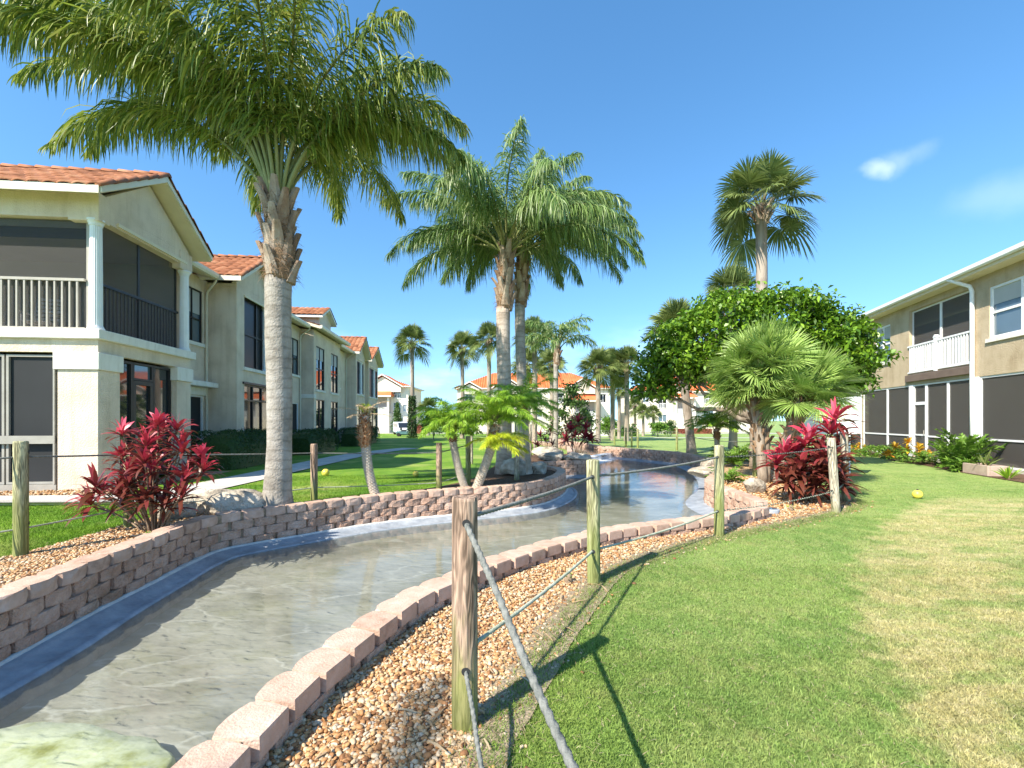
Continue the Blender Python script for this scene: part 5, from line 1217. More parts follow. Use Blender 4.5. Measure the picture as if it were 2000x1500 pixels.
# ------------------------------------------------------------------ left building
LBn = thing('condo_building', 'long two storey cream stucco building with clay tiled gables and screened balconies on the left', 'building', (-9.44, 10.4, 0), math.atan2(.0984, .9951))
ZE = 6.66                      # eave
def gable(s0, s1, tb, name='gable_roof', ridge=None, over=.45, zr=8.08):
    sm = (s0 + s1) / 2; a0, a1 = s0 - .5, s1 + .45
    t_ = MB()
    V, f = tiles(tb, over, (0, a0, ZE + .06), (0, sm, zr), (1, 0, 0)); t_.add(V, f)
    V, f = tiles(tb, over, (0, a1, ZE + .06), (0, sm, zr), (1, 0, 0)); t_.add(V, f)
    ro = t_.build(name, M['tile_left'], LBn, True)
    rc = MB(); ridge_caps(rc, (tb, sm, zr + .02), (over, sm, zr + .02)); rk = zr - ZE - .06
    ridge_caps(rc, (over - .06, sm, zr + .0), (over - .06, a1, ZE + .07), .10); ridge_caps(rc, (over - .06, sm, zr + .0), (over - .06, a0, ZE + .07), .10); rc.build('ridge_tile', M['tile_left'], ro, True)
    d = MB(); k0 = (zr - ZE - .06) / (sm - a0)
    d.prism([(a0, ZE + .045), (a0, ZE - .12), (sm, zr - .17), (sm, zr - .015)], tb, over - .05, 'x')
    d.prism([(sm, zr - .015), (sm, zr - .17), (a1, ZE - .12), (a1, ZE + .045)], tb, over - .05, 'x'); d.build('soffit', M['fascia'], ro)
    fa = MB(); w = .14
    for (y0, y1) in ((a0, sm), (a1, sm)):
        fa.prism([(y0, ZE + .05), (y0, ZE + .05 - w), (y1, zr - .01 - w), (y1, zr - .01)][:: (1 if y0 < y1 else -1)], over - .048, over - .01, 'x')
    fa.box(tb, over - .052, a0 - .035, a0 - .002, ZE - .12, ZE + .055)
    fa.build('fascia', M['fascia_board'], ro)
    g_ = MB(); g_.prism([(s0, ZE - .10), (s1, ZE - .10), (s1, ZE - .02), (sm, zr - .28), (s0, ZE - .02)], -.16, .0, 'x')
    g_.build('gable_wall', M['stucco'], LBn)
    tr = MB(); tr.box(.0, .05, s0 + .55, s1 - .15, ZE - .42, ZE - .34); tr.build('gable_trim', M['fascia'], LBn)
    return ro
W = MB(); TR = MB()
# --- first projection: open corner balcony above, glazed room below
gable(0.0, 3.4, -9)
panel(W, 'x', -9, -.022, 0.02, .218, 3.137, 3.438)                                     # beam between window and band, front
panel(W, 'y', .22, 3.48, -.2, -.02, 3.137, 3.438)
W.bbox(-.86, 0, 0, .66, 0, 2.74, .012); W.bbox(-.6, 0, 2.84, 3.5, 0, 2.74, .012)   # ground-floor piers

for q in ((-.92, .05, -.05, .71), (-.64, .05, 2.79, 3.55)): cp = MB(); cp.bbox(*q, 2.742, 3.135, .012); cp.build('pier_cap', M['stucco_trim'], LBn)
TR.bbox(-9, .09, -.09, .14, 3.44, 3.66, .012); TR.bbox(-.14, .09, .142, 3.62, 3.44, 3.66, .012)
W.box(-9, -.15, .15, 3.6, 3.46, 3.60)                                             # balcony floor
W.box(-9, -.162, 0.0, .26, 6.2, 6.84); W.box(-.26, -.162, .262, 3.5, 6.2, 6.56); W.box(-.160, .0, 0.0, 3.5, 6.2, 6.558)         # beams under the roof

for q in ((-.62, .03, -.03, .30, 6.14, 6.78), (-.30, .03, 2.95, 3.53, 6.05, 6.57)): cb = MB(); cb.bbox(*q, .01); cb.build('beam_block', M['stucco'], LBn)
W.box(-9, -.2, 3.3, 3.5, 3.6, 6.5)
inn = MB(); inn.box(-9, -.3, 3.28, 3.298, 3.62, 6.2); inn.box(-9, -.05, .27, 3.28, 6.21, 6.25); inn.build('balcony_ceiling', M['interior'], LBn)
def column(x, y, z0, z1, r=.125):
    m = MB(); n = 40; th = np.arange(n) / n * 2 * math.pi; rr = r * (1 - .05 * (np.cos(th * 20) > 0)); V = []
    for z, k in ((z0 + .10, 1.0), ((z0 + z1) / 2, .98), (z1 - .14, .90)): V += [(x + math.cos(t) * q * k, y + math.sin(t) * q * k, z) for t, q in zip(th, rr)]
    f = [(k * n + j, k * n + (j + 1) % n, (k + 1) * n + (j + 1) % n, (k + 1) * n + j) for k in range(2) for j in range(n)] + [tuple(range(n - 1, -1, -1)), tuple(range(2 * n, 3 * n))]
    m.add(V, f); c = m.build('column', M['white_paint'], LBn)
    for nm, zz_, kk in (('column_base', (z0, z0 + .05, z0 + .051, z0 + .10), (1.28, 1.28, 1.2, 1.05)), ('capital', (z1 - .14, z1 - .09, z1 - .089, z1 - .04, z1 - .039, z1), (1.02, 1.08, 1.1, 1.35, 1.4, 1.4))):
        e = MB(); e.tube([(x, y, a) for a in zz_], [r * k for k in kk], 24); e.build(nm, M['white_paint'], c, False)
column(-.14, .12, 3.66, 6.2); column(-.06, 3.28, 3.66, 6.05, .12)
def railing(root, axis, a0, a1, p, z0, z1, step, mat, bar=.028, name='railing', skip_post=False):
    m = MB(); oriented(m, axis, a0, a1, p - .03, p + .03, z1 - .06, z1); oriented(m, axis, a0, a1, p - .02, p + .02, z0, z0 + .05)
    r_ = m.build(name, mat, root); n = int((a1 - a0) / step); b = MB()
    for i in range(1, n): c = a0 + (a1 - a0) * i / n; oriented(b, axis, c - bar / 2, c + bar / 2, p - bar / 2, p + bar / 2, z0 + .05, z1 - .06)
    b.build('baluster', mat, r_); return r_
railing(LBn, 'x', -9, -.36, .10, 3.67, 4.84, .155, M['rail_paint'], .036)
railing(LBn, 'y', .30, 3.12, -.16, 3.67, 4.80, .12, M['bronze'], .022)
sc_ = MB(); sc_.box(-9, -.36, .155, .160, 3.68, 6.18); so = sc_.build('insect_screen', M['mesh_screen'], LBn)
sf = MB(); sf.box(-.36, -.29, .14, .19, 3.67, 6.18); sf.box(-9, -.36, .165, .19, 6.02, 6.18); sf.build('screen_frame', M['rail_paint'], so)
sh = MB(); sh.box(-9, -.40, .20, .206, 5.78, 6.19); sh.build('sun_shade', M['bronze'], so)
sc2 = MB(); sc2.box(-.205, -.20, .30, 3.12, 3.68, 6.18); so = sc2.build('insect_screen', M['mesh_screen'], LBn)
sf = MB(); [sf.box(-.23, -.19, y, y + .05, 3.67, 6.18) for y in (.27, 1.55, 3.08)]; sf.build('screen_frame', M['bronze'], so)
# rocking chair seen through the balusters
# --- ground floor glazing
for x1 in (-.95, -2.02, -3.09, -4.16):
    window(LBn, 'x', x1 - 1.03, x1, .03, .14, 3.08, -1, 1, 1, 'alu', 'insect_screen', .05, False, 0, 'screen_window', sash=[1.15], depth=.10)
al = MB(); al.box(-5.3, -.90, .0, .05, 1.06, 1.24); al.box(-5.3, -.88, -.01, .06, .0, .135); al.box(-.935, -.90, -.02, .10, .14, 3.10); al.build('window_rail', M['alu'], LBn)
for s0, s1, nh in ((.68, 1.30, 1), (2.07, 2.82, 1)): window(LBn, 'y', s0, s1, -.12, .06, 3.08, 1, 1, 1, 'bronze', 'glass', .06, False, 0, 'tall_window')
dd = window(LBn, 'y', 1.31, 2.06, -.12, .06, 2.62, 1, 1, 1, 'bronze', 'glass', .11, False, 0, 'door'); h_ = MB(); h_.bbox(-.14, -.09, 1.36, 1.39, 1.05, 1.25); h_.build('handle', M['alu'], dd)
window(LBn, 'y', 1.31, 2.06, -.12, 2.63, 3.08, 1, 1, 1, 'bronze', 'glass_blue', .05, False, 0, 'transom')
# --- recessed walls and further projections
REC = -1.0
wins = {}
def recess(s0, s1, t, up, lo):
    hs = []
    for q in (up, lo):
        if q: hs.append(q)
    panel(W, 'y', s0, s1, t - .2, t, 0, ZE - .05, hs)
    if up: window(LBn, 'y', up[0], up[1], t, up[2], up[3], 1, 2, 1, 'bronze', 'glass_blue', .045, True, .45, 'window', sash=[(up[2] + up[3]) / 2 - .1])
    if lo: window(LBn, 'y', lo[0], lo[1], t, lo[2], lo[3], 1, 1, 1, 'white_paint', 'insect_screen', .05, False, 0, 'window')
recess(3.48, 6.27, REC, (4.85, 5.95, 4.3, 6.15), (5.2, 6.02, .25, 2.45))
cn = MB(); cn.bbox(REC, REC + .42, 4.5, 6.2, 2.75, 2.92, .01); cn.bbox(REC, REC + .06, 5.12, 6.10, 2.46, 2.74, .01); cn.build('canopy', M['stucco_trim'], LBn)
def projection(s0, s1, t0, up, lo, kind, gab=True):
    panel(W, 'x', t0 - .2, -.202, s0, s0 + .2, 0, ZE - .08)
    panel(W, 'x', t0 - .2, -.202, s1 - .2, s1, 0, ZE - .08)
    panel(W, 'y', s0, s1, -.2, 0, 0, ZE - .08, [*up, *lo])
projection(6.27, 9.8, REC, [(6.85, 9.3, 3.6, 6.3)], [(6.85, 9.2, .05, 2.95)], 1); gable(6.27, 9.6, -4.5)
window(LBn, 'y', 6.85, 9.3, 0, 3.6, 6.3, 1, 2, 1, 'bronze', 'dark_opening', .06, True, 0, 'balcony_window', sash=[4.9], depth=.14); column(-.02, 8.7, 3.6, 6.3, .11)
window(LBn, 'y', 6.85, 9.2, 0, .05, 2.95, 1, 3, 1, 'bronze', 'glass', .06, False, 0, 'patio_door', sash=[2.35])
mb = MB(); mb.bbox(.0, .05, 6.7, 9.35, 2.952, 3.04, .01); mb.build('lintel', M['bronze'], LBn)
recess(9.8, 14.7, -.7, (13.1, 14.4, 4.0, 5.9), (13.1, 14.4, .9, 2.5))
projection(14.7, 19.9, -.7, [(15.1, 16.6, 3.3, 5.75), (17.9, 19.4, 3.3, 5.75)], [(15.1, 16.6, .6, 2.75), (17.9, 19.4, .05, 2.75)], 2)
for s0, s1 in ((15.1, 16.6), (17.9, 19.4)): window(LBn, 'y', s0, s1, 0, 3.3, 5.75, 1, 2, 1, 'bronze', 'glass', .05, True, .3, 'window', sash=[4.5])
window(LBn, 'y', 15.1, 16.6, 0, .6, 2.75, 1, 2, 1, 'bronze', 'glass', .05, False, 0, 'window'); window(LBn, 'y', 17.9, 19.4, 0, .05, 2.75, 1, 2, 1, 'bronze', 'glass', .05, False, 0, 'patio_door')
m = MB(); m.bbox(-.72, .04, 14.66, 15.0, 2.78, 3.0, .01); m.build('corner_band', M['stucco_trim'], LBn)
recess(19.9, 24.2, -.7, (21.0, 22.4, 3.9, 5.9), (21.0, 22.4, .9, 2.5))
for (a, b) in ((24.2, 27.2), (28.7, 32.8)):
    projection(a, b, -.7, [(a + .35, b - .35, 3.6, 6.1)], [(a + .35, b - .35, .1, 2.7)], 3); gable(a, b, -4.5)
    window(LBn, 'y', a + .35, b - .35, 0, 3.6, 6.1, 1, 2, 1, 'bronze', 'dark_opening', .05, True, 0, 'balcony_window'); window(LBn, 'y', a + .35, b - .35, 0, .1, 2.7, 1, 2, 1, 'bronze', 'glass', .05, False, 0, 'patio_door')
    column(.02, (a + b) / 2, 3.6, 6.1, .12)
recess(27.2, 28.7, -.7, None, None)
panel(W, 'x', -9, -.2, 32.8, 33.0, 0, ZE)
panel(W, 'x', -9, -.2, 3.5, 3.7, 0, 3.4) 
W.build('wall', M['stucco'], LBn); TR.build('band', M['stucco_trim'], LBn)
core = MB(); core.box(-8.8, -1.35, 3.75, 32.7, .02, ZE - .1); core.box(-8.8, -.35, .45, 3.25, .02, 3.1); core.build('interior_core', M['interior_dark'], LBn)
# main roof over the recessed walls
def slab_roof(s0, s1, te, zr_, tr_, nm='roof'):
    t_ = MB(); V, f = tiles(s0, s1, (te, 0, ZE + .05), (tr_, 0, zr_), (0, 1, 0)); t_.add(V, f); ro = t_.build(nm, M['tile_left'], LBn, True)
    rc = MB(); ridge_caps(rc, (tr_, s0, zr_ + .02), (tr_, s1, zr_ + .02)); rc.build('ridge_tile', M['tile_left'], ro, True)
    d = MB(); d.prism([(te + .02, ZE + .03), (te + .02, ZE - .12), (tr_, zr_ - .15), (tr_, zr_ - .01)], s0 + .02, s1 - .02, 'y'); d.build('soffit', M['fascia'], ro)
    gt = MB(); P = [(te + .0, ZE + .07), (te + .0, ZE - .08), (te + .03, ZE - .11), (te + .10, ZE - .11), (te + .14, ZE - .03), (te + .14, ZE + .07)]
    gt.prism(P, s0, s1, 'y'); gt.build('gutter', M['gutter'], ro)
    return ro
slab_roof(3.95, 5.72, -.45, 7.85, -4.4); slab_roof(10.1, 14.25, -.15, 7.85, -4.4); slab_roof(14.26, 20.35, .45, 7.95, -3.9); slab_roof(20.36, 23.65, -.15, 7.85, -4.4); slab_roof(27.7, 28.15, -.15, 7.85, -4.4)
back = MB(); V, f = tiles(3.9, 33.2, (-9.4, 0, ZE), (-4.4, 0, 7.86), (0, 1, 0)); back.add(V, f); back.build('roof', M['tile_left'], LBn, True)
# dormer over the third projection
dm = MB(); dm.prism([(15.7, 6.9), (17.9, 6.9), (17.9, 7.62), (16.8, 8.1), (15.7, 7.62)], -3.2, -.02, 'x'); dm.build('dormer_wall', M['stucco'], LBn)
t_ = MB(); V, f = tiles(-3.2, .28, (0, 15.4, 7.56), (0, 16.8, 8.25), (1, 0, 0)); t_.add(V, f); V, f = tiles(-3.2, .28, (0, 18.2, 7.56), (0, 16.8, 8.25), (1, 0, 0)); t_.add(V, f)
ro = t_.build('dormer_roof', M['tile_left'], LBn, True); d = MB(); d.prism([(15.4, 7.53), (15.4, 7.40), (16.8, 8.10), (18.2, 7.40), (18.2, 7.53), (16.8, 8.235)], -3.2, .25, 'x'); d.build('soffit', M['stucco_trim'], ro)
# downspouts
def spout(root, x, y, z0, z1, ox, oy, nm='downspout', mat='gutter', r=.042):
    m = MB(); P = spline([(0, 0, 0)] and [(x + ox, y + oy), (x + ox * .8, y + oy * .8), (x, y)], .05)
    pts = [(x + ox, y + oy, z1), (x + ox, y + oy, z1 - .10), (x + ox * .55, y + oy * .55, z1 - .26), (x + ox * .08, y + oy * .08, z1 - .42), (x, y, z1 - .6), (x, y, z0 + .2), (x, y, z0)]
    m.tube(pts, r, 8); return m.build(nm, M[mat], root, True)
spout(LBn, REC + .06, 6.10, .05, ZE - .05, .46, -.28); spout(LBn, -.64, 14.5, .05, ZE - .05, .55, -.2); spout(LBn, -.64, 24.0, .05, ZE - .05, .55, -.2)
# the rocking chair on the balcony
def rocking_chair():
    ca, sa = math.cos(.0986), math.sin(.0986)
    x, y = -2.2, 1.2; wx = -9.44 + x * .9951 - y * .0984; wy = 10.4 + x * .0984 + y * .9951
    r = thing('rocking_chair', 'white slatted rocking chair behind the balcony railing', 'chair', (wx, wy, 3.605), .35)
    b = MB()
    for s in (-.26, .26):
        b.tube([(s, -.42, .06), (s, -.2, .025), (s, .05, .02), (s, .3, .05), (s, .48, .12)], .016, 6); b.tube([(s, -.24, .03), (s, -.24, .62)], .018, 6); b.tube([(s, .2, .03), (s, .24, .5), (s, .40, 1.15)], .018, 6)
    b.build('frame', M['white_paint'], r, True)
    s_ = MB(); [s_.bbox(-.28, .28, -.26 + i * .085, -.195 + i * .085, .40 - i * .008, .42 - i * .008, .004) for i in range(6)]; s_.build('seat', M['white_paint'], r)
    k = MB(); [k.bbox(-.25, .25, .24 + i * .026, .262 + i * .026, .52 + i * .105, .58 + i * .105, .004) for i in range(6)]; k.build('backrest', M['white_paint'], r)
    a = MB(); [a.bbox(s - .035, s + .035, -.3, .3, .62, .645, .004) for s in (-.29, .29)]; a.build('armrest', M['white_paint'], r)
rocking_chair()

def LW(t, s): return (-9.44 + .9951 * t - .0984 * s, 10.4 + .0984 * t + .9951 * s)
hedge('hedge', 'nearest dark clipped hedge right of the first downspout of the left building', LW(.35, 3.9), LW(.35, 8.6), 1.7, 1.22, 'hedge_leaf', 9000, .055, 'dark hedges along the left building')
hedge('hedge', 'middle dark clipped hedge seen just right of the big palm trunk', LW(.75, 10.2), LW(.75, 14.4), 1.5, 1.15, 'hedge_leaf', 7000, .06, 'dark hedges along the left building')
hedge('hedge', 'farthest dark clipped hedge before the last gables of the left building', LW(.8, 18.8), LW(.8, 25.6), 1.5, 1.2, 'hedge_leaf', 8000, .07, 'dark hedges along the left building')
hedge('hedge', 'red leaved hedge before the left apartment block', (-19.6, 76), (-14.0, 76), 1.3, 1.55, 'red_hedge_leaf', 3500, .16, 'red hedges before the apartment blocks')
hedge('hedge', 'low red leaved hedge at the foot of the right apartment block', (26.5, 75), (32.5, 74.5), 1.3, .8, 'red_hedge_leaf', 2500, .16, 'red hedges before the apartment blocks')
hedge('hedge', 'low green hedge on the far lawn left of the round bright bush', (13.0, 58), (15.8, 58), 1.2, .8, 'fern_leaf', 2500, .14)

# ------------------------------------------------------------------ right building
RBn = thing('condo_building', 'two storey tan building with screened patios and a white balcony rail on the right', 'building', (15.5, 15.3, 0), -math.atan2(.245, .97))
W = MB(); ZR = 6.30; S0, S1 = -7.0, 11.0
up_holes = [(.10, 3.62, 3.55, 6.05), (-3.1, -.68, 4.2, 5.85), (5.0, 6.3, 4.2, 5.85)]
panel(W, 'y', S0, S1, 0, .2, 3.03, ZR, up_holes)
panel(W, 'x', .2, 9, S1 - .2, S1, 0, ZR); W.box(.2, .4, S0, S1, 3.03, 3.2)
W.box(.05, .25, 7.42, 7.62, 0, 3.03)
W.build('wall', M['stucco_right'], RBn)
ins = MB(); ins.box(2.6, 2.8, S0, S1 - .2, 0, ZR - .1); ins.build('inner_wall', M['interior'], RBn)
fl = MB(); fl.box(.2, 2.6, S0, S1 - .2, 3.21, 3.28); fl.box(.0, 2.6, S0, S1 - .2, .0, .08); fl.build('floor_slab', M['concrete'], RBn)
rf = MB(); rf.prism([(-.52, 6.52), (-.52, 6.46), (4.5, 7.46), (9.5, 6.46), (9.5, 6.52), (4.5, 7.53)], S0, S1 + .5, 'y'); ro = rf.build('roof', M['shingle'], RBn)
sfm = MB(); sfm.box(-.48, 9.4, S0, S1 + .45, 6.302, 6.45); sfm.build('soffit', M['fascia'], ro)
gt = MB(); gt.prism([(-.62, 6.56), (-.62, 6.44), (-.58, 6.40), (-.52, 6.40), (-.485, 6.44), (-.485, 6.56)], S0, S1 + .5, 'y'); gt.build('gutter', M['white_paint'], ro)
def scr(s0, s1, z0, z1, p=.06, sashes=(.96,), d=.035, nm='patio_screen', dens='mesh_screen'):
    f = MB(); 
    for a, b in ((s0, s0 + .05), (s1 - .05, s1)): f.box(p - d, p + d, a, b, z0, z1)
    for z in (z0 + .025, z1 - .025, *sashes): f.box(p - d + .004, p + d - .004, s0 + .05, s1 - .05, z - .03, z + .03)
    o = f.build(nm, M['white_paint'], RBn); g_ = MB(); g_.box(p - .003, p + .003, s0 + .05, s1 - .05, z0 + .05, z1 - .05); g_.build('mesh', M['patio_mesh'], o); return o
for s0, s1 in ((.12, 1.32), (1.32, 2.55), (3.62, 5.3), (5.3, 7.42), (7.64, 9.2), (9.2, 10.8), (-2.15, -.25), (-4.2, -2.15), (-6.2, -4.2)): scr(s0, s1, .10, 3.02)
dr = scr(2.57, 3.35, .10, 2.25, .055, (1.0,), nm='screen_door'); h_ = MB(); h_.bbox(-.02, .01, 2.63, 2.66, 1.0, 1.2); h_.build('handle', M['alu'], dr)
scr(2.57, 3.35, 2.26, 3.02, .06, (), nm='transom_screen')
ps = MB(); [ps.box(-.01, .13, a, b, .02, 3.03) for a, b in ((3.36, 3.61), (-.24, .11))]; ps.build('patio_post', M['white_paint'], RBn)
bb = MB(); bb.bbox(-.10, .10, .02, 3.72, 3.15, 3.42, .01); bb.build('balcony_band', M['band_brown'], RBn)
for s0, s1 in ((.12, 1.86), (1.86, 3.60)): scr(s0, s1, 3.56, 6.04, .14, (), .03, 'balcony_screen')
railing(RBn, 'y', .12, 3.64, -.02, 3.50, 4.62, .14, M['white_paint'], .04)
pm = MB(); pm.bbox(-.08, .04, 1.80, 1.94, 3.44, 4.70, .008); pm.prism([(1.77, 4.70), (1.97, 4.70), (1.87, 4.80)], -.09, .05, 'x'); pm.build('rail_post', M['white_paint'], RBn)
for s0, s1 in ((-3.1, -.68), (5.0, 6.3)):
    window(RBn, 'y', s0, s1, 0, 4.2, 5.85, -1, 2, 1, 'white_paint', 'glass_blue', .075, True, .35, 'window', sash=[5.02])
m = MB(); m.tube([(-.55, .28, 6.42), (-.50, .20, 6.36), (-.36, .05, 6.22), (-.14, -.05, 6.08), (-.08, -.06, 5.9), (-.08, -.06, 3.0), (-.08, -.06, .16)], .062, 10); m.build('downspout', M['white_paint'], RBn, True)
m = MB(); m.bbox(-.22, .04, -.20, .10, -.05, .18, .02); m.build('splash_block', M['concrete'], RBn)
# planting at the foot of the right building
def RW(t, s): return (15.5 + .97 * t + .245 * s, 15.3 - .245 * t + .97 * s)
tag(sheet(np.array([RW(-.02, -6), RW(-1.5, -6), RW(-1.45, -2), RW(-1.25, .6), RW(-1.3, 2.4), RW(-.95, 3.2), RW(-.9, 6), RW(-.8, 10), RW(-.02, 10)][::-1]), .6, .014, 'mulch_bed', M['mulch']), kind='structure')
def low_shrub(label, x, y, w, h, n, size, leaf='fern_leaf', name='low_shrub', group='low green shrubs before the right building'):
    z0 = H1(x, y); r = thing(name, label, 'shrub', (x, y, z0), group=group); lf = MB(); d = unit(rng.normal(0, 1, (n, 3))); d[:, 2] = np.abs(d[:, 2]); q = rng.uniform(.75, 1.03, (n, 1)) * (1 + .1 * np.sin(7 * d[:, :1] + x) * np.sin(5 * d[:, 1:2]))
    leafcloud(lf, np.array([x, y, z0]) + d * q * np.array([w * .5, w * .4, h]), size, .5, .6); lf.build('foliage', M[leaf], r, False, (x, y, z0))
    st = MB(); [st.tube([(x, y, z0 - .02), (x + a * w * .3, y + b * w * .3, z0 + h * .75)], [.02, .006], 5) for a, b in rng.normal(0, .6, (7, 2))]; st.build('stem', M['stem'], r, True, (x, y, z0))
for i, (t, s, w, h, lb) in enumerate(((-.7, 8.6, 1.5, .55, 'low green shrub behind the leaning posts by the right building'), (-.65, 4.7, 1.7, .48, 'low green shrub between the yellow croton and the screen door'), (-.7, 7.0, .9, .4, 'small low green shrub just left of the yellow croton'), (-.75, 3.1, .9, .55, 'low grey green shrub at the screen door'))):
    low_shrub(lb, *RW(t, s), w, h, 1500, .09)
def croton(label, x, y, k, seed):
    z0 = H1(x, y); sp = [(a * k, b * k, c * k, 1) for a, b, c in ((0, 0, .55), (-.35, 0, .42), (.35, .05, .42), (.15, -.2, .36), (-.2, -.2, .34), (-.55, 0, .22), (.55, 0, .22), (0, -.3, .2))]
    return cordyline(label, (x, y), sp, .22 * k, .07 * k, 22, 1.0, seed, 'crotons before the right building', 'croton_leaf', 'croton')
croton('small yellow croton furthest left before the right building', *RW(-.8, 5.9), .85, 5); croton('big orange and yellow croton right of the screen door', *RW(-.85, 2.0), 1.35, 6)
def fern(name, label, x, y, n, L_, e, seed, group=None, leaf='fern_leaf', nl=46, ll=.2, lw=.028, e1=-30, drp=.3, cat='plant'):
    z0 = H1(x, y); r = thing(name, label, cat, (x, y, z0), group=group); s1, l1 = MB(), MB(); date_crown(s1, l1, (x, y, z0 + .05), n, L_, seed, e, nl, ll, lw, drp, e1)
    s1.build('frond_stem', M['frond_stem'], r, True, (x, y, z0)); l1.build('foliage', M[leaf], r, False, (x, y, z0)); return r
fern('cycad', 'spreading low cycad between the orange croton and the downspout', *RW(-1.0, .75), 20, 1.0, (60, 10), 51, 'cycads before the right building', nl=34)
fern('cycad', 'tall upright cycad just right of the downspout', *RW(-.75, -.75), 24, 1.25, (86, 45), 52, 'cycads before the right building', nl=44, ll=.26, lw=.04, e1=5)
fern('cycad', 'glossy drooping cycad right of the tall upright one', *RW(-1.1, -1.35), 16, .75, (60, 15), 53, 'cycads before the right building', nl=24, ll=.24, lw=.06)
def agave(label, x, y, n, ll, lw, mat, seed, z=0., name='agave'):
    z0 = H1(x, y) + z; r = thing(name, label, 'plant', (x, y, z0)); lf, tn = MB(), []; rosette(lf, tn, (x, y, z0 + .05), (0, 0, 1), n, ll, lw, .5, .1, 1.4, .25); lf.build('foliage', M[mat], r, False, (x, y, z0))
    st = MB(); st.tube([(x, y, z0 - .02), (x, y, z0 + .1)], [.05, .03], 8); st.build('stem', M['stem'], r, True, (x, y, z0))
agave('broad upright leaf plant in front of the white downspout', *RW(-.6, .2), 7, 1.0, .22, 'fern_leaf', 3, name='leafy_plant')
px_, py_ = RW(-1.15, -2.35); rr = thing('planter_box', 'low terracotta block planter at the right edge by the patio screens', 'planter', (px_, py_, 0), -math.atan2(.245, .97))
m = MB(); [m.bbox(a, b, c, d, 0, .30, .012) for a, b, c, d in ((-.25, -.18, -.5, .5), (.18, .25, -.5, .5), (-.179, .179, -.5, -.43), (-.179, .179, .43, .5))]; m.build('box', M['planter'], rr); m = MB(); m.box(-.178, .178, -.428, .428, .02, .26); m.build('soil', M['mulch'], rr)
agave('spiky blue green agave standing in the terracotta planter', px_, py_, 18, .62, .055, 'sabal_leaf', 4, .24)
agave('yellow green strappy plant at the far right edge', *RW(-1.25, -3.35), 26, .5, .05, 'date_leaf', 5, name='strappy_plant')

# ------------------------------------------------------------------ far apartment blocks
def hip(root, x0, x1, y0, y1, z, h, inset, nm='roof', over=.6, mat='tile_far'):
    a0, a1, b0, b1 = x0 - over, x1 + over, y0 - over, y1 + over; m = MB(); ym = (b0 + b1) / 2; hl = min(inset, (a1 - a0) / 2 - .01)
    P = [(a0, b0, z), (a1, b0, z), (a1, b1, z), (a0, b1, z), (a0 + hl, ym, z + h), (a1 - hl, ym, z + h)]
    # courses of tiles as ribs laid over a closed hip
    m.add(P, [(0, 1, 5, 4), (1, 2, 5), (2, 3, 4, 5), (3, 0, 4), (3, 2, 1, 0)])
    ro = m.build(nm, M[mat], root)
    rb = MB(); n = int((a1 - a0) / .45)
    for i in range(1, n):
        x = a0 + (a1 - a0) * i / n; q = min(1, (x - a0) / hl, (a1 - x) / hl); rb.tube([(x, b0, z + .05), (x, b0 + (ym - b0) * q, z + h * q + .05)], .09, 5)
    rb.build('roof_tile', M[mat], ro, True)
    fa = MB(); fa.box(a0 + .02, a1 - .02, b0 + .02, b1 - .02, z - .22, z - .01); fa.build('fascia', M['stucco_trim'], ro)
    return ro
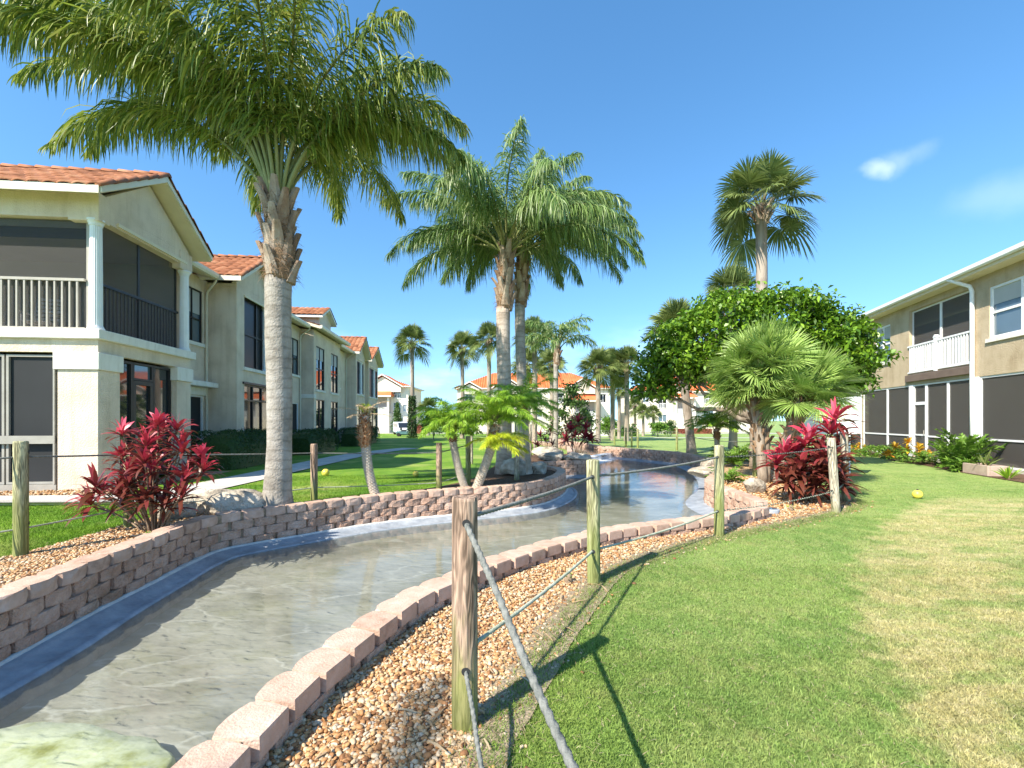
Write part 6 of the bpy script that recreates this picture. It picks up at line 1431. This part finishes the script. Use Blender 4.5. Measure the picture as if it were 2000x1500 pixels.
def apartment(label, x, y, rz, w, bays, h=8.4, dep=12, zg=-.8, rh=2.6):
    r = thing('apartment_block', label, 'building', (x, y, zg), rz, 'orange roofed apartment blocks'); W = MB(); holes = []
    gx = bays['gable']; sh = bays['windows']
    for (a, b, z0, z1) in sh: holes.append((a, b, z0, z1))
    panel(W, 'x', 0, w, 0, .3, 0, h, holes); W.box(0, .3, .3, dep, 0, h); W.box(w - .3, w, .3, dep, 0, h); W.box(.3, w - .3, dep - .3, dep, 0, h)
    for (g0, g1, gh) in gx: W.prism([(g0, h - .02), (g1, h - .02), ((g0 + g1) / 2, h + gh)], -.9, .1, 'y'); W.box(g0, g1, -.9, -.002, h - 2.6 if False else h - .9, h - .02)
    for (p0, p1, z1) in bays['porch']:
        W.box(p0, p1, -2.2, -.003, 0, z1 - 3.1); [W.box(q, q + .35, -2.2, -1.85, z1 - 3.099, z1) for q in (p0, p1 - .35)]
    W.build('wall', M['stucco_far'], r)
    for (a, b, z0, z1) in sh: window(r, 'x', a, b, 0, z0, z1, -1, 2, 1, 'white_paint', 'glass_blue' if (z1 - z0) < 1.7 else 'dark_opening', .08, False, 0, 'window', depth=.2)
    hip(r, 0, w, 0, dep, h + .25, rh, dep * .62)
    for (g0, g1, gh) in gx:
        m = MB(); gm = (g0 + g1) / 2; k = gh + .25
        m.prism([(g0 - .6, h - .12), (gm, h + k), (g1 + .6, h - .12), (g1 + .6, h + .08), (gm, h + k + .22), (g0 - .6, h + .08)][::-1], -1.3, 4, 'y'); q = m.build('gable_roof', M['tile_far'], r)
        m = MB(); m.prism([(g0 - .6, h - .14), (gm, h + k - .02), (g1 + .6, h - .14), (g1 + .6, h + .06), (gm, h + k + .2), (g0 - .6, h + .06)][::-1], -1.42, -1.302, 'y'); m.build('fascia', M['stucco_trim'], q)
    for (p0, p1, z1) in bays['porch']:
        m = MB(); m.add([(p0 - .5, -2.7, z1), (p1 + .5, -2.7, z1), (p1 - .2, -.003, z1 + 1.35), (p0 + .2, -.003, z1 + 1.35), (p0 - .5, -.003, z1), (p1 + .5, -.003, z1)], [(0, 1, 2, 3), (0, 3, 4), (1, 5, 2), (0, 4, 5, 1), (3, 2, 5, 4)]); q = m.build('porch_roof', M['tile_far'], r)
        m = MB(); m.box(p0 - .5, p1 + .5, -2.78, -2.702, z1 - .18, z1 + .06); m.build('fascia', M['stucco_trim'], q)
        m = MB(); m.box(p0 + .36, p1 - .36, -2.0, -1.95, z1 - 3.0, z1 - 2.0); m.build('railing', M['blind'], r); m = MB(); m.box(p0 + .36, p1 - .36, -.30, -.02, z1 - 3.09, z1 - .05); m.build('porch_opening', M['interior'], r)
        m = MB(); m.box(p0 + .2, p1 - .2, -2.25, -2.201, z1 - 3.25, z1 - 3.02); m.build('band', M['stucco_trim'], r)
    for (a, z0) in bays['arch']:
        m = MB(); m.prism([(a, z0), (a + .9, z0), (a + .9, z0 + 1.5), (a + .78, z0 + 1.8), (a + .45, z0 + 1.95), (a + .12, z0 + 1.8), (a, z0 + 1.5)], -2.24 if bays.get('archout') else -.04, -2.201 if bays.get('archout') else -.003, 'y'); m.build('arched_window', M['dark_opening'], r)
    for (a, b, z0) in bays['rail']:
        m = MB(); m.box(a, b, -.12, -.06, z0, z0 + .08); m.box(a, b, -.12, -.06, z0 + .9, z0 + .98); [m.box(q, q + .07, -.115, -.065, z0 + .081, z0 + .899) for q in np.arange(a, b - .05, .28)]; m.build('railing', M['white_paint'], r)
    return r
# row = 820 + 890 * (1.6 - z) / Y ; Y = 84 near the left block
apartment('orange roofed cream apartment block behind the end of the left building', -31.5, 84, 0, 12.4, dict(gable=[(4.6, 11.2, 1.9)], porch=[(3.0, 9.4, 6.7)], windows=[(9.6, 11.0, 3.9, 5.6), (9.6, 11.0, 6.5, 8.0), (9.6, 11.0, .6, 2.6), (11.4, 12.1, 4.0, 5.2)], arch=[(4.7, .5), (1.6, .5)], archout=True, rail=[(9.6, 11.0, 3.7), (9.6, 11.0, 6.2)]), h=8.4, rh=2.2)
apartment('long orange roofed apartment block behind the queen palm trunks', -10.6, 88, 0, 29.5, dict(gable=[(.6, 4.4, 1.0), (7.0, 12.5, 1.8), (21.5, 26.5, 1.6)], porch=[(22.0, 26.8, 6.0)], windows=[(1.5, 3.0, 5.9, 7.4), (8.8, 10.6, 5.7, 7.6), (8.8, 10.6, 2.9, 4.6), (14.5, 16.5, 5.7, 7.4), (18.2, 20.5, 5.7, 7.6), (14.5, 16.5, 2.9, 4.4), (18.2, 20.5, 2.9, 4.4), (27.6, 28.8, 5.7, 7.4)], arch=[(23.0, .5)], archout=True, rail=[(18.2, 20.5, 5.7)]), h=8.3, rh=3.5)
apartment('orange roofed apartment block at the far right of the lawn', 23.0, 87, 0, 24, dict(gable=[(6.2, 10.4, 1.3), (17.5, 21.5, 1.2)], porch=[(7.4, 11.2, 6.5), (17.8, 21.8, 6.0)], windows=[(2.0, 3.2, 5.7, 7.2), (5.0, 6.6, 4.6, 7.4), (5.0, 6.6, 2.0, 3.4), (13.6, 15.6, 5.6, 7.4), (13.6, 15.6, 2.6, 4.2)], arch=[(9.6, .6)], archout=True, rail=[(5.0, 6.6, 4.6), (13.6, 15.6, 5.5)]), h=7.6, rh=3.3)
gw = thing('garden_wall', 'white garden wall behind the group of four sabal palms', 'wall', (8.2, 58, -.5)); m = MB(); m.bbox(-.5, 4.8, 0, .25, -.1, 1.75, .02); m.build('wall_panel', M['stucco_trim'], gw)
m = MB(); [m.bbox(a, a + .4, -.08, .33, -.1, 1.95, .02) for a in (-.9, 4.81)]; m.build('pier', M['stucco_trim'], gw)

# vehicles beyond the lawn
def van(label, x, y, rz, mat, k=1.):
    z0 = H1(x, y); r = thing('parked_van', label, 'van', (x, y, z0 + .03), rz); b = MB()
    b.prism([(-2.3, .35), (2.35, .35), (2.4, .8), (1.55, 1.02), (1.0, 1.75), (-2.2, 1.85), (-2.35, 1.6)], -.9, .9, 'x') if False else b.prism([(-2.3, .35), (2.35, .35), (2.4, .8), (1.55, 1.02), (1.0, 1.75), (-2.2, 1.85), (-2.35, 1.6)], -.9, .9, 'y')
    b.build('body', M[mat], r); g_ = MB(); g_.prism([(1.6, 1.06), (1.58, 1.0), (1.03, 1.70), (1.08, 1.72)], -.78, .78, 'y'); g_.build('windscreen', M['glass'], r)
    for s in (-.905, .901): g_ = MB(); g_.prism([(-2.1, 1.1), (1.25, 1.1), (.92, 1.62), (-2.05, 1.68)], s, s + .004, 'y'); g_.build('side_window', M['glass'], r)
    for a in (-1.5, 1.45):
        for s in (-.92, .70): t = MB(); t.tube([(a, s, .33), (a, s + .22, .33)], .33, 18); t.build('wheel', M['tyre'], r, False)
    for s in (-.75, .5): t = MB(); t.bbox(2.34, 2.42, s, s + .25, .62, .78, .02); t.build('headlight', M['white_paint'], r)
van('white van with a blue windscreen parked beyond the ivy footed sabal palm', -15.9, 66, -1.15, 'car_white')
def cart(x, y):
    z0 = H1(x, y); r = thing('golf_cart', 'low dark teal golf cart parked before the white van', 'golf cart', (x, y, z0), .1); b = MB(); b.bbox(-1.1, 1.1, -.55, .55, .25, .62, .05); b.bbox(.75, 1.15, -.5, .5, .60, .95, .06); b.build('body', M['car_teal'], r)
    s_ = MB(); s_.bbox(-.5, .05, -.5, .5, .62, .80, .04); s_.bbox(-.62, -.5, -.5, .5, .80, 1.15, .03); s_.build('seat', M['black_plastic'], r)
    for a in (-.8, .8):
        for s in (-.58, .42): t = MB(); t.tube([(a, s, .23), (a, s + .16, .23)], .23, 14); t.build('wheel', M['tyre'], r)
cart(-13.3, 57)

# ------------------------------------------------------------------ posts and ropes
def post(x, y, h, label, mat, r_=.066, lean=(0, 0), zg=None, group='round wooden rope posts', seed=0, holes=()):
    zg = H1(x, y) if zg is None else zg; g2 = np.random.default_rng(seed + 50)
    r = thing('wooden_post', label, 'post', (x, y, zg), g2.uniform(0, 6), group); n = 28; th = np.arange(n) / n * 2 * math.pi; V = []
    bump_ = 1 + .018 * np.sin(3 * th + g2.uniform(0, 6)) + .012 * np.sin(7 * th + g2.uniform(0, 6)); crack = np.ones(n); crack[g2.integers(0, n, 3)] = .95
    ca, sa = math.cos(-r.rotation_euler[2]), math.sin(-r.rotation_euler[2]); lx, ly = lean[0] * ca - lean[1] * sa, lean[0] * sa + lean[1] * ca
    zs = [-.12, 0, h * .25, h * .5, h * .75, h - .02, h - .004, h]; rs = [1, 1.0, .995, .99, .985, .98, .955, .86]
    for z, k in zip(zs, rs):
        q = r_ * k * bump_ * (crack if z < h - .01 else 1) * (1 + g2.normal(0, .004, n)); V += [(math.cos(t) * c + lx * max(z, 0) / h, math.sin(t) * c + ly * max(z, 0) / h, z + (.004 * math.sin(t * 2) if z == h else 0)) for t, c in zip(th, q)]
    f = [(k * n + j, k * n + (j + 1) % n, (k + 1) * n + (j + 1) % n, (k + 1) * n + j) for k in range(len(zs) - 1) for j in range(n)] + [tuple(range((len(zs) - 1) * n, len(zs) * n))]
    MB().add(V, f).build('post', M[mat], r, False)
    for o in r.children:
        for p in o.data.polygons: p.use_smooth = len(p.vertices) == 4
    for (z, dx, dy) in holes:
        m = MB(); d = np.array([dx * ca - dy * sa, dx * sa + dy * ca, 0]); d = unit(d); c = np.array([lx * z / h, ly * z / h, z]); m.tube([c - d * (r_ * 1.012), c + d * (r_ * 1.012)], .021, 12); m.build('rope_hole', M['interior_dark'], r)
    return r
def rope(name, label, pts, r_, mat, twist=True, group='ropes between the wooden posts', sag=.0):
    P = []
    for a, b in zip(pts[:-1], pts[1:]):
        a = np.array(a, float); b = np.array(b, float); L_ = np.linalg.norm(b - a); near = min(np.hypot(*a[:2]), np.hypot(*b[:2])) < 4.6
        n = max(4, int(L_ / (.008 if near and twist else .06))); u = np.arange(n)[:, None] / n; s_ = sag * L_ ** 2 / 9.
        P.append(a + (b - a) * u - np.array([0, 0, 1.]) * s_ * 4 * u * (1 - u))
    P.append(np.array([pts[-1]], float)); P = np.concatenate(P)
    o = MB().tube(P, r_, 12 if twist else 6, True, 3 if twist else 0, .16, 2 * math.pi / (r_ * 9.5) if twist else 0).build(name, M[mat], None, True)
    return tag(o, label, 'rope', group)
A1, A2, A3, A4 = (-.245, 2.373), (.80, 4.45), (2.85, 6.27), (5.55, 7.80)
post(*A1, 1.20, 'thick weathered post nearest the camera with two rope holes and green mould low down', 'post_grey', .068, (0, 0), seed=1, holes=((1.075, -.2, 1), (.325, -.15, 1)))
post(*A2, 1.21, 'second post along the near rope line with a flat pale top, standing in gravel', 'post_green', .064, (-.01, 0), seed=2, holes=((1.05, .3, 1), (.33, .3, 1)))
post(*A3, 1.25, 'third post along the near rope line before the pink corner wall', 'post_green', .066, (.0, 0), seed=3, holes=((1.09, .8, .8), (.35, .8, .8)))
post(*A4, 1.29, 'slightly tilted pale post at the edge of the right lawn in front of the cordyline', 'post_pale', .066, (-.09, 0), seed=4, holes=((1.14, 1, .3), (.39, 1, .3)))
post(6.48, 8.85, 1.33, 'whitish post standing just behind the tilted one at the lawn edge', 'post_pale', .066, (-.03, 0), seed=5)
post(6.72, 12.6, 1.25, 'post half hidden between the fan palm stems and the pool', 'post_green', .062, seed=6)
post(8.9, 24.6, 1.2, 'post on the far bank beside the sabal palm trunk', 'post_green', .062, seed=7); post(7.45, 27, 1.15, 'post on the far bank right of the two close posts', 'post_green', .062, seed=8)
post(7.05, 28.2, 1.2, 'left one of two close posts above the far wall', 'post_green', .062, seed=9); post(7.3, 27.8, 1.1, 'right one of two close posts above the far wall', 'post_green', .055, seed=10)
post(7.2, 32, 1.1, 'small post between the dark sabal trunk and the two close posts', 'post_green', .062, seed=11); post(5.6, 35, 1.2, 'dark post at the corner of the white garden wall', 'post_grey', .062, seed=12)
B0, B1, B2, B3, B4, B5 = (-6.9, 2.7), (-5.41, 5.02), (-5.30, 6.3), (-3.63, 8.36), (-1.51, 9.42), (-1.0, 10.4)
post(*B1, 1.27, 'post at the left edge of the photo standing in gravel with mossy foot', 'post_green', .064, seed=20, holes=((1.15, 1, .8), (.36, 1, .8))); post(*B2, 1.0, 'post stub hidden behind the left red cordyline', 'post_green', .06, seed=21)
post(*B3, 1.04, 'brown post between the big palm and the lone shaggy pygmy palm', 'post_grey', .062, seed=22); post(*B4, 1.0, 'brown post left of the forked pygmy palm', 'post_grey', .06, seed=23)
post(*B5, 1.12, 'greenish post right behind the forked pygmy palm', 'post_green', .06, seed=24); post(.12, 11.2, 1.52, 'tall pale grey post standing in mulch in front of the queen palm trunks', 'post_pale', .062, seed=25)
post(-1.42, 16, 1.0, 'thin pale post on the lawn behind the forked pygmy palm', 'post_pale', .055, seed=26); post(.78, 19.5, 1.4, 'pale post left of the small bronze cordyline', 'post_pale', .062, seed=27); post(1.05, 21, 1.4, 'pale post behind the small bronze cordyline', 'post_pale', .062, seed=28)
post(*B0, 1.25, 'post just outside the left edge carrying the rope ends', 'post_green', .064, seed=29)
post(.85, -1.0, 1.2, 'post behind the viewer carrying the near rope ends', 'post_green', .064, seed=30)
up = spline([(.85, -1.0), (.62, -.3), (.40, .5), (.157, 1.27), (-.05, 1.86), (-.225, 2.30)], .05); zz = np.interp(np.linspace(0, 1, len(up)), [0, .2, .45, .68, .85, 1], [1.05, .72, .56, .64, .84, 1.09])
k3 = np.convolve(np.pad(zz, 4, mode='edge'), np.ones(9) / 9, 'valid')
rope('rope', 'thick twisted grey upper rope running towards the viewer from the nearest post', [(a, b, c) for (a, b), c in zip(up, k3)] + [(-.245, 2.40, 1.09)], .0142, 'rope')
lo = spline([(.85, -1.0), (.4, .2), (.02, 1.3), (-.12, 1.85), (-.18, 2.1), (-.232, 2.30)], .05); zz = np.interp(np.linspace(0, 1, len(lo)), [0, .3, .62, .78, .9, 1], [.4, .06, .06, .09, .20, .335])
k3 = np.convolve(np.pad(zz, 3, mode='edge'), np.ones(7) / 7, 'valid')
rope('rope', 'thinner lower rope dropping from the nearest post to the gravel', [(a, b, c) for (a, b), c in zip(lo, k3)] + [(-.245, 2.40, .337)], .0105, 'rope')
rope('rope', 'upper rope from the nearest post across the pool to the tilted post', [(*A1, 1.09), (*A2, 1.05), (*A3, 1.09), (*A4, 1.14), (6.48, 8.85, 1.15)], .0125, 'rope', sag=.03)
rope('rope', 'lower rope along the near right gravel bed to the tilted post', [(*A1, .40), (*A2, .33), (*A3, .35), (*A4, .39), (6.48, 8.85, .4)], .0115, 'rope_green', sag=.04)
rope('rope', 'rope along the far bank above the dark wall', [(6.48, 8.85, 1.15), (6.72, 12.6, 1.0), (8.9, 24.6, .95), (7.45, 27, .9), (7.05, 28.2, .9), (7.2, 32, .8), (5.6, 35, .85)], .012, 'rope', False, sag=.01)
rope('rope', 'upper rope along the left bank behind the red cordyline', [(*B0, 1.17), (*B1, 1.19), (*B2, 1.12), (*B3, .99), (*B4, .92), (*B5, 1.03), (-1.42, 16, .85), (.78, 19.5, 1.0)], .012, 'rope', False, sag=.015)
rope('rope', 'lower rope along the left lawn edge', [(*B0, .40), (*B1, .40), (*B2, .38), (*B3, .36), (*B4, .30), (*B5, .38), (-1.42, 16, .3)], .010, 'rope_green', False, sag=.02)

# ------------------------------------------------------------------ small things
def ball(px, row, Y, r_, label):
    x = (px - 1000) / F * Y; z = H1(x, Y); t = thing('tee_marker', label, 'ball', (x, Y, z), group='yellow ball markers on the grass'); m = MB(); V, f = subdiv(ICO2, ICF2); V = V * r_ + np.array([0, 0, r_ * .95]); m.add(V, f).build('ball', M['ball'], t, True)
    m = MB(); m.tube([(0, 0, r_ * 1.9), (0, 0, r_ * 2.15)], [.02, .015], 8); m.build('cap', M['black_plastic'], t)
ball(636, 917, 12.9, .105, 'yellow ball marker on the left lawn nearest the path'); ball(812, 922, 12.7, .08, 'yellow ball marker on the left lawn between the post and the shaggy palm'); ball(1792, 967, 9.2, .088, 'yellow ball marker on the right lawn')
t = thing('garden_stake', 'thin black stake in the gravel at the left edge', 'stake', (-5.55, 4.72, H1(-5.55, 4.72)), .3); m = MB(); m.tube([(0, 0, -.05), (.03, 0, .2)], .014, 8); m.build('stake', M['black_plastic'], t, True)
x_, y_ = G(1506, 1000, .02); t = thing('ground_light', 'round grey fixture lying in the gravel by the pointed wall corner', 'light fixture', (x_, y_, 0)); m = MB(); m.tube([(0, 0, 0), (0, 0, .07), (0, 0, .08)], [.13, .13, .115], 20); m.build('housing', M['grey_plastic'], t); m = MB(); m.tube([(0, 0, .081), (0, 0, .086)], [.10, .095], 20); m.build('lens', M['glass_blue'], t)
t = thing('sign_board', 'blank white board on two posts behind the fan palm and the pink cordyline', 'sign', (8.6, 12.9, 0), -.1); m = MB(); m.bbox(-.55, 1.2, -.02, .02, 1.2, 2.25, .008); m.build('board', M['white_paint'], t); 
for a in (-.45, .85): m = MB(); m.bbox(a, a + .09, .022, .11, -.1, 2.2, .01); m.build('sign_post', M['white_paint'], t)
def rock(label, x, y, w, d, h, seed, rz=0., z=None, flat=1.):
    V, f = subdiv(*subdiv(ICO2, ICF2)); g2 = np.random.default_rng(seed); V = V.copy()
    for _ in range(9):                       # facets: flatten against random planes
        n_ = unit(g2.normal(0, 1, 3)); k = V @ n_; lim = g2.uniform(.55, .85); V -= np.outer(np.clip(k - lim, 0, None), n_)
    a = V * 2.1 + g2.uniform(0, 9, 3); V *= (1 + .07 * np.sin(a[:, 0] * 2.1 + a[:, 2]) * np.sin(a[:, 1] * 2.7) + .03 * np.sin(a @ np.array([6, 5, 7.]))+ g2.normal(0, .006, len(V)))[:, None]
    V = V * np.array([w / 2, d / 2, h * .62 * flat]); V[:, 2] += h * .36; z0 = H1(x, y) if z is None else z
    o = MB().add(V, f).build('boulder', M['rock'], None, True); o.location = (x, y, z0); o.rotation_euler = (0, 0, rz); return tag(o, label, 'rock', 'rocks on the banks')
rock('large pale flat topped boulder beside the left red cordyline', -4.62, 7.35, 1.35, .8, .50, 1, .15, .06)
rock('brown rounded stone wedged left of the pale boulder behind the cordyline', -5.0, 6.85, .55, .45, .38, 2, .5)
rock('dark angular rock leaning at the foot of the queen palm trunks', .15, 12.4, .95, .7, .52, 3, .3); rock('smaller dark rock right of the queen palm trunks', .75, 12.5, .6, .5, .36, 4, 1.1)
rock('flat slab rock on the short block wall, left of the two', 1.35, 15.85, 1.0, .7, .34, 5, .1, .14); rock('flat slab rock on the short block wall, right of the two', 2.25, 16.15, 1.1, .8, .36, 6, -.2, .14); rock('pale flat ledge rock behind the two slab rocks', 1.3, 17.2, 1.3, .9, .45, 7, 0, .15)
rock('grey rock under the pink cordyline in the right gravel bed', 5.25, 9.9, .55, .4, .34, 8, .4); rock('weathered rock left of the fan palm stems', 5.3, 12.4, 1.1, .6, .30, 9, .2, .05); rock('low rock at the water side of the right mulch', 6.3, 14.4, .9, .6, .42, 10, .9)
# weeds in the gravel
for i, (x, y, lb) in enumerate(((.55, 4.45, 'tiny bright weed at the foot of the second post'), (-4.45, 5.55, 'tiny weed under the left cordyline'), (4.9, 8.0, 'tuft of weed near the grey fixture'))):
    agave(lb, x, y, 16, .10, .02, 'date_leaf', 70 + i, 0, 'weed')
# a palm behind the viewer: only its frond shadows reach the picture
queen_palm('queen palm standing behind the viewer on the left bank', (-7.0, -6.0, .1), (-7.0, -6.0, 4.2), (-7.0, -6.0, 5.5), (.28, .24, .21, .19, .2), rfr(18, 3.6, 61), 'queen_leaf', 'queen_trunk', nb=12, nl=200, ll=.8, lw=.034, droop=1.8)
# litter: dead leaflets on the gravel, stones kicked into the turf, patio furniture
def litter():
    n = 420; X, Y = scatter(rbed, n, 1.2, 9); Z = Hs(X, Y) + .035; a = rng.uniform(0, 6.28, len(X)); l = rng.uniform(.04, .16, len(X))
    d = np.stack([np.cos(a), np.sin(a), rng.normal(0, .12, len(X))], 1); B = np.stack([X, Y, Z], 1)
    P = np.stack([B, B + d * (l * .5)[:, None] + [0, 0, .006], B + d * l[:, None]], 1); S = unit(np.cross(d, [0, 0, 1.]))
    mb = MB(); mb.ribbons(P, np.stack([l * .05 + .002, l * .09 + .003, l * .02], 1), np.repeat(S[:, None], 3, 1)); tag(mb.build('leaf_litter', M['dead_leaf']), 'dead palm leaflets scattered on the right gravel', 'leaf litter', kind='stuff')
    FBs = RBED_S[(RBED_S[:, 1] > 1.3) & (RBED_S[:, 1] < 9)]; i = rng.integers(0, len(FBs), 260); P = FBs[i]; X = P[:, 0] + np.abs(rng.normal(0, .10, 260)) - .06; Y = P[:, 1] - np.abs(rng.normal(0, .08, 260)) + .04
    m2 = MB(); pebbles(m2, X, Y, Hs(X, Y) + .010, rng.uniform(.007, .018, 260), True); tag(m2.build('gravel', M['pebble'], None, True), 'stray stones at the edge of the right lawn', 'gravel', kind='stuff')
litter()
def patio_chair(t, s_, label, rz):
    x, y = RW(t, s_); r = thing('patio_chair', label, 'chair', (x, y, .085), rz, 'patio chairs behind the screens'); m = MB(); m.bbox(-.25, .25, -.25, .25, .38, .43, .01); m.build('seat', M['white_paint'], r)
    m = MB(); m.bbox(-.25, .25, .22, .26, .43, .92, .01); m.build('backrest', M['white_paint'], r)
    for a in (-.22, .22):
        for b in (-.22, .22): m = MB(); m.tube([(a, b, 0), (a, b, .38)], .018, 6); m.build('leg', M['white_paint'], r)
patio_chair(1.2, 4.4, 'white patio chair behind the screen left of the screen door', .4); patio_chair(1.1, 1.9, 'white patio chair behind the screen right of the screen door', -.5); patio_chair(1.3, -1.3, 'white patio chair behind the rightmost big screen', .2)
fern('fern', 'arching green fern behind the low rocks on the right bank', 7.6, 15.6, 18, 1.0, (75, 20), 81, 'ferns on the right bank', nl=50, ll=.24, lw=.03)
fern('fern', 'small bright fern at the foot of the fan palm stems', 5.5, 11.6, 12, .55, (70, 20), 82, 'ferns on the right bank', nl=36, ll=.16, lw=.022)
